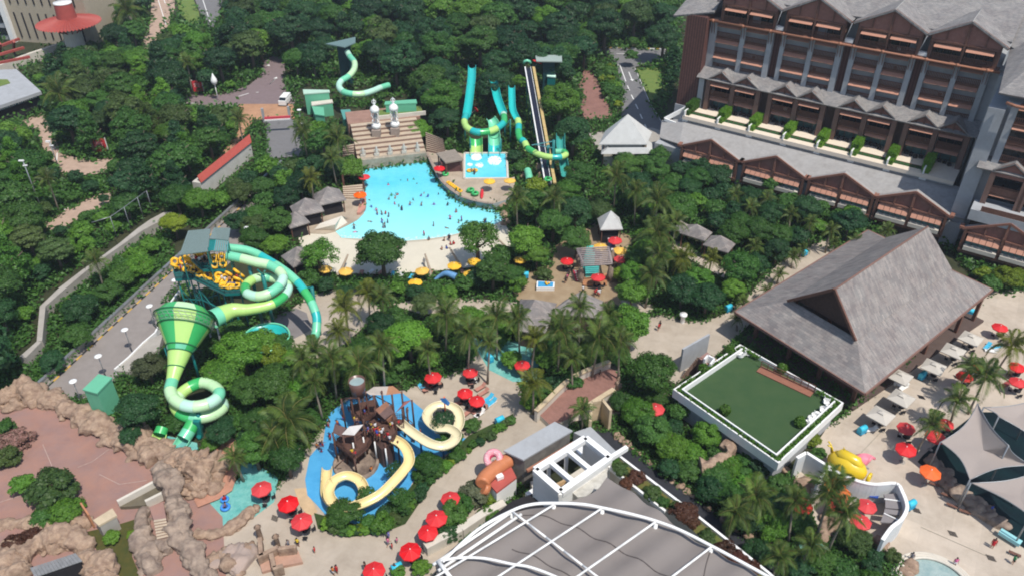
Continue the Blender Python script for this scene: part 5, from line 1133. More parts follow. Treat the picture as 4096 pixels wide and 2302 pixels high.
# roof planting strip beside the canopy
g=G(); st_=[t23(x,y,6) for x,y in[(975,250),(1050,225),(1800,800),(2576,1420),(2700,1560),(2300,1400),(1600,800),(960,340)]]; g.prism(st_,0,6,0,1); ob=struct('roof_planting_strip',g,[mat('dry_grass',(.13,.10,.032),.95,.3,1.2,c2=(.10,.13,.03)),M['cream']]); keep(st_)
g=G()
for ln in([(1050,225),(1800,800),(2576,1420),(2800,1620)],[(960,340),(1540,800)]):
    q_=[t23(x,y,6.2) for x,y in ln]
    for a,b in zip(q_,q_[1:]): g.beam(a,b,.3,.5)
solo('parapet','thin white parapet lining the dry planted roof strip','wall',g,M['white'])
KEEP.append([proj(t23(x,y,6))[:2] for x,y in[(975,200),(1050,200),(2800,1560),(2700,1640),(1600,850),(900,560),(960,340)]])
# white open-frame building
fb=thing('frame_building','white roofless concrete frame over stairs beside the fabric canopy','building',t23(480,500))
FZ=7.5
FR=[t23(x,y,FZ) for x,y in((232,385),(738,65),(985,262),(490,610))]
for a,b in zip(FR,FR[1:]+FR[:1]): g=G(); g.beam(a,b,.8,.7); part(fb,'frame_beam',g,M['white'])
for t_ in(.27,.62): a,b=FR[0].lerp(FR[1],t_),FR[3].lerp(FR[2],t_); g=G(); g.beam(a,b,.6,.6); part(fb,'frame_beam',g,M['white'])
g=G(); g.beam(FR[2],t23(1155,155,FZ),.5,.6); part(fb,'frame_beam',g,M['white'])
for a,b in((FR[1],FR[2]),(FR[3],FR[0]),(FR[2],FR[3])): g=G(); g.beam(Vector((a.x,a.y,FZ/2-.4)),Vector((b.x,b.y,FZ/2-.4)),.3,FZ-.8); part(fb,'wall',g,M['white'])
for q in FR+[FR[0].lerp(FR[1],.27),FR[0].lerp(FR[1],.62)]: g=G(); g.box((q.x,q.y,FZ/2),(.45,.45,FZ)); part(fb,'column',g,M['white'])
g=G(); g.prism(FR,0,2.6); part(fb,'floor',g,M['cream'])
for i in range(6): a=t23(440+i*8,560-i*14,3.0+i*.12); g=G(); g.box((a.x,a.y,2.7+i*.12),(1.9,.3,.14),.55); part(fb,'step',g,mat('step_timber',(.45,.30,.16),.7,.1,2))
g=G(); c=t23(700,250,2.6); g.box((c.x,c.y,3.3),(1.4,1.0,1.3),.6); part(fb,'cabinet',g,M['white'])
keep(FR); keep([t23(x,y,6) for x,y in((560,600),(960,350),(960,440),(660,650))])
g=G(); g.prism([t23(x,y,6.3) for x,y in((570,570),(940,300),(960,440),(870,560),(740,640),(660,650))],0,6.3); solo('weathered_ledge','stained white concrete ledge between frame building and canopy','ledge',g,stain(mat('weathered_white',(.50,.48,.43),.85,.15,.8),.6,.9,(.45,.42,.38)))
g=G(); g.prism([t23(x,y,3) for x,y in((620,0),(790,-60),(1060,200),(980,260),(740,60))],0,3.0); solo('concrete_ramp','grey ramp with striped treads behind the frame building','ramp',g,M['render_grey'])
t=shed('dark grey service block with flat roof and slatted vents on its side','x' and t23,[(-85,182),(115,275),(610,-20),(430,-110)],5.2,stain(mat('blotched_wall',(.12,.11,.10),.9,.3,.9,c2=(.22,.20,.18)),.5,1),M['render_grey'])
for x,y in((195,300),(260,250),(360,185)):
    for k in range(3): p=t23(x+k*22,y-k*12,3); g=G(); g.box((p.x,p.y,2.9),(.18,.18,1.7)); part(t,'vent_slat',g,M['render_grey'])
g=G(); g.beam(t23(150,385,4.0),t23(620,105,4.0),.35,.35); solo('orange_pipe','orange painted beam along the service block','beam',g,M['woodlight'])
g=G(); g.prism([t23(x,y,1.6) for x,y in((185,490),(235,480),(315,580),(310,640),(160,735),(90,735),(230,640))],0,1.6); solo('stepped_wall','cream stepped wall beside the frame building','wall',g,M['cream'])
g=G(); g.beam(t23(150,640,1.9),t23(230,590,1.9),.7,.6); solo('bench','white slab bench beside the stepped cream wall','bench',g,M['white'])
g=G(); q_=[t13(x,y,1.5) for x,y in((2500,700),(2300,800),(2060,960),(1850,1060),(1700,1140))]
for a,b in zip(q_,q_[1:]): g.beam(a-Vector((0,0,.7)),b-Vector((0,0,.7)),1.0,1.5)
solo('planter_wall','pale stone wall edging the shrub bed left of the canopy','wall',g,M['cream'])
# snack kiosk with pink ring sign
ki=thing('snack_kiosk','snack kiosk with red roof, sausage-shaped orange top and white wall','kiosk',t13(2450,560))
e=[t13(x,y,3.2) for x,y in((2350,520),(2420,600),(2620,450),(2560,330))]; g=G(); g.prism(e,2.9,3.2); part(ki,'roof',g,mat('kiosk_red',(.42,.09,.07),.6,.08,1)); g=G(); g.prism(e,0,2.9); part(ki,'wall',g,M['white'])
g=G(); pts=[t13(x,y,3.6) for x,y in((2275,520),(2300,460),(2400,370),(2500,300),(2560,270))]; g.tube(smoothpath(pts,4),[.75]+[.95]*(4*4-1)+[.7],12); part(ki,'sausage_top',g,mat('sausage_orange',(.50,.18,.08),.4,.08,1))
g=G(); g.tube([t13(2280,550,3.0),t13(2330,570,2.6)],.85,12); part(ki,'sausage_end',g,MATS['sausage_orange'])
g=G(); c=t13(2450,445,3.5); g.box((c.x,c.y,3.5),(.9,.6,.5),.5); part(ki,'roof_unit',g,M['white'])
dn=thing('ring_sign','round pink ring-shaped cake sign with sprinkles beside the snack kiosk','sign',t13(2390,330))
c=t13(2385,262,4.2); Mx=Matrix.Rotation(R(35),3,'X')@Matrix.Rotation(R(-12),3,'Y'); g=G(); g.torus(c,.85,.45,24,8,M=Mx); part(dn,'ring',g,mat('pink_icing',(.75,.32,.36),.4,.06,3)); g=G(); g.torus(c-Vector((-.15,.1,.25)),.9,.42,24,8,M=Mx); part(dn,'ring_base',g,mat('dark_pink',(.50,.06,.12),.4,.05,1)); g=G(); g.tube([(c.x,c.y,0),c-Vector((0,0,.3))],.12,6); part(dn,'pole',g,M['metal'])
g=G(); r2=random.Random(2)
for k in range(40): a=r2.uniform(0,6.28); p=c+Mx@Vector((.85*math.cos(a),.85*math.sin(a),.45))+Mx@Vector((r2.uniform(-.2,.2),r2.uniform(-.2,.2),0)); g.box(p,(.12,.04,.04),a)
part(dn,'sprinkles',g,M['white'])
# ================================================================ brick bridge
g=G(); bp=[t22(x,y,.9) for x,y in[(245,1240),(400,1130),(500,1030),(640,930),(800,850),(985,800),(1085,850),(1030,1000),(790,1160),(640,1280),(395,1385)]]; g.prism(bp,0,.9,0,1); struct('bridge_deck',g,[brick,M['cream']]); keep(bp)
tanst=stain(mat('tan_bridge_stone',(.52,.41,.27),.85,.15,.9),.4,.7)
for lab,ln in(('curved tan stone parapet along the far side of the brick bridge',[(240,1235),(330,1150),(410,1070),(480,1000),(560,930),(650,870),(760,820),(870,775),(985,735)]),('tan stone parapet along the near side of the brick bridge',[(775,1170),(870,1110),(950,1060),(1025,1015)])):
    t=thing('bridge_parapet',lab,'wall',t22(*ln[0])); pts=smoothpath([t22(x,y,2.1) for x,y in ln],3)
    g=G()
    for a,b in zip(pts,pts[1:]): g.beam(a-Vector((0,0,1)),b-Vector((0,0,1)),.45,2.0)
    part(t,'wall',g,M['cream']); g=G()
    for a,b in zip(pts,pts[1:]): g.beam(a,b,.7,.25)
    part(t,'coping',g,tanst)
g=G(); 
for a,b in(((800,1240),(900,1220)),((900,1220),(985,1330)),((790,1250),(780,1440))): g.beam(t22(*a,2),t22(*b,2),.4,4)
solo('old_wall','rough tan wall fragment below the brick bridge','wall',g,tanst)
# ================================================================ yellow submersible, curved enclosure, sails
ys=thing('submersible','yellow toy-like submersible with round portholes behind the curved white wall','play sculpture',t33(790,330))
ya=mat('submersible_yellow',(.72,.50,.02),.3,.05,1,spec=.5,coat=.4)
a,b=t33(600,240,1.5),t33(985,450,1.5); dd=(b-a).normalized()
prof=[(0,.05),(.04,.6),(.12,1.15),(.3,1.65),(.5,1.8),(.7,1.6),(.88,1.1),(.97,.6),(1,.05)]
g=G(); pts=[a+(b-a)*q for q,_ in prof]; g.tube([p+Vector((0,0,.2)) for p in pts],[r_ for _,r_ in prof],20); part(ys,'hull',g,ya)
g=G(); g.tube([pts[2]+Vector((0,0,1.0)),pts[3]+Vector((0,0,1.5)),pts[5]+Vector((0,0,1.55)),pts[6]+Vector((0,0,.9))],[.2,.85,.8,.2],14); part(ys,'deckhouse',g,ya)
g=G()
for k in range(9):
    p=a+(b-a)*(.12+k*.095)+Vector((0,0,.2)); g.tube([p,p+Vector((0,0,0))+Vector((dd.y,-dd.x,0))*1.78],.02,4)
nn=Vector((dd.y,-dd.x,0))
for q in(.36,.5): p=a+(b-a)*q+Vector((0,0,1.9)); g2=G(); g2.lathe(p,[(.01,.25),(.24,.25),(.3,.15),(.3,-.3)],14); part(ys,'porthole',g2,M['metal'])
for q,c_ in((.05,(-.5,.6,2.2)),(.1,(-.9,.2,2.0)),(.33,(0,.3,2.6))):
    p=a+(b-a)*q+Vector((0,0,1.0)); g2=G(); g2.tube([p,p+Vector((c_[0]*.4,c_[1]*.4,c_[2]*.5)),p+Vector((c_[0],c_[1],c_[2]*.62))],.11,8); part(ys,'periscope',g2,ya)
g2=G(); g2.torus(b+dd*.35+Vector((0,0,.2)),.55,.2,16,8,M=Matrix.Rotation(math.atan2(dd.y,dd.x),3,'Z')@Matrix.Rotation(R(90),3,'Y')); part(ys,'propeller_ring',g2,ya)
g2=G(); g2.tube([a+(b-a)*.3+nn*-1.75+Vector((0,0,.5)),a+(b-a)*.95+nn*-1.2+Vector((0,0,.4))],.12,6); part(ys,'handrail',g2,M['metal'])
c=t33(965,280,.8); t=thing('pink_shell','pink scallop shell sculpture beside the yellow submersible','play sculpture',t33(965,290)); g=G()
for k in range(9):
    a0=-1.2+k*.3; tip=Vector((math.sin(a0)*1.5,math.cos(a0)*1.1-.3,.2)); g.tube([c+Vector((0,-.8,0)),c+tip*.6+Vector((0,0,.5)),c+tip],[.1,.28,.2],6)
part(t,'shell',g,mat('shell_pink',(.75,.22,.28),.4,.15,2))
# enclosure walls
en=thing('curved_enclosure','curved white-walled enclosure with grey roof slabs in front of the yellow submersible','enclosure',t33(900,700))
EZ2=3.4
for ln in([(385,205),(640,365)],[(640,365),(730,420),(860,475),(980,510),(1100,525),(1290,515),(1350,600),(1390,700),(1395,780),(1340,880),(1240,960),(1150,1085)],[(640,365),(500,490)],[(385,205),(290,260)]):
    pts=smoothpath([t33(x,y,EZ2) for x,y in ln],3); g=G()
    for a_,b_ in zip(pts,pts[1:]): g.beam(a_-Vector((0,0,EZ2/2)),b_-Vector((0,0,EZ2/2)),.32,EZ2)
    part(en,'wall',g,mat('pale_enclosure_wall',(.60,.62,.62),.7,.04,1)); g=G()
    for a_,b_ in zip(pts,pts[1:]): g.beam(a_+Vector((0,0,.05)),b_+Vector((0,0,.05)),.42,.16)
    part(en,'coping',g,M['white'])
for pts,m_ in(([(1165,620),(1310,610),(1335,690),(1180,670)],'render_grey'),([(1180,675),(1335,700),(1340,770),(1180,755)],'render_grey'),([(1175,765),(1330,785),(1320,830),(1165,810)],'render_grey'),([(1160,820),(1315,880),(1290,910),(1130,900)],'render_grey')):
    g=G(); e=[t33(x,y,2.4) for x,y in pts]; g.slab(e,.2); part(en,'roof_slab',g,mat('taupe_slab',(.22,.20,.20),.8,.06,1)); 
for a_,b_ in(((1170,668),(1330,690)),((1165,812),(1310,880))): g=G(); g.beam(t33(*a_,2.5),t33(*b_,2.5),.15,.12); part(en,'roof_line',g,M['white'])
for pts,m_ in(([(720,465),(885,520),(870,580),(780,545)],(.05,.38,.28)),([(1060,540),(1155,545),(1105,660),(1020,645)],(.02,.06,.28)),([(375,220),(460,270),(410,330),(355,300)],(.03,.16,.30))):
    g=G(); g.slab([t33(x,y,1.5) for x,y in pts],.1); part(en,'coloured_panel',g,mat('panel_%d'%int(m_[0]*100),m_,.5,.08,2))
keep([t33(x,y,3) for x,y in((385,205),(640,365),(1290,515),(1395,780),(1150,1085),(1080,1060),(1000,640),(640,520),(500,490),(350,400),(290,260))]); KEEP.append([proj(t33(x,y,2))[:2] for x,y in((560,170),(800,140),(1060,220),(1060,520),(930,500))])
g=G(); pts=smoothpath([t33(x,y,.05) for x,y in((1400,800),(1470,820),(1510,900),(1490,1020),(1420,1160),(1290,1290))],4)
for a_,b_ in zip(pts,pts[1:]): g.beam(a_,b_,.22,.03)
struct('yellow_floor_line',g,mat('line_yellow',(.70,.48,.12),.7,.1,1))
def sail(label,f,pts,corner_z,n=8):
    """tensioned sail with hollow edges: pts = corners (x,y,z)"""
    c=[f(*p) for p in pts]; m=sum(c,Vector())/len(c); t=thing('shade_sail',label,'sail canopy',(m.x,m.y,0)); g=G(); vs=[]; rim=[]
    for i in range(len(c)):
        a,b=c[i],c[(i+1)%len(c)]
        for k in range(n): q=a.lerp(b,k/n); q=q+(m-q)*(.16*4*(k/n)*(1-k/n)); rim.append(q)
    N=len(rim); rows=6
    for r_ in range(rows+1):
        for q in rim: s_=r_/rows; p=q.lerp(m,s_); p.z=q.z+(m.z-q.z)*s_-.6*math.sin(math.pi*s_*.5)*(1); vs.append(p)
    fs=[(r_*N+i,r_*N+(i+1)%N,(r_+1)*N+(i+1)%N,(r_+1)*N+i) for r_ in range(rows) for i in range(N)]
    g.add(vs,fs,0,True); part(t,'fabric',g,mat('sail_fabric',(.33,.28,.25),.8,.04,.3))
    g=G(); g.tube(rim,.06,5,closed=True); part(t,'edge_cable',g,M['metal'])
    for q in c: g=G(); g.tube([(q.x,q.y,0),q],.1,8); part(t,'mast',g,M['metal'])
    KEEP.append([proj(q)[:2] for q in rim]); return t
sail('large beige tensioned sail with a sharp peak at the right edge',t33,[(2110,-290,7.5),(1735,95,5.5),(2030,475,5),(2640,330,6),(2420,130,8)],0)
sail('beige sail crossing the lower right edge',t33,[(2040,505,5),(2640,420,6),(2900,700,6),(2640,840,5.5)],0)
sail('beige sail at the top right above the large peaked sail',t32,[(2170,1195,7),(2700,1120,7.5),(2750,1560,6),(2320,1290,7)],0)
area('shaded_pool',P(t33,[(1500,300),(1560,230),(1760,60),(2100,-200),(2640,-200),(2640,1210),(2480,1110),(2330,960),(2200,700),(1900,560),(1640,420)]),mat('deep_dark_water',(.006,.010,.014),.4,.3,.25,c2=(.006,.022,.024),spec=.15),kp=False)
g=G(); g.beam(t33(2330,990,.8),t33(2540,1120,.8),.8,.5); solo('display_case','pale turquoise glass case lying beside the dark pool','display case',g,mat('pale_turquoise',(.30,.60,.62),.3,.05,1))
# ================================================================ rocks
def craggy(q,off,k=1.0):
    """lumps, boulder creases and grit for sculpted rock"""
    d,_=noise.voronoi(q*.27*k+off); c=min(.55,d[1]-d[0]); d2,_=noise.voronoi(q*.7*k+off); c2=min(.5,d2[1]-d2[0])
    return .62*(c-.28)+.20*(c2-.2)+.22*noise.noise(q*.5*k+off)+.16*noise.noise(q*1.9*k+off)+.09*noise.noise(q*4.3*k+off)
def rockmesh(name,seed,sub=4,amp=.35,sc=(1,1,.7),m=None):
    bm=bmesh.new(); bmesh.ops.create_icosphere(bm,subdivisions=sub,radius=1)
    off=Vector((seed*7.3,seed*3.1,seed*1.7))
    for v in bm.verts:
        n=v.co.normalized(); d=1+craggy(n*2.2,off)*1.1+amp*.5*noise.noise(n*1.3+off)
        v.co=Vector((n.x*d*sc[0],n.y*d*sc[1],n.z*d*sc[2]))
    me=bpy.data.meshes.new(name); bm.to_mesh(me); bm.free(); me.materials.append(m or M['rock'])
    for p in me.polygons: p.use_smooth=True
    return me
RK=[rockmesh('boulder',i,3) for i in range(6)]; RKG=[rockmesh('boulder',i+9,3,m=M['rockgrey']) for i in range(4)]
def boulder(p,s,desc,grey=False,grp='sculpted boulders'):
    me=rng.choice(RKG if grey else RK); b=link('boulder',me,None,(p.x,p.y,s[2]*.25),(rng.uniform(-.2,.2),rng.uniform(-.2,.2),rng.uniform(0,6)),s); rep(b,desc,'rock',grp); return b
def ridge(label,f,pts,rad,z=0,amp=.45,seed=0,m=None,flat=.8,name='rock_ridge'):
    """a sculpted rock wall following a line, lumpy all over"""
    P3=smoothpath([f(q[0],q[1],q[2] if len(q)>2 else z) for q in pts],16); rr=[(q[3] if len(q)>3 else rad) for q in pts]; n=len(P3); vs=[]; K=30
    bm=[]
    g=G()
    for i,p in enumerate(P3):
        d=(P3[min(i+1,n-1)]-P3[max(i-1,0)]); d.z=0; d=d.normalized() if d.length>1e-6 else Vector((1,0,0)); x=Vector((d.y,-d.x,0)); t=i/(n-1)*(len(rr)-1); r0=rr[int(t)]+(rr[min(int(t)+1,len(rr)-1)]-rr[int(t)])*(t-int(t))
        r0*=1+.6*noise.noise(p*.33+Vector((seed*9,0,0)))+.25*noise.noise(p*.9+Vector((0,seed*9,0)))
        if i in(0,n-1): r0*=.55
        for k in range(K):
            a=math.pi*(-.12+1.24*k/(K-1)); q=p+x*(math.cos(a)*r0)+Vector((0,0,math.sin(a)*r0*flat)); o_=Vector((seed*5,seed*3,0))
            dsp=1+amp*2.7*craggy(q,o_)
            q=p+(q-p)*dsp
            if k in(0,K-1): q.z=-.2
            vs.append(q)
    g.add(vs,[(i*K+k,(i+1)*K+k,(i+1)*K+k+1,i*K+k+1) for i in range(n-1) for k in range(K-1)],0,True)
    b=len(vs); r3=random.Random(seed+77)
    for i in range(6,n-6,max(4,int(n/ (n*.0+14)))):
        q=P3[i]; t=i/(n-1)*(len(rr)-1); r0=rr[min(int(t),len(rr)-1)]; a_=r3.uniform(0,6.28); s_=r0*r3.uniform(.35,.75); bo=link('boulder',r3.choice(RKG if m is M['rockgrey'] else RK),None,(q.x+math.cos(a_)*r0*.8,q.y+math.sin(a_)*r0*.8,s_*.3),(r3.uniform(-.3,.3),r3.uniform(-.3,.3),r3.uniform(0,6)),(s_,s_*r3.uniform(.7,1),s_*r3.uniform(.7,1.2))); rep(bo,'craggy rock','rock','craggy rocks on the ridges')
    g.f.append(tuple(range(K))); g.m.append(0); g.sm.append(False); g.f.append(tuple(range((n-1)*K,n*K))[::-1]); g.m.append(0); g.sm.append(False)
    r_=solo(name,label,'rock',g,m or M['rock']); KEEP.append([proj(p+Vector((0,0,rad*.5)))[:2] for p in P3]+[proj(p+Vector((.5,.5,0)))[:2] for p in P3[::-1]]); return r_
ridge('long ridge of rounded tan rock from the left edge down past the mint shed',o,[(-40,1010,.5,2.2),(20,1000,.6,2.0),(70,985,.8,1.9),(130,1005,.6,1.6),(180,1030,.6,1.5),(235,1062,.6,1.7),(290,1090,.5,1.6),(345,1112,.5,2.0),(400,1135,.6,1.9),(455,1160,.6,1.8),(495,1185,.4,1.6)],1.8,seed=1)
ridge('tall trunk-like grey brown rock spine crossing the terracotta steps',t03,[(1600,330,1.2),(1680,430,1.4),(1730,560,1.5),(1745,700,1.5),(1770,840,1.4),(1790,980,1.3),(1850,1120,1),(1950,1280,.8),(2060,1440,.6),(2150,1560,.5)],1.25,seed=2,m=M['rockgrey'])
ridge('hollowed pale rock mass overhanging the lazy river',t03,[(1760,260,.6,1.3),(1880,300,1,1.8),(1990,380,1.2,2.2),(2010,500,.9,2.0),(1950,620,.4,1.3)],1.8,seed=3,amp=.75)
ridge('narrow grey brown rock spine left of the terracotta steps',t03,[(1460,760,.5,.8),(1430,900,.6,1.0),(1430,1040,.6,1.1),(1470,1180,.5,1.1),(1500,1300,.4,1.3),(1560,1420,.3,1.3)],1.1,seed=4,m=M['rockgrey'])
ridge('low tan rock border along the foot of the pink plaza',t03,[(-60,980),(90,930),(250,925),(420,930),(600,945),(780,935),(930,935)],.85,seed=5,amp=.5)
ridge('pinkish rock bank between the lazy river and the promenade',t03,[(1960,1010,.3,.7),(2100,1030,.3,.8),(2230,1000,.3,.9),(2380,930,.3,.9),(2480,830,.3,1.0),(2540,760,.3,.8)],.9,seed=6)
ridge('lumpy rock shoulder left of the slate roofed grotto',t03,[(60,1100,.4,1.0),(130,1250,.6,1.6),(120,1400,.6,1.6),(140,1500,.5,1.6)],1.5,seed=7)
ridge('broad rock crown above the slate roofed grotto',t03,[(200,1260,.6,1.3),(330,1140,.8,1.5),(480,1080,.8,1.6),(640,1060,.8,1.5),(790,1100,.7,1.4),(900,1180,.5,1.2)],1.5,seed=8)
ridge('rounded rock shoulder right of the slate roofed grotto',t03,[(830,1230,.6,1.2),(930,1320,.6,1.6),(1010,1420,.6,1.7),(1030,1520,.5,1.6)],1.5,seed=9)
ridge('rock step at the foot of the stairs, bottom left',t03,[(1560,1130,.8,1.0),(1650,1110,.9,1.0),(1740,1100,.9,1.0)],1.0,seed=10,m=M['rockgrey'])
ridge('pale pinkish rock ruin outcrop left of the promenade at the bottom',t03,[(2100,1350,.2,1.3),(2220,1280,.3,1.8),(2380,1260,.3,1.8),(2520,1320,.2,1.6)],1.6,seed=11,amp=.35,m=mat('pink_rock',(.42,.31,.25),.9,.1,.4,c2=(.30,.24,.21),bump=.6,bscale=1.5),flat=.45)
ridge('round rock pile between the slide ends and the pink plaza',t03,[(1250,60,.6,1.6),(1370,110,.8,1.7),(1480,170,.9,1.6),(1600,230,.8,1.5)],1.6,seed=12)
for x,y,s in[(330,1080,1.5),(240,1060,1.3),(160,1020,1.2),(90,1000,1.4),(40,1010,1.6),(445,1150,1.4),(420,1120,1.2),(300,1100,1.3),(500,1160,1.2),(520,1190,1.1),(540,1215,1.3),(470,1210,.9),(365,1125,1.4)]:
    boulder(o(x,y,.8),(s*rng.uniform(.9,1.2),s*rng.uniform(.8,1.1),s*rng.uniform(.8,1.2)),'rounded tan boulder')
for x,y,s in[(1060,40,.8),(1110,80,.7),(1150,120,.8),(1190,150,.6),(1270,220,.5),(1380,310,.5),(1530,410,.7),(1620,490,.5),(1700,545,.6),(1760,600,.6),(1820,640,.5),(1970,770,.5),(2150,880,.9),(2190,930,.7),(2260,990,.5),(2380,1040,1.0),(2410,1090,.8),(2510,1160,.8)]: boulder(t23(x,y),(s,s*.8,s*.9),'pale boulder',False,'boulders along the dark lane')
for x,y,s in[(170,380,.7),(250,600,1.2),(330,540,1.2),(400,500,.9),(500,430,.7),(170,720,.8),(640,880,1.3),(700,940,1.2),(600,990,1.2),(540,1060,.9),(1130,1140,1.0),(1420,1370,1.0),(1390,1420,.9)]: boulder(t33(x,y),(s,s,s*.9),'tan boulder',False,'boulders round the enclosure')
for x,y,s in[(1750,430,1.1),(1800,520,1.2),(1850,580,1.2),(1920,640,1.3),(1990,690,1.3),(2060,740,1.2),(2130,800,1.3),(2200,850,1.2),(2270,900,1.1),(2330,930,1.0),(1640,300,.9),(1700,360,1.0)]: boulder(t33(x,y),(s,s,s),'weathered grey brown rock',True,'rocks edging the dark pool')
for x,y,s in[(2430,560,1.1),(2470,590,1.0),(2500,680,.9),(2510,760,.9)]: boulder(t11(x,y,1),(s,s,s*1.3),'tan rock at the pool wall end',False,'rocks at the pool wall end')
for x,y,s in[(270,230,1.1),(285,310,1.0),(60,260,1.2),(110,300,1.0)]: boulder(t21(x,y,1),(s,s,s*1.6),'sculpted rock pillar',False,'rocks beside the racer slide')
for x,y in((780,760),(770,820),(1060,900),(1075,960),(1060,1050),(1080,1110),(1050,1170)): boulder(t22(x,y,1),(.6,.6,1.3),'carved brown rock pile',False,'rock piles at the bridge ends')
ridge('curved sculpted rock arch below the lawn terrace wall',t23,[(2120,110,2,.7),(2200,150,2.3,.9),(2170,230,2.4,.8),(2080,270,2.4,.8),(1990,330,2.3,.8),(1890,340,2.2,.9)],.8,seed=14,amp=.5)
# grotto with slate roof
gt=thing('grotto','rock grotto hut with weathered slate roof and dark entrance at the bottom left','hut',t03(600,1350))
g=G(); e=[t03(x,y,2.8) for x,y in((300,1360),(760,1210),(830,1290),(350,1455))]; c=sum(e,Vector())/4; n=14
for k in range(n): g=G(); g.slab([e[0].lerp(e[1],k/n),e[0].lerp(e[1],(k+.94)/n),e[3].lerp(e[2],(k+.94)/n),e[3].lerp(e[2],k/n)],.1); part(gt,'slate',g,mat('slate_blue_grey',(.20,.20,.20),.8,.15,1.5))
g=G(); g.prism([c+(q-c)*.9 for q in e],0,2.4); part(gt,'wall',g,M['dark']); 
# steps between the rock spines and other features
fl=flight('rock_stairs','short flight of tan steps on the terracotta path between rock spines',t03,[(1580,1080),(1700,1050),(1670,860),(1545,880)],7,1.6,2.6)
g=G(); e=[t03(x,y,2.6) for x,y in((1545,880),(1670,860),(1640,690),(1500,750))]; g.prism(e,0,2.6); solo('terracotta_landing','terracotta landing at the head of the rock stairs','landing',g,terrac)
g=G(); g.prism([t03(x,y,.6) for x,y in((1205,745),(1590,540),(1640,600),(1460,730),(1260,745))],0,.6); solo('planting_wall','dark sunken triangular bed walled in tan stone on the pink plaza','planter',g,mat('dark_bed',(.13,.11,.075),.9,.15,1))
for a,b in(((1190,720),(1620,490)),((1470,720),(1650,630))): g=G(); g.beam(t03(*a,.9),t03(*b,.9),.4,1.2); solo('low_wall','tan low wall beside the sunken bed on the pink plaza' if a[0]<1300 else 'thin low wall between the sunken bed and the steps','wall',g,M['cream'])
t=thing('stone_booth','square tan stone booth on the rock border of the pink plaza','booth',t03(1060,900)); e=[t03(x,y,2.6) for x,y in((935,880),(1130,760),(1175,830),(990,935))]
g=G(); g.prism(e,2.3,2.6); part(t,'roof',g,mat('sandstone_top',(.50,.40,.27),.85,.1,1)); c=sum(e,Vector())/4; g=G(); g.prism([c+(q-c)*.9 for q in e],0,2.3); part(t,'wall',g,M['concrete'])
g=G(); g.beam(t03(840,770,1.5),t03(920,890,1.5),.2,2.4); solo('sign_board','leaning orange edged board beside the stone booth','sign',g,mat('board_orange',(.45,.20,.10),.7,.1,2))
ru=thing('ruin_wall','broken salmon coloured ruin with tan cross walls at the bottom of the promenade','ruin',t13(200,1300))
e=[t13(x,y,.5) for x,y in((30,1290),(240,1190),(420,1180),(470,1300),(260,1340),(60,1400))]; g=G(); g.prism(e,0,.5); part(ru,'floor',g,mat('salmon_floor',(.42,.25,.18),.85,.12,.8))
for a,b in(((20,1290),(230,1180)),((230,1200),(410,1180)),((160,1250),(190,1390)),((45,1090),(60,1270)),((180,1400),(280,1370))): g=G(); g.beam(t13(*a,1.0),t13(*b,1.0),.5,1.4); part(ru,'wall',g,M['rock'])
for x,y in((50,1080),(230,1175)): p=t13(x,y,0); g=G(); g.lathe((p.x,p.y,0),[(.35,0),(.3,2.2),(.45,2.4),(.01,2.9)],8); part(ru,'broken_column',g,M['rock'])
keep([t03(x,y) for x,y in((1500,750),(1640,690),(1740,1080),(1560,1090))])

# ================================================================ parasols
def round_parasol(m,r=1.25,n=8):
    t=thing('parasol','','parasol'); g=G()
    vs=[(0,0,2.75)]+[(r*math.cos(2*math.pi*k/n),r*math.sin(2*math.pi*k/n),2.28) for k in range(n)]+[(r*math.cos(2*math.pi*k/n),r*math.sin(2*math.pi*k/n),2.12) for k in range(n)]
    g.add(vs,[(0,k+1,(k+1)%n+1) for k in range(n)]+[(k+1,n+k+1,n+(k+1)%n+1,(k+1)%n+1) for k in range(n)]); link('canopy',mesh('canopy',g,m),t)
    g=G()
    for k in range(n): a=2*math.pi*k/n; g.beam((0,0,2.73),(r*math.cos(a),r*math.sin(a),2.27),.035)
    link('rib',mesh('rib',g,m),t)
    link('pole',mesh('pole',G().tube([(0,0,0),(0,0,2.7)],.035,6),M['metal']),t); link('finial',mesh('finial',G().lathe((0,0,2.74),[(.07,0),(.07,.07),(.01,.13)],8),M['white']),t)
    link('base',mesh('base',G().lathe((0,0,0),[(.4,0),(.4,.08),(.06,.14),(.04,.3)],12),M['concrete']),t); return t
PR={c:round_parasol(m) for c,m in(('red',M['red']),('yellow',M['yellowc']),('orange',M['orange']))}; used=set()
def parasol(f,x,y,c='red',z=0,s=1.0,tilt=0):
    p=f(x,y,2.45*s+z); b=PR[c]
    if c in used: b=copy_tree(b)
    used.add(c); b.location=(p.x,p.y,z); b.scale=(s,)*3; b.rotation_euler=(rng.uniform(-.05,.05),tilt+rng.uniform(-.05,.05),rng.uniform(0,.8)); s*=rng.uniform(.93,1.06); b.scale=(s,s,s); rep(b,f'{c} octagonal parasol','parasol',f'{c} round parasols',p); return p
reds=[(t12,1785,890),(t12,2155,835),(t12,2100,1040),(t12,2212,1115),(t22,110,760),(t22,1450,1210),(t13,60,555),(t13,330,705),(t13,465,880),(t13,1730,980),(t13,1550,1180),(t13,1190,1375),(t13,1960,650),(t13,1820,860),(t21,555,1165),(t21,870,1335),(t21,1040,965),(t21,1090,1150),(t33,340,720),(t33,700,700),(t33,1000,720),(t33,950,885),(t33,1400,165),(t32,2340,380),(t32,1400,1390),(t32,2110,790),(t32,2510,770),(t32,2520,930),(t32,1990,870),(t32,1790,1350),(t33,1690,40)]
for f,x,y in reds: parasol(f,x,y,'red',0,1.04 if f in(t13,t33) else 1.0)
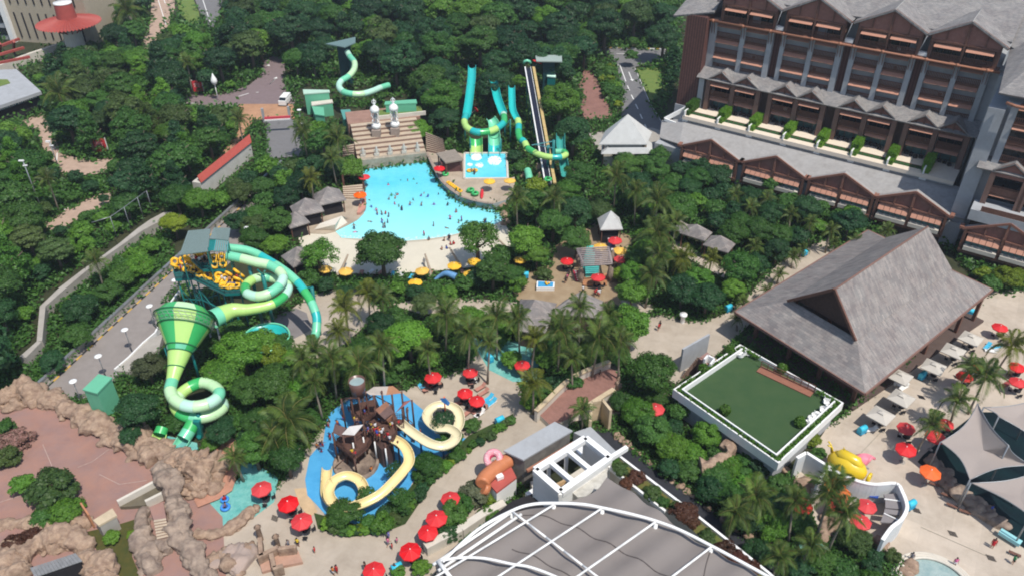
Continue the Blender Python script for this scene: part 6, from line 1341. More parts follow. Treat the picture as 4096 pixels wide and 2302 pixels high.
parasol(t11,1840,235,'red',1.5); parasol(t11,1080,325,'red',.3); parasol(t20,222,618,'red',8,1.0,.5); parasol(zD,288,556,'red',5.5,.6,1.2)
for f,x,y in((t11,1045,505),(t33,1630,390),(t33,740,590),(t33,685,520)): parasol(f,x,y,'orange',.25 if f is t11 else 0,1.05)
for f,x,y,z in((t11,2345,365,1.5),(t11,2552,362,1.5),(t11,900,1270,0),(t11,1675,1268,0),(t11,1600,1382,0),(t11,1995,1215,0),(t11,690,1240,0),(t11,2190,1172,0),(t11,2160,1300,0),(t21,1080,1062,0),(t21,890,1030,0),(t21,80,1150,0)): parasol(f,x,y,'yellow',z)
def square_parasol():
    t=thing('parasol','','parasol'); g=G(); s=1.45
    vs=[(0,0,3.15)]+[(x*s,y*s,2.55) for x,y in((-1,-1),(1,-1),(1,1),(-1,1))]+[(x*s,y*s,2.4) for x,y in((-1,-1),(1,-1),(1,1),(-1,1))]
    g.add(vs,[(0,k+1,(k+1)%4+1) for k in range(4)]+[(k+1,k+5,(k+1)%4+5,(k+1)%4+1) for k in range(4)]); link('canopy',mesh('canopy',g,M['beige']),t)
    g=G(); g.add([(0,0,3.3),(-.42,-.42,3.13),(.42,-.42,3.13),(.42,.42,3.13),(-.42,.42,3.13)],[(0,1,2),(0,2,3),(0,3,4),(0,4,1)]); link('vent',mesh('vent',g,M['beige']),t)
    link('pole',mesh('pole',G().tube([(0,0,0),(0,0,3.1)],.05,6),M['metal']),t); link('base',mesh('base',G().box((0,0,.06),(.7,.7,.12)),M['concrete']),t); return t
sq=square_parasol()
for i,(x,y) in enumerate(((2045,490),(1870,615),(1670,775),(1330,870),(1345,1090),(1140,1262))):
    q=sq if i==0 else copy_tree(sq); p=t32(x,y,2.8); q.location=(p.x,p.y,0); q.rotation_euler=(0,0,PROT+.15+rng.uniform(-.06,.06)); q.scale=(1,1,1); rep(q,'beige square parasol beside the pavilion hedge','parasol','beige square parasols',p)
# ---------------------------------------------------------------- loungers, tables, carts
def lounger(m,cush):
    t=thing('sun_lounger','','sun lounger'); g=G(); g.box((0,.3,.32),(.62,1.35,.06)); link('seat',mesh('seat',g,cush),t)
    g=G(); g.slab([(-.31,-.35,.34),(.31,-.35,.34),(.31,-.85,.75),(-.31,-.85,.75)],.06); link('backrest',mesh('backrest',g,cush),t)
    g=G()
    for x in(-.33,.33): g.box((x,.1,.26),(.05,1.8,.07))
    link('frame',mesh('frame',g,m),t)
    for x in(-.3,.3):
        for y in(-.6,.85): g=G(); g.box((x,y,.12),(.06,.06,.25)); link('leg',mesh('leg',g,m),t)
    return t
LG={'white':lounger(M['white'],M['white']),'blue':lounger(M['white'],mat('lounger_blue',(.06,.42,.62),.6,.1,2)),'red':lounger(M['wood'],mat('lounger_red',(.40,.09,.08),.7,.1,2)),'brown':lounger(M['wood'],mat('lounger_salmon',(.42,.20,.15),.7,.1,2))}; lu=set()
def lng(f,x,y,c,rot,z=0):
    b=LG[c] 
    if c in lu: b=copy_tree(b)
    lu.add(c); b.location=f(x,y,z); b.rotation_euler=(0,0,rot); rep(b,f'{c} sun lounger',  'sun lounger',f'{c} sun loungers')
for x,y,c,rt in((1690,1030,'brown',.6),(1740,990,'red',.6),(1660,1000,'blue',.6),(1840,960,'brown',.4),(2190,940,'white',.3),(2150,960,'brown',.3),(2260,1010,'brown',2.3),(2290,1060,'brown',2.3),(2230,1240,'brown',2.4),(2280,1230,'brown',2.4),(2300,1190,'blue',2.4),(2370,1160,'blue',2.4),(2340,1120,'blue',2.4),(2250,1270,'white',2.4),(2130,1260,'brown',2.4),(2050,1160,'brown',2.2)): lng(t12,x,y,c,rt)
for x,y,c in((2200,600,'blue'),(2240,640,'white'),(2300,600,'blue'),(2040,560,'white'),(1890,690,'white'),(1690,850,'white'),(1330,985,'white'),(1360,1005,'white'),(1030,1430,'white'),(2440,860,'brown'),(2380,980,'red')): lng(t32,x,y,c,rng.uniform(1,2.4))
for x,y,c in((480,1300,'blue'),(560,1330,'brown'),(1060,1310,'brown'),(1150,1300,'white'),(1240,1310,'brown'),(1380,1320,'blue'),(1460,1330,'white'),(1560,1350,'blue'),(1620,1330,'brown'),(1760,1300,'brown'),(1900,1330,'white'),(2080,1300,'brown'),(2240,1270,'brown')): lng(t11,x,y,c,rng.uniform(-.5,.5))
def table():
    t=thing('table','','table'); g=G(); g.lathe((0,0,.72),[(.01,0),(.5,0),(.5,.04),(.01,.04)],14); link('tabletop',mesh('tabletop',g,M['dark']),t); link('leg',mesh('leg',G().tube([(0,0,0),(0,0,.72)],.05,6),M['metal']),t); return t
tb=table(); 
def chair():
    t=thing('chair','','chair'); link('seat',mesh('seat',G().box((0,0,.44),(.46,.46,.06)),M['dark']),t); link('backrest',mesh('backrest',G().box((0,.22,.72),(.46,.05,.5)),M['dark']),t)
    for x in(-.2,.2):
        for y in(-.2,.2): link('leg',mesh('leg',G().box((x,y,.21),(.04,.04,.42)),M['metal']),t)
    return t
ch=chair(); k=0
for f,x,y,z in [(f,x,y,0) for f,x,y in reds if f not in(t33,)]+[(t32,a,b,0) for a,b in((2045,490),(1870,615),(1670,775),(1345,1090),(1140,1262))]:
    p=f(x,y,2.45); 
    b=tb if k==0 else copy_tree(tb); b.location=(p.x+.3,p.y-.2,0); rep(b,'dark round table under a parasol','table','tables under the parasols')
    for a in(.6,2.6,4.7):
        c=ch if k==0 and a==.6 else copy_tree(ch); c.location=(p.x+.3+.85*math.cos(a),p.y-.2+.85*math.sin(a),0); c.rotation_euler=(0,0,a-math.pi/2); rep(c,'dark chair at a parasol table','chair','chairs under the parasols')
    k+=1
def cart():
    t=thing('towel_cart','','cart'); bl=mat('cart_blue',(.02,.32,.52),.45,.05,1); link('body',mesh('body',G().box((0,0,.55),(1.2,.75,.8)),bl),t)
    g=G(); g.tube([(-.62,0,.95),(.62,0,.95)],.4,12); link('lid',mesh('lid',g,mat('cart_lid',(.05,.50,.68),.45,.05,1)),t)
    for x in(-.45,.45): g=G(); g.tube([(x,-.4,.14),(x,.4,.14)],.14,8); link('wheel',mesh('wheel',g,M['dark']),t)
    return t
ct=cart()
for i,(f,x,y,rt) in enumerate(((t21,130,1330,.1),(t22,2170,215,.6),(t31,358,1105,.6),(t32,1540,890,.7),(t32,2015,250,2.6),(t32,935,1440,.5),(t12,2350,715,2.2),(t12,2450,1345,.6),(t13,1420,1378,.5),(t33,1420,745,.5))):
    c=ct if i==0 else copy_tree(ct); c.location=f(x,y+18,0); c.rotation_euler=(0,0,rt); rep(c,'bright blue towel cart','cart','blue towel carts')
# ---------------------------------------------------------------- lamps and signs
def disc_lamp(h=4.6):
    t=thing('street_lamp','','street lamp'); link('pole',mesh('pole',G().tube([(0,0,0),(0,0,h)],[.09,.05],8),M['metal']),t); link('lamp_shade',mesh('lamp_shade',G().lathe((0,0,h),[(.01,-.12),(.5,-.06),(.56,0),(.4,.07),(.01,.1)],20),M['white']),t); return t
dl=disc_lamp(); LH=4.6
for i,(f,x,y) in enumerate(((t02,1500,178),(t02,1252,415),(t02,985,680),(t02,732,932),(t01,1755,1365),(t01,2480,840),(t10,432,1105),(t10,458,1240),(t21,440,705))):
    l=dl if i==0 else copy_tree(dl); p=f(x,y,LH); l.location=(p.x,p.y,0); rep(l,'street lamp with a flat white disc shade','street lamp','white disc street lamps',p)
for f,a,b,lab,h in((t10,(290,370),(345,530),'double headed floodlight mast by the loop road',9),(t01,(320,260),(445,725),'tall floodlight mast with several lamps in the left wood',12),(t01,(575,80),(605,275),'angled white lamp post on the tan lane at left',7),(t01,(-20,720),(40,890),'grey lamp post at the left edge',7)):
    p=f(*b,0); t=thing('lamp_post',lab,'lamp post',p); q=f(*a,h); q=Vector((p.x,p.y,h)); part(t,'pole',G().tube([p,q],[.14,.08],8),M['metal']); part(t,'lamp_head',G().box(q+Vector((-.3,0,.1)),(1.0,.35,.2)).box(q+Vector((.1,0,-.9)),(.8,.3,.2)),M['white'])
for f,a,b,lab in((t00,(2160,800),(2195,1012),'white leaf-shaped lamp standing beside the loop road'),(t00,(1590,1140),(1592,1260),'white leaf-shaped lamp among the left trees'),(t00,(100,1160),(108,1215),'white leaf-shaped lamp under the flat grey roofed building')):
    p=f(*b,0); h=(b[1]-a[1])/2.514/11.5; t=thing('leaf_lamp',lab,'street lamp',p); part(t,'pole',G().tube([p,p+Vector((0,0,h*.6))],.1,6),M['white']); g=G(); z0=h*.55; g.tube([p+Vector((0,0,z0+(h-z0)*k/6)) for k in range(7)],[.05,.6,.85,.75,.5,.25,.03],10); part(t,'lamp_shade',g,M['white'])
for f,x,y,w_,h,lab in((t00,2005,935,2.6,2.9,'small red notice board by the loop road'),(t01,1035,100,3.0,3.3,'red notice board at the bend of the left lane'),(t00,1045,1345,1.6,1.6,'round grey sign on a thin pole in the left wood')):
    p=f(x,y,0); t=thing('notice_board',lab,'sign',p)
    if w_>2:
        g=G(); g.box(p+Vector((0,0,h/2+.4)),(w_,.12,h),.15); part(t,'board',g,mat('notice_red',(.55,.04,.05),.5,.05,1)); g=G(); g.box(p+Vector((-w_/2,0,h/2+.4)),(.15,.2,h+.5),.15); g.box(p+Vector((w_/2,0,h/2+.4)),(.15,.2,h+.5),.15); part(t,'frame',g,M['white'])
        g=G()
        for k in range(4): g.box(p+Vector((-.2,-.1,h*.9-k*.3)),(w_*(.5+.1*(k%2)),.03,.07),.15)
        part(t,'lettering',g,M['white'])
    else: g=G(); g.tube([p,p+Vector((0,0,4))],.07,6); part(t,'pole',g,M['metal']); g=G(); g.tube([p+Vector((0,-.1,4.2)),p+Vector((0,0,4.2))],.8,12); part(t,'board',g,M['render_grey'])
# white two-handled sign disc on the centre plaza
p=t22(1712,345,0); t=thing('map_sign','white drum shaped kiosk lamp at the edge of the centre plaza','lamp',p); g=G(); g.lathe((p.x,p.y,0),[(.35,0),(.35,1.3),(.62,1.5),(.62,1.8),(.01,1.9)],16); part(t,'drum',g,M['white'])
# ---------------------------------------------------------------- statues and lanterns
def lantern(x,y,lab):
    p=t10(x,y,2.6); Z=5.6; p=t10(x,y-5,Z); t=thing('lantern_statue',lab,'statue',p); w_=M['white']
    part(t,'pedestal',G().box(p+Vector((0,-.6,-1.2)),(1.9,1.6,2.6)),mat('pedestal_stone',(.30,.24,.20),.85,.15,2)); part(t,'bowl',G().lathe(p,[(.6,0),(1.0,.4),(1.05,.9),(.8,1.2),(.35,1.3)],16),w_)
    for k in range(4): a=math.pi/4+k*math.pi/2; u=Vector((math.cos(a),math.sin(a),0)); part(t,'arm',G().tube(smoothpath([p+u*.5+Vector((0,0,1.1)),p+u*1.0+Vector((0,0,1.8)),p+u*.6+Vector((0,0,2.6)),p+u*1.0+Vector((0,0,3.4)),p+u*.8+Vector((0,0,4.2))],4),.12,7),w_)
    part(t,'core',G().lathe(p,[(.3,1.2),(.2,2.0),(.45,2.7),(.25,3.3),(.4,3.9)],10),M['render_grey']); part(t,'dome',G().lathe(p,[(.3,3.9),(1.0,4.1),(1.05,4.6),(.8,5.1),(.4,5.4),(.18,5.7),(.35,6.0),(.1,6.3),(.22,6.6),(.01,7.1)],16),w_)
    part(t,'finial_ring',G().torus(p+Vector((0,0,6.3)),.45,.08,12,6,M=Matrix.Rotation(R(90),3,'X')),w_)
lantern(1212,1300,'ornate white lantern statue on the terraces, left of the pair'); lantern(1400,1282,'ornate white lantern statue on the terraces, right of the pair')
def figure(x,y,i):
    p=t11(x,y+42,2.4); t=thing('pool_statue','','statue',p); w_=mat('grey_statue',(.50,.47,.42),.7,.2,4)
    part(t,'plinth',G().box(p+Vector((0,0,.3)),(1.0,.9,.7)),M['cream']); part(t,'figure',G().lathe(p,[(.35,.6),(.42,.8),(.28,1.1),(.36,1.5),(.18,1.8),(.24,2.0),(.01,2.3)],9),w_)
    for s in(-1,1): part(t,'wing',G().tube([p+Vector((s*.2,0,1.5)),p+Vector((s*.55,0,1.3)),p+Vector((s*.5,-.1,.9))],[.14,.12,.06],6),w_)
    rep(t,'small grey statue on the wall','statue','statues above the wave pool',p)
for i,(x,y) in enumerate(((1080,85),(1217,75),(1352,62),(1492,48),(1627,32))): figure(x,y,i)
# tent-like cream cover on the left deck
g=G(); a,b,c_,d_,e_=t11(585,862,.3),t11(795,868,.3),t11(920,792,.3),t11(862,722,1.8),t11(640,800,1.4); g.add([a,b,c_,d_,e_,t11(800,810,1.9)],[(0,1,5,4),(1,2,3,5),(4,5,3)]); g.add([a,e_,d_,c_+Vector((0,1.5,0)),a+Vector((0,.5,0))],[(0,1,2,3,4)]); solo('cream_cover','wedge shaped cream cover lying on the pool deck below the huts','cover',g,mat('cream_cover_cloth',(.68,.62,.52),.7,.04,1))
# lifeguard plinth
g=G(); g.prism(P(t11,[(1015,690),(1050,690),(1100,640),(1108,570),(1095,500),(1075,500),(1060,560),(1040,600)],.8),.25,.8); solo('lifeguard_plinth','curved salmon coloured lifeguard plinth at the pool edge under the orange parasol','plinth',g,mat('salmon_plinth',(.50,.24,.18),.8,.1,1))
# shelter with pergola slats on the brown plaza
pg=thing('log_pergola','pergola of pale grey logs with rock pillars over turquoise counters','pergola',zP(850,800))
for i in range(10):
    y0=425+i*36; g=G(); a,b=zP(505+i*9 if i<4 else 560+i*4,y0+35,4.3),zP(1125+i*7,y0,4.3); g.tube([a,b],.14,7); part(pg,'log_slat',g,mat('pale_log',(.30,.25,.24),.8,.15,3))
for a,b in(((530,470),(640,740)),((1130,430),(1195,745))): g=G(); g.tube([zP(*a,4.1),zP(*b,4.1)],.2,8); part(pg,'side_log',g,MATS['pale_log'])
for x,y in((590,1090),(560,800),(1155,1080),(1170,780),(540,560)):
    p=zP(x,y,.2); link('rock_pillar',RKG[0],pg,(p.x-pg.location.x,p.y-pg.location.y,1.5),(0,0,x),(.65,.6,2.8))
for x,y in((850,430),(850,720)): pass
for pts,z,m_ in(([(700,390),(880,400),(860,740),(640,740)],1.6,'turquoise_counter'),([(670,760),(950,790),(940,910),(690,940)],1.2,'turquoise_counter')):
    g=G(); g.prism([zP(x,y,z) for x,y in pts],0,z); part(pg,'counter',g,mat('turquoise_counter',(.10,.52,.46),.5,.15,1.2))
for i in range(7): g=G(); a,b=zP(630,955+i*32,.3),zP(1100,955+i*32,.3); g.beam(a,b,.42,.25+.004*i); part(pg,'timber_step',g,mat('orange_step',(.42,.20,.10),.7,.12,1))
keep([zP(x,y,4) for x,y in((500,430),(1130,400),(1200,1150),(540,1120))])
kx=thing('canoe_sign','tall red upright sign with pale lettering left of the log pergola','sign',zP(470,1110)); g=G(); a=zP(500,1080,.2); b=zP(445,875,1.9); g.slab([a,a+Vector((.8,.1,0)),b+Vector((.8,.1,0)),b],.15); part(kx,'board',g,mat('sign_crimson',(.40,.02,.06),.5,.05,1))
g=G()
for k in range(5): p=a.lerp(b,(k+.5)/5)+Vector((.4,-.02,.1)); g.box(p,(.35,.05,.2))
part(kx,'lettering',g,M['white'])
# queue rail
q_=[t21(935,880),t21(965,950),t21(990,1020),t21(1015,1090),t21(1030,1160)]; t=thing('queue_rail','white queue rail with blue and pink panels right of the log pergola','rail',q_[0])
for i,(a,b) in enumerate(zip(q_,q_[1:])): g=G(); g.beam(a+Vector((0,0,.6)),b+Vector((0,0,.6)),.9,1.1); part(t,'panel',g,[M['white'],mat('rail_pale_pink',(.70,.62,.66),.6,.05,1),mat('rail_blue',(.10,.25,.55),.5,.05,1),M['white']][i])
# blue and yellow toy table
t=thing('toy_table','blue edged table of yellow and white toys at the edge of the brown plaza','table',t21(340,1410)); e=[t21(x,y,.8) for x,y in((250,1375),(430,1385),(425,1440),(245,1440))]; g=G(); g.prism(e,0,.8); part(t,'box',g,M['white']); g=G(); g.sheet([sum(e,Vector())/4+(p-sum(e,Vector())/4)*.85 for p in e],.83); part(t,'top',g,mat('toy_blue',(.05,.30,.55),.5,.1,2))
for x,y in((340,1400),(370,1405),(350,1415)): g=G(); p=t21(x,y,.9); g.lathe(p,[(.01,.0),(.22,.1),(.2,.3),(.01,.4)],8); part(t,'toy',g,M['yellowc'])
# roofs of the two big grey huts below the brown plaza
for lab,pts,z,ap in (('large grey hip-roofed hut half hidden by palms, left of the pair',[(60,420),(330,470),(450,150),(80,110)],3.6,(250,60)),('grey hip-roofed hut behind the palms, right of the pair',[(370,250),(930,300),(920,130),(520,130)],3.6,(760,30))):
    e=[t22(x,y,z) for x,y in pts]; c=sum(e,Vector())/4; t=thing('thatched_hut',lab,'hut',(c.x,c.y,0)); ap=Vector((c.x,c.y+1,z+2.6))
    for i in range(4): g=G(); a,b=e[i],e[(i+1)%4]; g.add([a,b,ap,a-Vector((0,0,.2)),b-Vector((0,0,.2))],[(0,1,2),(0,3,4,1)]); part(t,'roof',g,M['shingle_pav'])
    g=G(); g.prism([c+(q-c)*.85 for q in e],0,z-.1); part(t,'wall',g,M['wooddark']); keep(e)
# ---------------------------------------------------------------- floats
def ringfloat(m,double=False):
    t=thing('raft' if double else 'float_ring','','raft' if double else 'swim ring'); g=G()
    if double:
        g.torus((-.52,0,.2),.42,.19,16,8); g.torus((.52,0,.2),.42,.19,16,8)
    else: g.torus((0,0,.18),.4,.17,16,8)
    link('tube',mesh('tube',g,m),t)
    g=G(); g.box((0,0,.36),(.12,.5,.04)); link('handle',mesh('handle',g,M['dark']),t); return t
YEL=mat('raft_yellow',(.85,.46,.02),.4,.05,1,spec=.5); RF={'yellow':ringfloat(YEL,True),'green':ringfloat(S_green),'blue':ringfloat(mat('ring_blue',(.05,.25,.65),.4,.05,1))}; ru_=set()
def flt(f,x,y,z,c,rot,tl=(0,0),s=1,desc=None):
    b=RF[c]
    if c in ru_: b=copy_tree(b)
    ru_.add(c); b.location=f(x,y,z); b.rotation_euler=(tl[0],tl[1],rot); b.scale=(s,)*3
    rep(b,desc or f'{c} inflatable '+('raft' if c=='yellow' else 'ring'),'raft' if c=='yellow' else 'swim ring',f'{c} floats'); return b
for x,y,z,rt,tl in((350,490,10.6,.2,(1.2,0)),(455,500,10.6,1.5,(.3,1.2)),(310,580,10,1.3,(.2,.9)),(490,600,9.8,-.2,(.5,0)),(600,570,10.4,-.7,(1.0,0)),(650,665,9.7,0,(.2,0)),(745,640,10.1,.4,(1.1,0)),(780,700,9.8,-.5,(.5,0)),(880,680,10.2,-.1,(1.1,.2)),(860,745,9.7,-.5,(.3,0)),(965,680,10.1,1.2,(.2,1)),(985,750,9.6,.1,(.3,0)),(1060,650,10.2,1.0,(.2,1.0)),(1065,740,10,1.4,(.2,.9)),(1000,800,9.6,0,(.2,0)),(930,800,9.6,-.3,(.2,0)),(610,440,12.5,1.5,(.2,1)),(690,430,12.5,1.3,(.2,1)),(560,440,12.5,1.4,(.2,1)),(820,450,12.6,.2,(1,0)),(835,530,12,.2,(.9,0)),(720,670,9.4,.9,(.8,.2))): flt(zA,x,y,z,'yellow',rt,tl,1.15,'yellow double raft')
for i in range(6): flt(t11,1945+i*20,400+i*14,1.5,'yellow',-1.0,(0,0),.8,'yellow raft lying on the pool deck')
flt(t11,2175,275,1.58,'yellow',.1,(0,0),1.1,'yellow raft with riders in the splash pool')
for x,y,z in((1905,312,1.5),(2150,480,1.5),(2160,470,1.85),(2198,512,1.5),(2205,505,1.85),(838,668,.28)): flt(t11,x,y,z,'green',0,(0,0),1.4)
flt(t03,2270,760,.15,'blue',0,(0,0),1.15); flt(t03,2262,680,.15,'blue',0,(0,0),1.0)
g=G(); a,b=t11(2275,450,1.7),t11(2268,550,1.7); d=(b-a); g.tube([a,a.lerp(b,.15),a.lerp(b,.5),a.lerp(b,.85),b],[.05,.3,.38,.3,.05],8); solo('rescue_board','red rescue board lying on the deck beside the green rings','rescue board',g,mat('board_red',(.62,.03,.04),.4,.05,1))
flt(t21,362,365,1.9,'green',0,(0,0),1.6,'mint ring at the bottom of the mat racer slide')
# driftwood logs on the beach
for a,b in(((925,1110),(790,1350)),((1700,1105),(1755,1340)),((1945,1040),(2060,1250)),((2440,960),(2574,1100))):
    g=G(); p,q=t11(*b,.3),t11(*a,2.6); g.tube(smoothpath([p,p.lerp(q,.4)+Vector((.2,0,-.2)),q],4),[.32-.02*i for i in range(9)],8); lo_=solo('driftwood_log','','log',g,mat('driftwood',(.34,.27,.20),.85,.15,3)); rep(lo_,'leaning driftwood log at the back of the beach','log','driftwood logs',p)
# dolphin-like blue slide at beach rear
g=G(); g.tube(smoothpath([t11(1790,1370,.4),t11(1850,1325,1.0),t11(1920,1300,1.6),t11(2010,1335,1.2)],4),[.2+.04*i for i in range(13)],8); solo('play_serpent','blue serpent shaped play sculpture behind the beach','play sculpture',g,mat('serpent_blue',(.12,.28,.50),.5,.15,2))
# small fittings on the right deck
for x,y,rt in((1660,540,.6),(1785,650,.55),(1840,755,.55),(1970,815,.6),(2470,1240,.5)):
    p=t33(x,y); t=thing('bench','','bench',(p.x,p.y,0),rt-1.1); link('seat',mesh('seat',G().box((0,0,.42),(1.3,.4,.07)),M['wood']),t)
    for s_ in(-.5,.5): link('leg',mesh('leg',G().box((s_,0,.2),(.08,.36,.4)),M['metal']),t)
    rep(t,'small brown bench','bench','benches on the right deck',p)
for f,x,y in((t33,1490,790),(t33,1855,1025),(t33,2240,1270),(t13,190,870),(t13,1660,1190),(t32,1540,1100),(t32,1900,900)):
    g=G(); p=f(x,y)
    for k in range(5): g.box((p.x,p.y+k*.16-.3,LAYER[0]+.03),(.9,.07,.02),-.4)
    struct('drain_grate',g,M['dark'])
g=G(); 
for a,b in(((1130,0),(940,200)),((1540,950),(2200,1240)),((1500,320),(700,1100))): g.beam((t33 if a!=(1500,320) else t32)(*a,LAYER[0]+.01),(t33 if a!=(1500,320) else t32)(*b,LAYER[0]+.01),.06,.02)
struct('slot_drain',g,MATS['drain_grate'])

g=G()
for ln in([(780,350),(930,290),(1100,165)],[(430,120),(520,330),(560,640)],[(0,700),(260,620),(420,560)],[(1000,420),(1200,520),(1480,480)]):
    pts=[t03(x,y,LAYER[0]+.006) for x,y in ln]
    for a,b in zip(pts,pts[1:]): g.beam(a,b,.07,.012)
struct('plaza_joint',g,mat('plaza_joint',(.45,.33,.28),.9,.2,2))
# ================================================================ people
def body(name,J,E,rad,hands=True):
    """one continuous skinned body: J joints, E bones, rad radii; hands get five fingers"""
    J=dict(J); E=list(E); rad=dict(rad)
    me=bpy.data.meshes.new('b'); ks=list(J); me.from_pydata([J[k] for k in ks],[(ks.index(a),ks.index(b)) for a,b in E],[])
    ob=bpy.data.objects.new('b',me); col.objects.link(ob); md=ob.modifiers.new('s','SKIN'); md.use_smooth_shade=True
    for i,k in enumerate(ks): me.skin_vertices[0].data[i].radius=(rad[k],rad[k]*(.72 if k in('pelvis','waist','chest') else 1)); me.skin_vertices[0].data[i].use_root=(k=='pelvis')
    sb=ob.modifiers.new('d','SUBSURF'); sb.levels=1; sb.render_levels=1
    dg=bpy.context.evaluated_depsgraph_get(); m2=bpy.data.meshes.new_from_object(ob.evaluated_get(dg)); bpy.data.objects.remove(ob); bpy.data.meshes.remove(me)
    if hands:
        bm=bmesh.new(); bm.from_mesh(m2)
        for s in('l','r'):
            h=Vector(J['hand_'+s]); d=(h-Vector(J['wrist_'+s])).normalized(); x=d.orthogonal().normalized()
            for k in range(5):
                g=G(); off=x*((k-1.5)*.018) if k<4 else x*-.035; L=(.075,.085,.08,.062,.05)[k]; dd=d if k<4 else (d-x*.9).normalized(); b0=h+off-d*.01
                g.tube([b0,b0+dd*L*.55,b0+dd*L*.95+Vector((0,-.012,0))],[.0095,.009,.006],5)
                vs=[bm.verts.new(v) for v in g.v]
                for f in g.f: bm.faces.new([vs[i] for i in f])
        bm.to_mesh(m2); bm.free()
    m2.name=name; m2.materials.clear(); m2.materials.append(M['skin'])
    for p in m2.polygons: p.use_smooth=True
    return m2
M['skin']=mat('skin',(.42,.24,.16),.5,.1,4); M['skin2']=mat('skin_tanned',(.26,.135,.085),.5,.1,4)
BASE={'pelvis':(0,0,.93),'waist':(0,0,1.08),'chest':(0,0,1.28),'neck':(0,0,1.44),'chin':(0,-.02,1.50),'head':(0,-.01,1.60),'crown':(0,.0,1.67),
 'sh_l':(.17,0,1.38),'sh_r':(-.17,0,1.38),'hip_l':(.09,0,.88),'hip_r':(-.09,0,.88)}
RAD={'pelvis':.15,'waist':.13,'chest':.155,'neck':.052,'chin':.065,'head':.09,'crown':.075,'sh_l':.062,'sh_r':.062,'el_l':.043,'el_r':.043,'wrist_l':.028,'wrist_r':.028,'hand_l':.034,'hand_r':.034,'hip_l':.092,'hip_r':.092,'kn_l':.058,'kn_r':.058,'an_l':.036,'an_r':.036,'toe_l':.033,'toe_r':.033}
EDG=[('pelvis','waist'),('waist','chest'),('chest','neck'),('neck','chin'),('chin','head'),('head','crown'),('chest','sh_l'),('chest','sh_r'),('sh_l','el_l'),('sh_r','el_r'),('el_l','wrist_l'),('el_r','wrist_r'),('wrist_l','hand_l'),('wrist_r','hand_r'),('pelvis','hip_l'),('pelvis','hip_r'),('hip_l','kn_l'),('hip_r','kn_r'),('kn_l','an_l'),('kn_r','an_r'),('an_l','toe_l'),('an_r','toe_r')]
POSE={
 'stand':{'el_l':(.24,.02,1.12),'el_r':(-.24,.02,1.12),'wrist_l':(.27,-.04,.88),'wrist_r':(-.27,-.04,.88),'hand_l':(.275,-.06,.80),'hand_r':(-.275,-.06,.80),'kn_l':(.10,-.02,.49),'kn_r':(-.10,-.02,.49),'an_l':(.11,.02,.08),'an_r':(-.11,.02,.08),'toe_l':(.12,-.12,.035),'toe_r':(-.12,-.12,.035)},
 'walk':{'el_l':(.23,.10,1.13),'el_r':(-.23,-.08,1.13),'wrist_l':(.25,.02,.92),'wrist_r':(-.25,-.24,.98),'hand_l':(.25,-.02,.85),'hand_r':(-.25,-.30,.93),'kn_l':(.10,-.16,.50),'kn_r':(-.10,.06,.48),'an_l':(.10,-.22,.08),'an_r':(-.10,.30,.13),'toe_l':(.11,-.36,.04),'toe_r':(-.10,.20,.035)},
 'wade':{'el_l':(.36,-.05,1.20),'el_r':(-.36,-.05,1.20),'wrist_l':(.50,-.18,1.14),'wrist_r':(-.50,-.18,1.14),'hand_l':(.55,-.23,1.13),'hand_r':(-.55,-.23,1.13),'kn_l':(.12,-.06,.49),'kn_r':(-.12,-.0,.49),'an_l':(.13,.02,.08),'an_r':(-.13,.06,.08),'toe_l':(.14,-.12,.035),'toe_r':(-.14,-.08,.035)},
 'sit':{'el_l':(.26,-.06,1.12),'el_r':(-.26,-.06,1.12),'wrist_l':(.20,-.28,1.0),'wrist_r':(-.20,-.28,1.0),'hand_l':(.17,-.34,.99),'hand_r':(-.17,-.34,.99),'kn_l':(.13,-.42,.93),'kn_r':(-.13,-.42,.93),'an_l':(.13,-.46,.52),'an_r':(-.13,-.46,.52),'toe_l':(.13,-.60,.50),'toe_r':(-.13,-.60,.50)}}
POSE['swim']={**POSE['stand'],'el_l':(.22,-.05,1.62),'el_r':(-.30,.05,1.25),'wrist_l':(.20,-.06,1.86),'wrist_r':(-.42,.05,1.05),'hand_l':(.20,-.06,1.94),'hand_r':(-.46,.05,.99),'kn_l':(.12,0,.49),'kn_r':(-.12,.05,.5)}
BM={k:body('body_'+k,{**BASE,**v},EDG,RAD) for k,v in POSE.items()}
def gface():
    g=G(); g.lathe((0,-.1,1.585),[(.012,-.03),(.02,-.005),(.01,.03)],6)
    for s in(-1,1): g.lathe((s*.034,-.092,1.61),[(.001,-.012),(.013,0),(.001,.012)],6); g.lathe((s*.092,.0,1.59),[(.001,-.028),(.018,0),(.001,.028)],6)
    g.box((0,-.09,1.545),(.05,.012,.01)); return g
hairm=mat('dark_hair',(.012,.009,.008),.5,.2,5)
face_me=mesh('face',gface(),[mat('face_dark',(.10,.05,.04),.6,.1,3)])
g=G(); vs=[]; K=12
for i in range(5):
    a=(math.pi/2)*(i/4)*1.15
    for k in range(K): b=2*math.pi*k/K; vs.append((.102*math.sin(a)*math.cos(b),.012+.108*math.sin(a)*math.sin(b)+(.02 if i==4 else 0),1.605+.11*math.cos(a)))
g.add(vs,[(i*K+k,i*K+(k+1)%K,(i+1)*K+(k+1)%K,(i+1)*K+k) for i in range(4) for k in range(K)],0,True); hair_me=mesh('hair',g,hairm)
CL={}
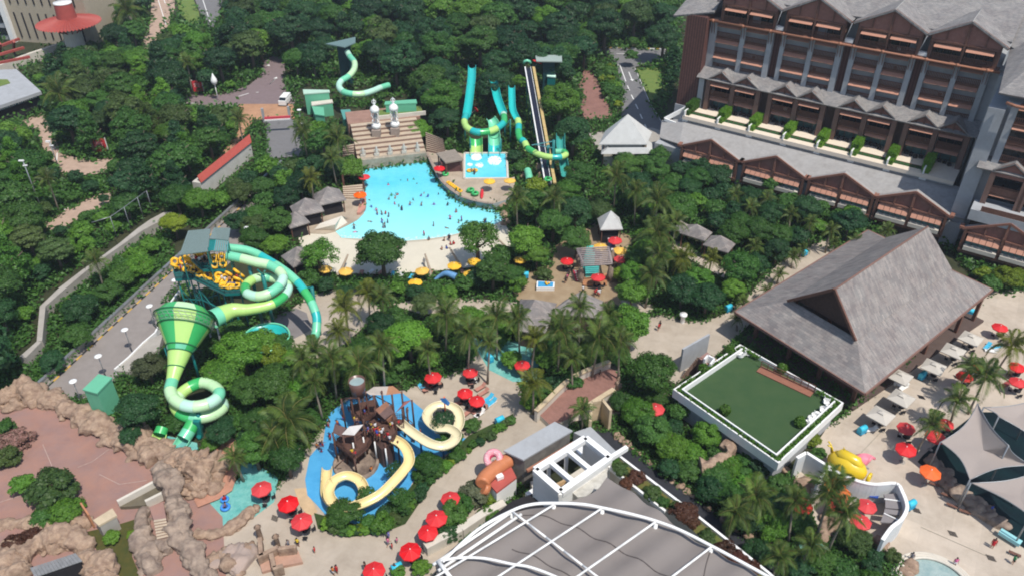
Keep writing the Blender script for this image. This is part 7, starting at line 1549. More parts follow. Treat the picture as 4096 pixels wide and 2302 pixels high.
def cloth(kind,cn,c,pose):
    key=(kind,cn,pose)
    if key in CL: return CL[key]
    P_=POSE[pose]; g=G(); m=mat('cloth_'+cn,c,.8,.06,4)
    def ell(zs):
        vs=[]
        for z,rx,ry in zs:
            for k in range(12): a=2*math.pi*k/12; vs.append((rx*math.cos(a),ry*math.sin(a),z))
        n=len(zs); g.add(vs,[(i*12+k,i*12+(k+1)%12,(i+1)*12+(k+1)%12,(i+1)*12+k) for i in range(n-1) for k in range(12)],0,True)
    if kind=='shirt':
        ell([(.93,.175,.13),(1.08,.155,.115),(1.25,.185,.135),(1.38,.18,.12),(1.45,.08,.075)])
        for s,t in(('l',1),('r',-1)): a=Vector(BASE['sh_'+s]); b=Vector(P_['el_'+s]); g.tube([a,a.lerp(b,.65)],[.078,.066],8,caps=False)
    else:
        ell([(.84,.185,.135),(.93,.178,.132),(1.0,.16,.12)])
        for s in('l','r'): a=Vector(BASE['hip_'+s]); b=Vector(P_['kn_'+s]); g.tube([a,a.lerp(b,.65)],[.108,.085],8,caps=False)
    CL[key]=mesh(kind,g,m); return CL[key]
COL={'red':(.50,.02,.03),'blue':(.03,.10,.45),'white':(.70,.70,.70),'black':(.02,.02,.025),'pink':(.65,.15,.30),'yellow':(.70,.50,.04),'green':(.04,.30,.12),'grey':(.20,.20,.22),'navy':(.015,.03,.10),'orange':(.65,.20,.04),'purple':(.22,.06,.35)}
def person(p,pose='stand',shirt='red',shorts='black',rot=None,desc=None,grp='people',s=1.0,tilt=0,skin2=None,z=None):
    t=thing('person','','person'); bm_=BM[pose]
    b=link('body',bm_,t)
    if (skin2 if skin2 is not None else rng.random()<.5):
        b.material_slots[0].link='OBJECT'; b.material_slots[0].material=M['skin2']
    link('face',face_me,t); link('hair',hair_me,t)
    if shirt: link('shirt',cloth('shirt',shirt,COL[shirt],pose),t)
    link('shorts',cloth('shorts',shorts,COL[shorts],pose),t)
    t.location=p; t.rotation_euler=(tilt,0,rng.uniform(0,6.28) if rot is None else rot); t.scale=(s,)*3
    if desc is None:
        desc=f'person in {shirt} top and {shorts} shorts' if shirt else f'shirtless person in {shorts} shorts'
        if pose=='walk': desc+=' walking'
    rep(t,desc,'person',grp,Vector(p)+Vector((0,0,1.2))); return t
shirts=['red','blue','white','black','navy','grey','pink',None,None,None,'green','purple']
sw=[(1330,405),(1455,360),(1525,362),(1585,350),(1615,395),(1363,515),(1425,505),(1400,540),(1337,553),(1395,600),(1438,622),(1550,608),(1580,557),(1465,660),(1660,518),(1690,490),(1730,525),(1835,500),(1830,418),(1665,613),(1790,605),(1928,610),(2013,680),(1210,665),(1220,705),(1265,705),(1303,698),(1335,725),(1268,788),(1325,788),(1280,838),(1298,838),(988,850),(1952,752),(2068,770),(2038,790),(1787,820),(1690,918),(1935,950),(2310,785),(2295,780),(2140,620),(1410,500),(1470,650)]
for x,y in sw:
    dpt=max(.15,min(1.05,(930-y)/500*1.0)); dpt=min(dpt,1.05)
    person(t11(x,y,.3)-Vector((0,0,.3+dpt)),rng.choice(['wade','wade','stand','swim']),rng.choice(shirts),rng.choice(['black','navy','blue','red']),None,None,'bathers in the wave pool',rng.uniform(.8,1.0))
for x,y in((1160,607),(1195,798),(1058,890),(1880,828)): person(t11(x,y,0)+Vector((0,0,-.02)),'swim',rng.choice(shirts),'black',rng.uniform(0,6),'swimmer floating flat','swimmers floating in the wave pool',.95,R(83))
for x,y,sh in((1740,963,'grey'),(1895,975,None),(1955,1015,'red'),(1988,1010,'red'),(1870,1065,None),(1917,1055,'blue')): person(t11(x,y,.05)+Vector((0,0,-.82)),'sit',sh,'black',None,f'person in {sh} top sitting' if sh else 'shirtless person sitting','people sitting on the beach')
def std(f,lst,grp,z=0):
    for x,y,sh,so_,*r in lst: person(f(x,y,.9+z)-Vector((0,0,.9)),r[0] if r else rng.choice(['stand','walk']),sh,so_,None,None,grp,r[1] if len(r)>1 else 1.0)
std(t11,[(1690,1180,'white','white'),(1945,940,'black','black'),(1055,600,'white','black'),(1062,570,'white','red'),(2200,1190,'pink','white')],'people by the wave pool')
std(t13,[(320,1120,'grey','navy','stand',1),(415,1100,'yellow','black','stand'),(584,1165,'red','red','stand',.75),(1332,1030,'blue','blue'),(1325,1095,'pink','grey'),(1415,1068,'pink','grey','stand',.7),(1365,1128,'red','red','stand',.75),(808,1372,'red','red'),(772,1388,'orange','white'),(1093,1340,'black','black'),(1392,1358,'black','white')],'people on the promenade')
std(t33,[(2278,1105,'red','black'),(2270,1120,'red','red'),(2480,1275,'green','black'),(1890,1300,'pink','white'),(1450,1245,'grey','grey'),(1640,60,'red','black'),(2250,770,'blue','blue')],'people on the right deck')
std(t22,[(1858,570,'white','navy'),(1860,590,'white','black'),(1475,385,'red','black'),(1490,360,'black','red'),(885,860,'black','black'),(870,40,'white','red'),(850,30,'red','black')],'people on the centre plaza')
std(zP,[(350,960,'black','red'),(300,1050,'black','black'),(330,1000,'pink','navy'),(870,1300,'red','black'),(960,1290,'white','white'),(1250,700,'white','white'),(1200,200,'white','navy'),(640,1230,'white','black')],'people near the log pergola')
r2=random.Random(21)
crowd=[(x,y,4.4) for x,y in((620,470),(650,485),(665,475),(690,500),(705,485),(720,510),(735,500),(745,530),(760,545),(770,520),(785,560),(800,550),(815,570),(830,590),(700,530),(720,550),(640,510),(835,470),(850,460),(740,570))]+[(530,720,3),(500,705,3),(910,450,3.4),(520,420,3),(540,440,3),(490,330,3),(610,360,3),(630,330,3)]
for x,y,z in crowd: person(zC(x,y,z+.9)-Vector((0,0,.9)),r2.choice(['stand','walk']),r2.choice(['white','red','blue','black','orange',None,'yellow']),r2.choice(['black','red','navy']),None,None,'people on the play fort decks',r2.uniform(.75,1))
for x,y in((410,320),(420,410),(300,430),(290,470),(370,450),(300,560),(310,580),(220,640),(240,640),(210,670),(230,690),(190,650),(670,865),(1100,520),(1030,600),(560,300),(545,320),(470,330),(990,340),(1165,430),(660,880)): person(zC(x,y,.8)-Vector((0,0,.8)),r2.choice(['stand','wade']),r2.choice(['red','navy',None,None,'black','orange']),r2.choice(['black','blue','red']),None,None,'children on the blue play floor',r2.uniform(.6,.85))
for x,y,z in((390,520,9.4),(370,580,9.4),(960,720,9.4),(1010,710,9.4),(1050,690,9.4),(1085,700,9.4),(905,720,9.4),(870,700,9.4),(700,670,9.4),(560,620,9.4),(560,470,11.6),(640,460,11.6),(700,470,11.6),(600,480,11.6),(660,470,11.6)): person(zA(x,y,z+.8)-Vector((0,0,.9)),'stand',r2.choice(['red','white','black',None]),'black',None,None,'people queueing on the teal tower')
person(t11(2195,305,1.6)-Vector((0,0,.6)),'wade','navy','black',None,'person in navy top wading behind the yellow raft','bathers in the splash pool')
for x in(2165,2195): person(t11(x,268,2)-Vector((0,0,.9)),'sit',None,'black',None,'rider sitting on the yellow raft','riders in the splash pool',.9)
person(t03(2262,680,.3)+Vector((0,0,-.75)),'sit','red','black',None,'person in red top riding a blue ring on the lazy river','riders on the lazy river'); person(t03(2272,745,.3)+Vector((0,0,-.75)),'sit',None,'blue',None,'bare-chested rider in a blue ring on the lazy river','riders on the lazy river')
person(zD(985,735,4.6)+Vector((0,0,-.7)),'sit','navy','black',0,'rider halfway down the mat racer slide','riders on the slides')

# ================================================================ vegetation
LEAF={'dark':leafmat('leaf_dark',(.010,.046,.016),(.038,.11,.034)),'mid':leafmat('leaf_mid',(.018,.070,.013),(.088,.205,.035)),'bright':leafmat('leaf_bright',(.032,.112,.013),(.155,.32,.036)),
 'lime':leafmat('leaf_lime',(.07,.14,.010),(.27,.36,.03)),'olive':leafmat('leaf_olive',(.028,.066,.016),(.105,.165,.042)),'grey':leafmat('leaf_grey',(.04,.055,.022),(.14,.15,.08)),'red':leafmat('leaf_brown',(.045,.015,.010),(.13,.055,.03)),'pink':leafmat('leaf_flower',(.02,.05,.01),(.42,.22,.18))}
BARK=mat('tree_bark',(.14,.105,.08),.9,.2,3)
def crown(seed,nclump,leaf,ls,shape='round',sparse=1.0):
    """a unit crown (radius 1): leaf faces gathered in clumps through an uneven volume"""
    r=np.random.default_rng(seed); pts=[]; nrm=[]
    lob=[(r.normal(size=3),r.uniform(.5,1)) for _ in range(5)]
    for c in range(nclump):
        d=r.normal(size=3); d/=np.linalg.norm(d); 
        if d[2]<-.45: d[2]*=-.5; d/=np.linalg.norm(d)
        rad=r.uniform(.62,.92)
        for l,wt in lob: l_=l/np.linalg.norm(l); rad*=1+.22*wt*max(0,float(d@l_))-.07
        if shape=='cone': rad*=1-.55*max(0,d[2])*0
        ctr=d*rad*np.array([1,1,.78]); 
        if shape=='cone': h=r.uniform(-.7,1.15); rr=.95*(1.15-h)/1.85*r.uniform(.6,1); a=r.uniform(0,6.28); ctr=np.array([rr*math.cos(a),rr*math.sin(a),h]); 
        cr=r.uniform(.17,.34)*(1 if shape!='cone' else .8)
        n=int(leaf*(cr/.26)**2)
        q=r.normal(size=(n,3)); q/=np.linalg.norm(q,axis=1)[:,None]; q[:,2]=np.where(q[:,2]<-.3,-q[:,2],q[:,2])
        flat=.62 if shape!='layer' else .3
        rr=cr*r.uniform(.65,1.08,size=n)[:,None]; pts.append(ctr+q*rr*np.array([1,1,flat])); nrm.append(q*.8+d*.35+r.normal(size=(n,3))*.42+np.array([0,0,.35]))
    n=int(leaf*nclump*.18); q=r.normal(size=(n,3)); q/=np.linalg.norm(q,axis=1)[:,None]; pts.append(q*r.uniform(.2,.7,size=n)[:,None]*np.array([1,1,.7])); nrm.append(q+r.normal(size=(n,3))*.5)
    p=np.concatenate(pts); nv=np.concatenate(nrm); nv/=np.linalg.norm(nv,axis=1)[:,None]
    if sparse<1: k=r.random(len(p))<sparse; p=p[k]; nv=nv[k]
    ax=r.normal(size=p.shape); u=np.cross(nv,ax); u/=np.linalg.norm(u,axis=1)[:,None]; v=np.cross(nv,u); s=(ls*r.uniform(.6,1.3,size=len(p)))[:,None]
    # a leaf spray: kite folded along its length
    a=p+u*s; b=p+v*s*.55-nv*s*.12; c_=p-u*s*.8; d_=p-v*s*.55-nv*s*.12
    V_=np.stack([a,b,c_,d_],1).reshape(-1,3); N=len(p); me=bpy.data.meshes.new('crown'); me.vertices.add(4*N); me.vertices.foreach_set('co',V_.ravel()); me.loops.add(4*N); me.loops.foreach_set('vertex_index',np.arange(4*N,dtype=np.int32)); me.polygons.add(N); me.polygons.foreach_set('loop_start',np.arange(0,4*N,4,dtype=np.int32)); me.polygons.foreach_set('loop_total',np.full(N,4,dtype=np.int32)); me.update(); me.validate()
    return me
CR={}
def crowns(kind,tint):
    key=(kind,tint)
    if key not in CR:
        n={'round':4,'layer':2,'cone':2,'sparse':2,'shrub':3,'far':4}[kind]; CR[key]=[]
        for i in range(n):
            base=CB.setdefault((kind,i),{'round':lambda:crown(10+i,64,190,.05),'layer':lambda:crown(20+i,66,140,.052,'layer'),'cone':lambda:crown(30+i,60,120,.056,'cone'),'sparse':lambda:crown(40+i,34,150,.05,sparse=.75),'shrub':lambda:crown(50+i,34,110,.085),'far':lambda:crown(60+i,52,110,.065)}[kind]())
            m=base.copy(); m.materials.append(LEAF[tint]); CR[key].append(m)
    return rng.choice(CR[key])
CB={}
def trunkmesh(seed,limbs=5):
    r=random.Random(seed); g=G(); g.tube([(0,0,0),(.02,.01,.3),(-.01,.02,.62)],[.045,.034,.026],8)
    for k in range(limbs):
        a=2*math.pi*k/limbs+r.uniform(-.4,.4); z0=r.uniform(.38,.6); L=r.uniform(.25,.36); g.tube([(0,.01,z0),(math.cos(a)*L*.5,math.sin(a)*L*.5,z0+.14),(math.cos(a)*L,math.sin(a)*L,z0+.27)],[.02,.013,.006],6)
    return mesh('trunk',g,BARK)
TR=[trunkmesh(i) for i in range(4)]
TREES=[]
def tree(px,py,rpx,tint='mid',kind='round',hk=2.3,desc=None,lab=None,Rm=None,sq=1.0,zb=0):
    """a tree whose crown shows at overview pixel (px,py) with radius rpx"""
    Rm_=Rm; zc=5
    for _ in range(3):
        p=o(px,py,zc+zb); dep=p.y*C_-(zc+zb-CAM_H)*S_; Rm_=Rm or rpx/.6289*dep/F_PX; h=hk*Rm_; zc=h-Rm_*.85
    t=thing('tree' if kind!='shrub' else 'shrub','','tree' if kind!='shrub' else 'shrub',(p.x,p.y,zb),rng.uniform(0,6.28))
    c=link('crown',crowns(kind,tint),t,(0,0,zc),(0,0,0),(Rm_*rng.uniform(.94,1.06),Rm_*rng.uniform(.94,1.06),Rm_*rng.uniform(.95,1.12)*sq)); v=rng.uniform(.8,1.25); c.color=(v*rng.uniform(.9,1.12),v,v*rng.uniform(.85,1.1),1); c['kind']='stuff'
    if kind!='shrub': link('trunk',rng.choice(TR),t,(0,0,0),0,(h,h,h))
    else: link('stem',rng.choice(TR),t,(0,0,0),0,(h*.8,)*3)
    TREES.append((p.x,p.y,Rm_))
    nm={'dark':'dark green','mid':'mid green','bright':'bright green','lime':'yellow green','olive':'olive green','grey':'pale flowering','red':'reddish brown','pink':'pink flowering'}[tint]
    sz='small' if Rm_<2.2 else ('large' if Rm_>4.4 else 'medium')
    kd={'round':'broadleaf tree','layer':'layered broadleaf tree','cone':'conical tree','sparse':'open crowned tree','shrub':'leafy shrub','far':'wood tree'}[kind]
    rep(t,f'{sz} {nm} {kd}','tree' if kind!='shrub' else 'shrub','shrubs in the planting' if kind=='shrub' else 'broadleaf trees',Vector((p.x,p.y,zc))); 
    if lab: t['label']=lab; t['fixed']=1
    return t
# palms
def frondmesh(seed,L=1.0,droop=.55):
    r=random.Random(seed); g=G(); n=15; pts=[]
    for i in range(n+1):
        t=i/n; pts.append(Vector((t*L*(1-.12*t),0,.34*L*math.sin(t*1.9)-droop*L*t*t)))
    g.tube(pts,[.014*(1-.8*i/n) for i in range(n+1)],4,mi=1)
    for i in range(2,n+1):
        p=pts[i]; t=i/n; ll=.30*L*math.sin(math.pi*min(1,.12+t*.86))**.7+.03
        for s in(-1,1):
            for q in(0,.5):
                pp=p.lerp(pts[max(0,i-1)],q); sw_=.35+.25*t; tip=pp+Vector((ll*sw_,s*ll*.85,-ll*(.35+r.uniform(0,.35)))); md=pp.lerp(tip,.5)+Vector((0,0,ll*.09)); w_=.016*L
                g.add([pp,md+Vector((w_,-s*w_*.3,0)),tip,md-Vector((w_,-s*w_*.3,0))],[(0,1,2,3)],0)
    return g
PL1=leafmat('palm_leaf',(.038,.08,.016),(.13,.19,.035),.35); PL2=leafmat('palm_leaf_yellow',(.06,.09,.01),(.20,.22,.03),.35); RACH=mat('palm_rachis',(.22,.20,.06),.6,.2,3)
FM={'g':[mesh('frond',frondmesh(i,1.0,d),[PL1,RACH]) for i,d in enumerate((.15,.45,.8,1.05))],'y':[mesh('frond',frondmesh(i,1.0,d),[PL2,RACH]) for i,d in enumerate((.15,.45,.8,1.05))]}
PTR=mat('palm_trunk_bark',(.26,.22,.17),.9,.2,4)
def palm(px,py,rpx,kind='g',h=8.0,n=17,desc='coconut palm'):
    p=o(px,py,h); dep=p.y*C_-(h-CAM_H)*S_; L=rpx/.6289*dep/F_PX*1.12
    t=thing('palm_tree','','palm',(p.x,p.y,0),rng.uniform(0,6.28)); b=Vector((rng.uniform(-.5,.5),rng.uniform(-.5,.5),0)); g=G(); g.tube([b,b*.6+Vector((0,0,h*.35)),Vector((0,0,h*.75)),Vector((0,0,h))],[.2,.15,.13,.12],8); link('trunk',mesh('trunk',g,PTR),t)
    g=G(); 
    for k in range(5): a=k*1.256; g.lathe((.22*math.cos(a),.22*math.sin(a),h-.35),[(.01,-.16),(.15,0),(.01,.16)],6)
    link('coconuts',mesh('coconuts',g,M['wooddark']),t)
    for k in range(n):
        f=k/n; me=FM[kind][min(3,int(f*4))]; el=R(62-88*f+rng.uniform(-8,8)); fr=link('frond',me,t,(0,0,h),(rng.uniform(-.15,.15),-el,k*2.4+rng.uniform(-.2,.2)),L*rng.uniform(.85,1.1)); v=rng.uniform(.75,1.25); fr.color=(v,v,v,1)
    rep(t,('yellow tinged ' if kind=='y' else 'green ')+desc,'palm','palms',Vector((p.x,p.y,h))); TREES.append((p.x,p.y,L*.6)); return t
for a in [(868,775,48,'y'),(925,735,38,'y',7),(905,920,62,'g'),(835,905,50,'g'),(790,880,45,'g',7),(1122,790,55,'g'),(1250,800,55,'g'),(1410,835,62,'g'),(1505,850,62,'g'),(1460,775,42,'g',9),(725,1060,80,'g',6),(690,1100,55,'g',5),(1342,965,48,'y',6),(850,350,42,'g',7),(835,400,32,'g',7),(782,450,32,'y',7),(1655,505,45,'g',8),(1652,590,60,'g',9),(1640,690,48,'g',7),(1715,650,38,'y',6),(1790,650,30,'y',5),(1550,445,42,'g',8),(1300,500,38,'g',8),(1395,500,36,'g',8),(1465,1030,38,'g',5,15),(1900,1250,62,'g',7),(1850,1290,50,'g',6),(2090,1235,72,'g',9),(2125,1290,52,'g',8),(2480,945,55,'g',7),(2410,1005,45,'g',6),(2345,1065,42,'g',6),(2545,870,52,'y',6),(2440,925,38,'g',5),(320,30,48,'g',9),(150,235,50,'g',7),(240,655,35,'g',6),(760,330,38,'g',7),(2040,1370,45,'g',5),(1560,860,42,'g',8),(960,870,44,'g',8),(1180,835,48,'g',9),(1305,800,42,'g',8),(1345,850,40,'y',7),(760,905,44,'g',8),(790,960,38,'g',7),(850,830,38,'y',8),(1075,880,36,'g',7),(1230,860,36,'g',8),(1440,900,40,'g',7),(1530,790,36,'g',8),(600,300,30,'g',7),(590,1150,34,'g',5),(1600,480,34,'g',8),(1700,560,36,'g',7),(2000,1260,46,'g',7),(1960,1400,44,'g',6),(120,450,30,'g',8),(470,160,26,'g',8),(1900,620,26,'g',5),(960,745,38,'g',7),(1660,640,42,'g',8),(2230,700-120,25,'g',5)]:
    palm(*a)
for x,y,r_ in((1995,645,22),(1960,690,24),(1930,730,22),(1870,760,24),(1855,800,22),(2020,625,20),(1740,640,16),(1760,700,22),(2100,1000-390,18)): palm(x,y,r_,'g',2.2,14,'low fan palm')
for x,y in((1850,470),(1890,500),(1930,480),(1990,520),(2040,540),(2090,560),(2150,590),(2200,600)): palm(x,y+20,26,'g',5,13)
# hand placed trees
FT=[(215,545,20,'mid','round'),(150,580,18,'dark','round'),(262,500,14,'dark','round'),(118,395,18,'mid','round'),(190,445,20,'dark','round'),(290,415,22,'mid','round'),(435,560,34,'lime','round'),(500,505,40,'bright','round'),(960,632,66,'mid','round',2.1),(800,640,52,'bright','sparse'),(1200,595,62,'bright','sparse'),(1325,600,52,'bright','round'),(1238,680,46,'mid','round'),(1030,848,62,'bright','round'),(1585,820,58,'bright','round'),(1590,735,44,'bright','round'),(1640,935,64,'mid','round'),(960,815,38,'dark','round'),(1185,805,42,'bright','round'),(1070,760,36,'olive','round'),
(610,885,62,'bright','round'),(690,960,58,'mid','round'),(540,860,40,'mid','layer'),(690,895,42,'lime','round'),(560,940,48,'bright','round'),(765,965,52,'bright','round'),(630,980,45,'mid','round'),(350,1030,55,'dark','round'),(372,925,40,'grey','round'),(440,1065,34,'mid','shrub'),(330,1090,30,'dark','round'),(640,1130,50,'mid','round'),(720,1150,50,'mid','round'),(560,1085,36,'dark','round'),(610,1060,30,'mid','shrub'),(530,1120,26,'bright','shrub'),
(862,1290,48,'mid','round',1.7),(925,1245,30,'mid','sparse'),(960,1320,36,'bright','shrub'),(1010,1250,36,'mid','sparse'),(1075,1165,38,'mid','round',1.7),(1130,1110,34,'mid','shrub'),(1188,1068,24,'mid','shrub'),(1115,1055,30,'dark','sparse',2.6),(990,1180,26,'dark','sparse',3.0),
(1140,1300,42,'mid','shrub'),(1195,1240,44,'grey','shrub'),(1160,1265,36,'mid','shrub'),(1235,1255,26,'lime','shrub'),(1130,1340,30,'dark','shrub'),(1230,1290,28,'mid','shrub'),(1060,1425,26,'bright','shrub'),(1000,1440,22,'bright','shrub'),
(1600,1035,44,'bright','round',1.8),(1655,1000,34,'mid','round',1.8),(1702,1035,30,'mid','round',1.8),(1640,1085,48,'mid','round',1.8),(1690,1125,46,'bright','round',1.7),(1775,1095,40,'bright','round',1.7),(1735,1185,38,'mid','shrub'),(1800,1200,44,'mid','round',1.6),(1915,1170,36,'dark','shrub'),(1880,1160,30,'mid','shrub'),(1960,1215,34,'mid','shrub'),(1790,1235,40,'dark','round',1.6),(1870,1300,50,'dark','round',1.6),(1940,1320,48,'bright','round',1.6),(2010,1320,44,'mid','round',1.6),(2060,1410,42,'mid','round',1.6),(2150,1360,44,'olive','round',1.6),(2120,1440,40,'mid','shrub'),(2190,1430,30,'dark','shrub'),(1900,1390,44,'dark','round',1.6),(1830,1250,40,'mid','round',1.6),(2010,1430,40,'dark','shrub'),(2245,1400,24,'olive','shrub'),(1960,1270,40,'dark','round',1.6),(1560,1010,34,'mid','round',1.8),(1980,1100,26,'bright','shrub'),(2045,1105,24,'lime','shrub'),(2060,1140,22,'mid','shrub'),
(130,1230,72,'olive','shrub',1.2),(60,1215,34,'bright','shrub',1.6),(170,1285,48,'bright','shrub',1.1),(110,1300,36,'mid','shrub',1.0),(35,1110,46,'pink','shrub',1.2),(20,1150,42,'olive','shrub',1.2),(10,1080,36,'mid','shrub'),(155,1028,14,'mid','shrub'),(380,1158,12,'lime','shrub'),(455,1175,14,'bright','shrub'),(40,1370,34,'red','shrub',1.1),(80,1345,26,'red','shrub',1.0),(190,1340,22,'bright','shrub'),(280,1350,24,'bright','shrub'),(330,1345,16,'lime','shrub'),

(655,868,52,'bright','round',2.4),(705,872,40,'mid','round',2.6),(740,905,40,'bright','round',2.2),(620,845,30,'mid','round',2.6),(590,830,30,'mid','round',2.3),(600,560,34,'dark','round',2),(640,600,40,'mid','round',2),(690,620,36,'bright','round',2),(650,540,36,'mid','round',2),(700,560,38,'mid','round',2),(720,500,36,'dark','round',2),(610,480,34,'olive','round',2),(660,470,34,'mid','round',2),(870,735,24,'dark','round',2),(905,720,20,'mid','round',2),(955,735,26,'mid','round',2),(1000,725,22,'bright','round',2),(1045,735,24,'dark','round',2),(1090,728,22,'mid','round',2),(1130,735,26,'bright','round',2),(1170,715,26,'mid','round',2),(1200,700,30,'dark','round',2),(1265,640,30,'mid','round',2),(1290,690,34,'mid','round',2),(775,705,34,'mid','round',2),(820,715,24,'dark','round',2),(870,415,30,'mid','shrub'),(1050,330,36,'bright','round',1.8),(1010,340,24,'lime','shrub'),(1300,335,18,'mid','round'),(1400,240,34,'dark','round'),(1425,330,30,'mid','round'),(1460,440,40,'mid','round'),(1510,530,36,'olive','round'),(1390,560,44,'mid','round'),(1430,480,36,'bright','round'),(1350,470,30,'lime','round'),(1590,300-160,20,'mid','round'),(1940,470-10,28,'mid','round'),(1300,710,34,'bright','shrub'),(1370,690,24,'olive','shrub'),(1560,690,26,'lime','shrub'),(1350,640,34,'bright','round'),(1450,600,40,'mid','round'),
(1290,905,30,'bright','round',1.7),(1370,900,36,'bright','round',1.8),(1440,960,32,'mid','shrub'),(1330,1010,26,'bright','shrub'),(1360,985,26,'mid','shrub'),(1560,900,30,'mid','round',1.8),(1250,860,30,'mid','shrub'),(1080,905,34,'bright','shrub'),(1000,920,30,'mid','shrub'),(980,950,26,'mid','shrub')]
for f in FT:
    x,y,r_,tn,kd=f[:5]; tree(x,y,r_,tn,kd,f[5] if len(f)>5 else (2.3 if kd!='shrub' else 1.5))
for f in [(1560,1180,24,'olive','shrub',1.4),(1600,1200,26,'red','shrub',1.4),(1575,1215,20,'red','shrub',1.3),(1640,1240,26,'olive','shrub',1.2),(1720,1290,34,'red','shrub',1.5),(1740,1310,26,'red','shrub',1.4),(1820,1385,34,'red','shrub',1.3),(1860,1410,30,'red','shrub',1.3),(1780,1350,24,'olive','shrub'),(1545,1160,18,'mid','shrub',1.2),(1668,1262,20,'mid','shrub',1.2),(1700,1275,18,'olive','shrub',1.2),(1790,1370,20,'olive','shrub',1.2),(1890,1430,26,'red','shrub',1.3)]: tree(*f[:5],f[5] if len(f)>5 else 1.4,zb=6)
rr_=random.Random(31)
for i in range(46):
    t_=i/45; pts_=[(815,1312),(870,1335),(940,1330),(1000,1300),(1060,1230),(1120,1168),(1200,1115),(1285,1056)]; q_=t_*(len(pts_)-1); k_=min(int(q_),len(pts_)-2); f_=q_-k_
    x_=pts_[k_][0]+(pts_[k_+1][0]-pts_[k_][0])*f_; y_=pts_[k_][1]+(pts_[k_+1][1]-pts_[k_][1])*f_; j_=rr_.choice((0,0,1)) if t_<.75 else 0
    tree(x_-j_*16+rr_.uniform(-5,5),y_-j_*20+rr_.uniform(-5,5),rr_.uniform(13,25)*(1 if t_<.8 else .7),rr_.choice(['mid','bright','olive','mid','lime','dark']),'shrub',1.5)
# filled woods and plantings
KB=[]
def prepkeep():
    KB.clear()
    for k in KEEP: xs=[p[0] for p in k]; ys=[p[1] for p in k]; KB.append((min(xs),max(xs),min(ys),max(ys),k))
def blocked(x,y):
    for a,b,c,d,k in KB:
        if a<=x<=b and c<=y<=d and inpoly(x,y,k): return True
    return False
def fill(poly,n,Rr,tints,kind='round',hk=2.2,pack=.78,seed=1,keepk=.72,tries=None):
    r=random.Random(seed); xs=[p[0] for p in poly]; ys=[p[1] for p in poly]; made=0; kinds=kind if isinstance(kind,list) else [kind]
    for _ in range(tries or n*45):
        if made>=n: break
        x,y=r.uniform(min(xs),max(xs)),r.uniform(min(ys),max(ys))
        if not inpoly(x,y,poly): continue
        Rm=r.uniform(*Rr); zc=hk*Rm-.85*Rm; p=o(x,y,zc); dep=p.y*C_-(zc-CAM_H)*S_; rp=Rm*F_PX/dep*.6289
        if any((p.x-a)**2+(p.y-b)**2<(pack*(Rm+c))**2 for a,b,c in TREES): continue
        if any(blocked(x+rp*keepk*math.cos(t),y+rp*keepk*.85*math.sin(t)) for t in(0,.8,1.57,2.36,3.14,3.9,4.71,5.5)) or blocked(x,y): continue
        bx,by,_d=proj((p.x,p.y,0))
        if blocked(bx,by): continue
        tree(x,y,rp,r.choice(tints),r.choice(kinds),hk,Rm=Rm); made+=1
    return made
prepkeep()
tot=[]
tot.append(fill([(520,-30),(1740,-30),(1720,110),(1500,118),(1440,250),(1480,560),(1420,640),(1280,640),(1200,540),(1060,400),(900,430),(760,420),(740,240),(700,130),(540,90)],150,(3.6,6.2),['dark','dark','mid','mid','bright','dark','olive'],['round','round','far','layer'],2.3,.70,2,.80))
tot.append(fill([(250,-30),(380,-30),(380,90),(440,70),(500,30),(560,100),(660,140),(600,240),(470,240),(480,262),(600,262),(650,300),(560,420),(500,440),(400,560),(250,680),(100,800),(50,900),(-60,960),(-60,300),(100,300),(80,180),(110,110),(250,110)],125,(3.0,5.2),['dark','dark','mid','mid','olive','bright'],['round','round','layer','cone'],2.3,.70,3,.95))
tot.append(fill([(410,545),(600,480),(600,520),(440,660),(100,975),(50,1000),(20,960),(60,900),(110,800),(270,650)],45,(2.0,3.4),['dark','mid','bright','mid'],'round',1.9,.72,4,.85))
tot.append(fill([(590,260),(680,260),(680,400),(770,400),(870,430),(880,520),(740,600),(760,700),(700,640),(610,600),(590,560),(640,480),(500,480),(600,360)],42,(2.0,3.6),['mid','bright','dark','olive'],'round',2.1,.72,5,.85))
tot.append(fill([(1560,395),(1700,380),(1860,470),(2030,500),(2240,560),(2180,600),(2060,610),(1960,660),(1880,740),(1750,806),(1640,780),(1560,640)],60,(2.0,3.6),['dark','mid','bright','mid','dark'],'round',2.2,.72,6,.6))
tot.append(fill([(2330,580),(2400,610),(2600,700),(2600,790),(2520,760),(2440,680)],18,(1.6,2.6),['mid','lime','dark'],'round',1.8,.7,7,.55))
tot.append(fill([(760,720),(1080,720),(1300,740),(1290,880),(1230,880),(1150,930),(1050,960),(900,980),(800,1060),(640,1240),(520,1250),(480,1180),(520,1000),(480,860),(620,820),(740,900)],40,(1.5,3.2),['mid','bright','dark','mid'],['round','round','shrub'],2.0,.72,8,.6))
tot.append(fill([(1250,860),(1540,850),(1560,900),(1400,1000),(1350,1040),(1300,960)],16,(1.4,2.4),['mid','bright','dark'],['round','shrub'],1.8,.7,9,.6))
tot.append(fill([(1500,560),(1640,580),(1640,740),(1560,760),(1570,640)],10,(1.4,2.4),['mid','bright','lime'],'round',2,.7,10,.6))
tot.append(fill([(1560,960),(1700,980),(1720,1080),(1950,1180),(2050,1240),(2100,1320),(2240,1390),(2200,1480),(1960,1480),(1780,1290),(1560,1060)],50,(1.0,2.2),['mid','bright','dark','dark'],['round','shrub'],1.6,.68,11,.6))
tot.append(fill([(520,1060),(640,1060),(800,1080),(760,1180),(640,1240),(520,1180)],14,(1.2,2.4),['dark','mid'],'round',1.8,.7,12,.6))
KEEP_=list(KEEP); 
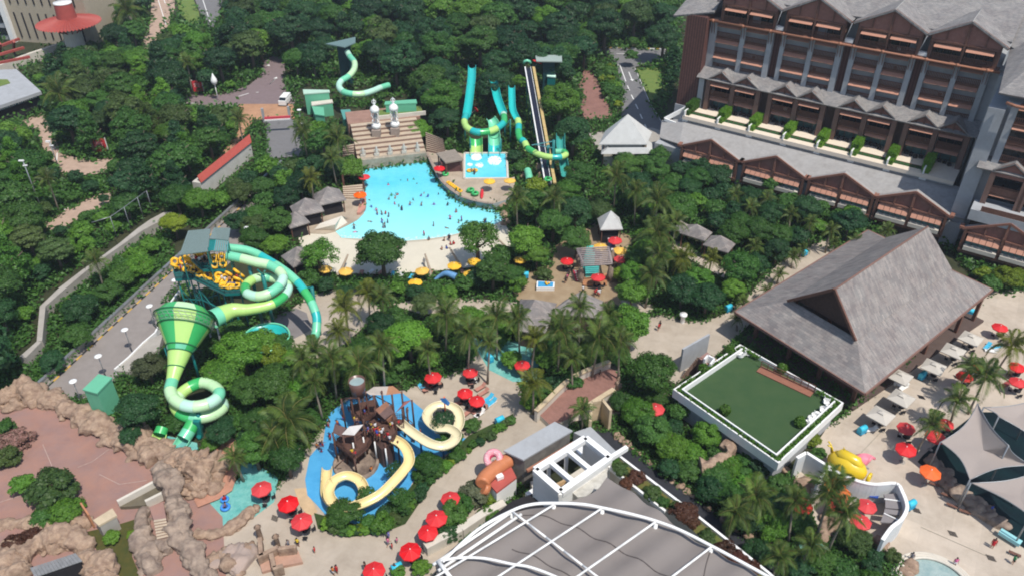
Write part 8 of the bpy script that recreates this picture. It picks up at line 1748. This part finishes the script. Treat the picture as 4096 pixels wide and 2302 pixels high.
tot.append(fill([(870,1340),(960,1300),(1060,1200),(1150,1120),(1290,1050),(1290,1070),(1180,1150),(1080,1260),(1010,1330),(880,1350)],34,(.7,1.25),['mid','olive','lime','bright'],'shrub',1.4,.7,13,.3))
tot.append(fill([(1560,350-200),(1720,120),(1720,380),(1680,330),(1640,240),(1650,160)],10,(2.2,3.6),['dark'],'cone',2.6,.7,14,.5))
tot.append(fill([(1480,170),(1570,170),(1590,260),(1570,300),(1530,250)],14,(1.3,2.2),['mid','lime','bright'],'shrub',1.5,.66,15,.55))
tot.append(fill([(520,-30),(1740,-30),(1720,110),(1500,118),(1440,250),(1480,560),(1420,640),(1280,640),(1200,540),(1060,400),(900,430),(760,420),(740,240),(700,130),(540,90)],60,(1.6,2.8),['dark','mid','bright'],'round',2.2,.66,22,.75))
tot.append(fill([(250,-30),(380,-30),(380,90),(440,70),(500,30),(560,100),(660,140),(600,240),(470,240),(480,262),(600,262),(650,300),(560,420),(500,440),(400,560),(250,680),(100,800),(50,900),(-60,960),(-60,300),(100,300),(80,180),(110,110),(250,110)],80,(1.3,2.4),['dark','mid','bright','olive'],'round',2.0,.66,23,.8))
print('FILLED',tot,len(TREES))
# beyond the 290 trees that show largest the rest of the wood is joined into one mass
tr_=[(c,t) for t,_,_ in REP if t.get('category')=='tree' for c in t.children if c.name.startswith('crown')]
KEEPN=290
if len(tr_)>KEEPN:
    def size(c,t): x_,y_,d_=proj((t.location.x,t.location.y,c.location.z)); return c.scale[0]/d_ if -40<x_<2616 and -60<y_<1500 else 0
    tr_.sort(key=lambda q:-size(*q)); rest=tr_[KEEPN:]; rr=np.random.default_rng(9); allv=[]; allm=[]; mats_=[]
    for c,t in rest:
        me=c.data; n4=len(me.vertices); co=np.empty(n4*3); me.vertices.foreach_get('co',co); co=co.reshape(-1,4,3); kk=rr.random(len(co))<.22; co=co[kk]; ctr=co.mean(1,keepdims=True); co=ctr+(co-ctr)*2.0
        a=t.rotation_euler[2]; co=co*np.array(c.scale)[None,None,:]; xx_=co[...,0]*math.cos(a)-co[...,1]*math.sin(a)+t.location.x; yy_=co[...,0]*math.sin(a)+co[...,1]*math.cos(a)+t.location.y; zz_=co[...,2]+c.location.z
        allv.append(np.stack([xx_,yy_,zz_],-1).reshape(-1,3)); m_=me.materials[0]
        if m_ not in mats_: mats_.append(m_)
        allm.append(np.full(len(co),mats_.index(m_),dtype=np.int32))
    Vj=np.concatenate(allv); Nj=len(Vj)//4; me=bpy.data.meshes.new('distant_wood'); me.vertices.add(4*Nj); me.vertices.foreach_set('co',Vj.ravel()); me.loops.add(4*Nj); me.loops.foreach_set('vertex_index',np.arange(4*Nj,dtype=np.int32)); me.polygons.add(Nj); me.polygons.foreach_set('loop_start',np.arange(0,4*Nj,4,dtype=np.int32)); me.polygons.foreach_set('loop_total',np.full(Nj,4,dtype=np.int32))
    for m_ in mats_: me.materials.append(m_)
    me.polygons.foreach_set('material_index',np.concatenate(allm)); me.update(); tag(link('distant_wood',me),kind='stuff'); gone={t for _,t in rest}; print('JOINED',len(rest),Nj)
    REP[:]=[q for q in REP if q[0] not in gone]
    for _,t in rest:
        for ch_ in list(t.children): bpy.data.objects.remove(ch_)
        bpy.data.objects.remove(t)
# ground cover under the trees
rs=np.random.default_rng(5)
def vin(px,py,poly):
    r=np.zeros(len(px),bool); j=len(poly)-1
    for i in range(len(poly)):
        xi,yi=poly[i]; xj,yj=poly[j]; c=((yi>py)!=(yj>py)); 
        with np.errstate(divide='ignore',invalid='ignore'): r^=c&(px<(xj-xi)*(py-yi)/(yj-yi+1e-12)+xi)
        j=i
    return r
N=150000; oy=rs.uniform(-10,1470,N); ox=rs.uniform(-20,2600,N); u=(ox/.6289-2048)/F_PX; v=(oy/.6289-1151)/F_PX; zz=np.full(N,.5); t_=(CAM_H-zz)/(S_+v*C_); wx=u*t_; wy=(C_-v*S_)*t_
ok=np.ones(N,bool)
for a,b,c,d,k in KB:
    s=ok&(ox>=a)&(ox<=b)&(oy>=c)&(oy<=d); idx=np.where(s)[0]
    if len(idx): ok[idx[vin(ox[idx],oy[idx],k)]]=False
wx,wy=wx[ok],wy[ok]; n=len(wx); dist=np.hypot(wx,wy); per=4
P0=np.repeat(np.stack([wx,wy,np.zeros(n)],1),per,0); sc_=np.repeat(dist/130,per)
P0[:,:2]+=rs.normal(size=(n*per,2))*.45*sc_[:,None]; P0[:,2]=np.abs(rs.normal(size=n*per))*.55*sc_+.12
nv=rs.normal(size=P0.shape)*.7+np.array([0,0,.9]); nv/=np.linalg.norm(nv,axis=1)[:,None]; uu=np.cross(nv,rs.normal(size=P0.shape)); uu/=np.linalg.norm(uu,axis=1)[:,None]; vv=np.cross(nv,uu); s=(.3*sc_*rs.uniform(.6,1.4,len(P0)))[:,None]
V_=np.stack([P0+uu*s,P0+vv*s*.6,P0-uu*s,P0-vv*s*.6],1).reshape(-1,3); Nq=len(P0); me=bpy.data.meshes.new('undergrowth'); me.vertices.add(4*Nq); me.vertices.foreach_set('co',V_.ravel()); me.loops.add(4*Nq); me.loops.foreach_set('vertex_index',np.arange(4*Nq,dtype=np.int32)); me.polygons.add(Nq); me.polygons.foreach_set('loop_start',np.arange(0,4*Nq,4,dtype=np.int32)); me.polygons.foreach_set('loop_total',np.full(Nq,4,dtype=np.int32)); me.update(); me.materials.append(LEAF['mid']); tag(link('undergrowth',me),kind='stuff')
print('UNDERGROWTH',Nq)
# ================================================================ labels of the repeated things: what, and by which landmark it stands
for n_,x,y in [('the red brimmed tower',175,60),('the flat grey roofed building',50,240),('the loop road',600,230),('the left lane bend',230,420),('the red notice board at the lane',258,372),('the red roofed building',560,410),('the grey retaining wall',230,660),('the service road parapet',330,760),('the mint utility shed',248,985),('the teal slide tower',520,650),('the giant green funnel',468,820),('the coil slide',490,1000),('the tube slide from the tower',780,760),('the turquoise bowl slide',680,860),('the mint service building',800,240),('the mint tube slide',890,180),('the lime slide dome',1018,125),('the lantern statues',968,300),('the terrace steps',985,370),('the horseshoe slide',1215,310),('the mat racer slide',1355,320),('the loop slide mast',1385,385),('the splash pool',1223,420),('the wave pool deep end',1000,440),('the wave pool middle',1040,520),('the pool shoreline',1030,600),('the grey poolside huts',800,510),('the orange lifeguard parasol',904,490),('the beach',1000,660),('the green creeper pergola',885,420),('the hotel road',1600,200),('the red brick ramp',1500,250),('the pale pyramid pavilion',1565,340),('the hotel terraces',2000,350),('the podium gables',2050,460),('the brown cabanas',1770,600),('the small pale pyramid shelter',1530,560),('the log pergola',1497,660),('the brown plaza',1420,720),('the big pavilion roof',2180,750),('the centre plaza',1720,840),('the terracotta steps',1760,900),('the lawn terrace',1910,1000),('the beige square parasols',2350,900),('the right deck',2300,1100),('the yellow submersible',2130,1170),('the curved enclosure',2180,1260),('the dark pool under the sails',2450,1280),('the round pool',2370,1440),('the dark service lane',1650,1180),('the fabric canopy',1600,1340),('the white frame building',1450,1160),('the snack kiosk',1260,1190),('the brick bridge',1450,990),('the red parasol terrace',1170,970),('the play fort',900,1060),('the blue play floor',950,1190),('the yellow slide loop',870,1230),('the cream slide loop',1110,1050),('the promenade bend',900,1370),('the grey service block',1370,1110),('the lazy river',620,1250),('the terracotta rock island',560,1180),('the rock stairs',405,1310),('the pink plaza',180,1180),('the slate roofed grotto',150,1400),('the stone booth',270,1300),('the ruin wall',700,1390),('the olive grass slope',310,1370),('the north wood edge',1100,40),('the north wood above the slides',1400,60),('the grey wood hut roof',860,105),('the office block',60,60),('the north road',520,40)]: lm(n_,x,y)
def place(x,y):
    n_,a,b=min(LM,key=lambda q:(q[1]-x)**2+(q[2]-y)**2); dx,dy=x-a,y-b; d=math.hypot(dx,dy)
    if d<22: return n_,'at'
    if abs(dx)>1.3*abs(dy): return n_,'right of' if dx>0 else 'left of'
    return n_,('below' if dy>0 else 'above')
ORD=['nearest','second nearest','third nearest','fourth nearest','fifth nearest','sixth nearest','seventh nearest','eighth nearest','ninth nearest','tenth nearest','eleventh nearest','twelfth nearest','thirteenth nearest','fourteenth nearest','fifteenth nearest','sixteenth nearest','seventeenth nearest','eighteenth nearest','nineteenth nearest','twentieth nearest','outermost but three','outermost but two','outermost but one']
grp={}
for ob,d,(x,y) in REP:
    if ob.get('label') and ob.get('fixed'): del ob['fixed']; continue
    n_,w_=place(x,y); a,b=[(q[1],q[2]) for q in LM if q[0]==n_][0]; grp.setdefault((d,n_,w_),[]).append((math.hypot(x-a,y-b),ob))
for (d,n_,w_),l in grp.items():
    l.sort(key=lambda q:q[0])
    for i,(dd,ob) in enumerate(l):
        ob['label']=f'{d} {w_} {n_}' if len(l)==1 else f'{d} {w_} {n_}, '+(ORD[i] if i<len(ORD) else 'outermost')
        if len(ob['label'].split())>16: ob['label']=ob['label'].replace(' and black shorts','').replace(' walking','').replace(' octagonal','').replace(' broadleaf','').replace('person in ','')
print('OBJECTS',len(bpy.data.objects),'tris',sum(len(m.polygons) for m in bpy.data.meshes))

# ================================================================ thin haze over the whole place
g=G(); g.box((0,950,41),(3100,3200,84.4)); me=mesh('haze',g,M['white']); me.materials.clear(); hm=bpy.data.materials.new('haze_air'); hm.use_nodes=True; n_=hm.node_tree; n_.nodes.remove(n_.nodes['Principled BSDF'])
pv=n_.nodes.new('ShaderNodeVolumePrincipled'); pv.inputs['Color'].default_value=(.80,.88,1,1); pv.inputs['Density'].default_value=.0002; pv.inputs['Anisotropy'].default_value=.2; n_.links.new(pv.outputs[0],n_.nodes['Material Output'].inputs['Volume']); me.materials.append(hm); hz=tag(link('haze',me),kind='stuff')
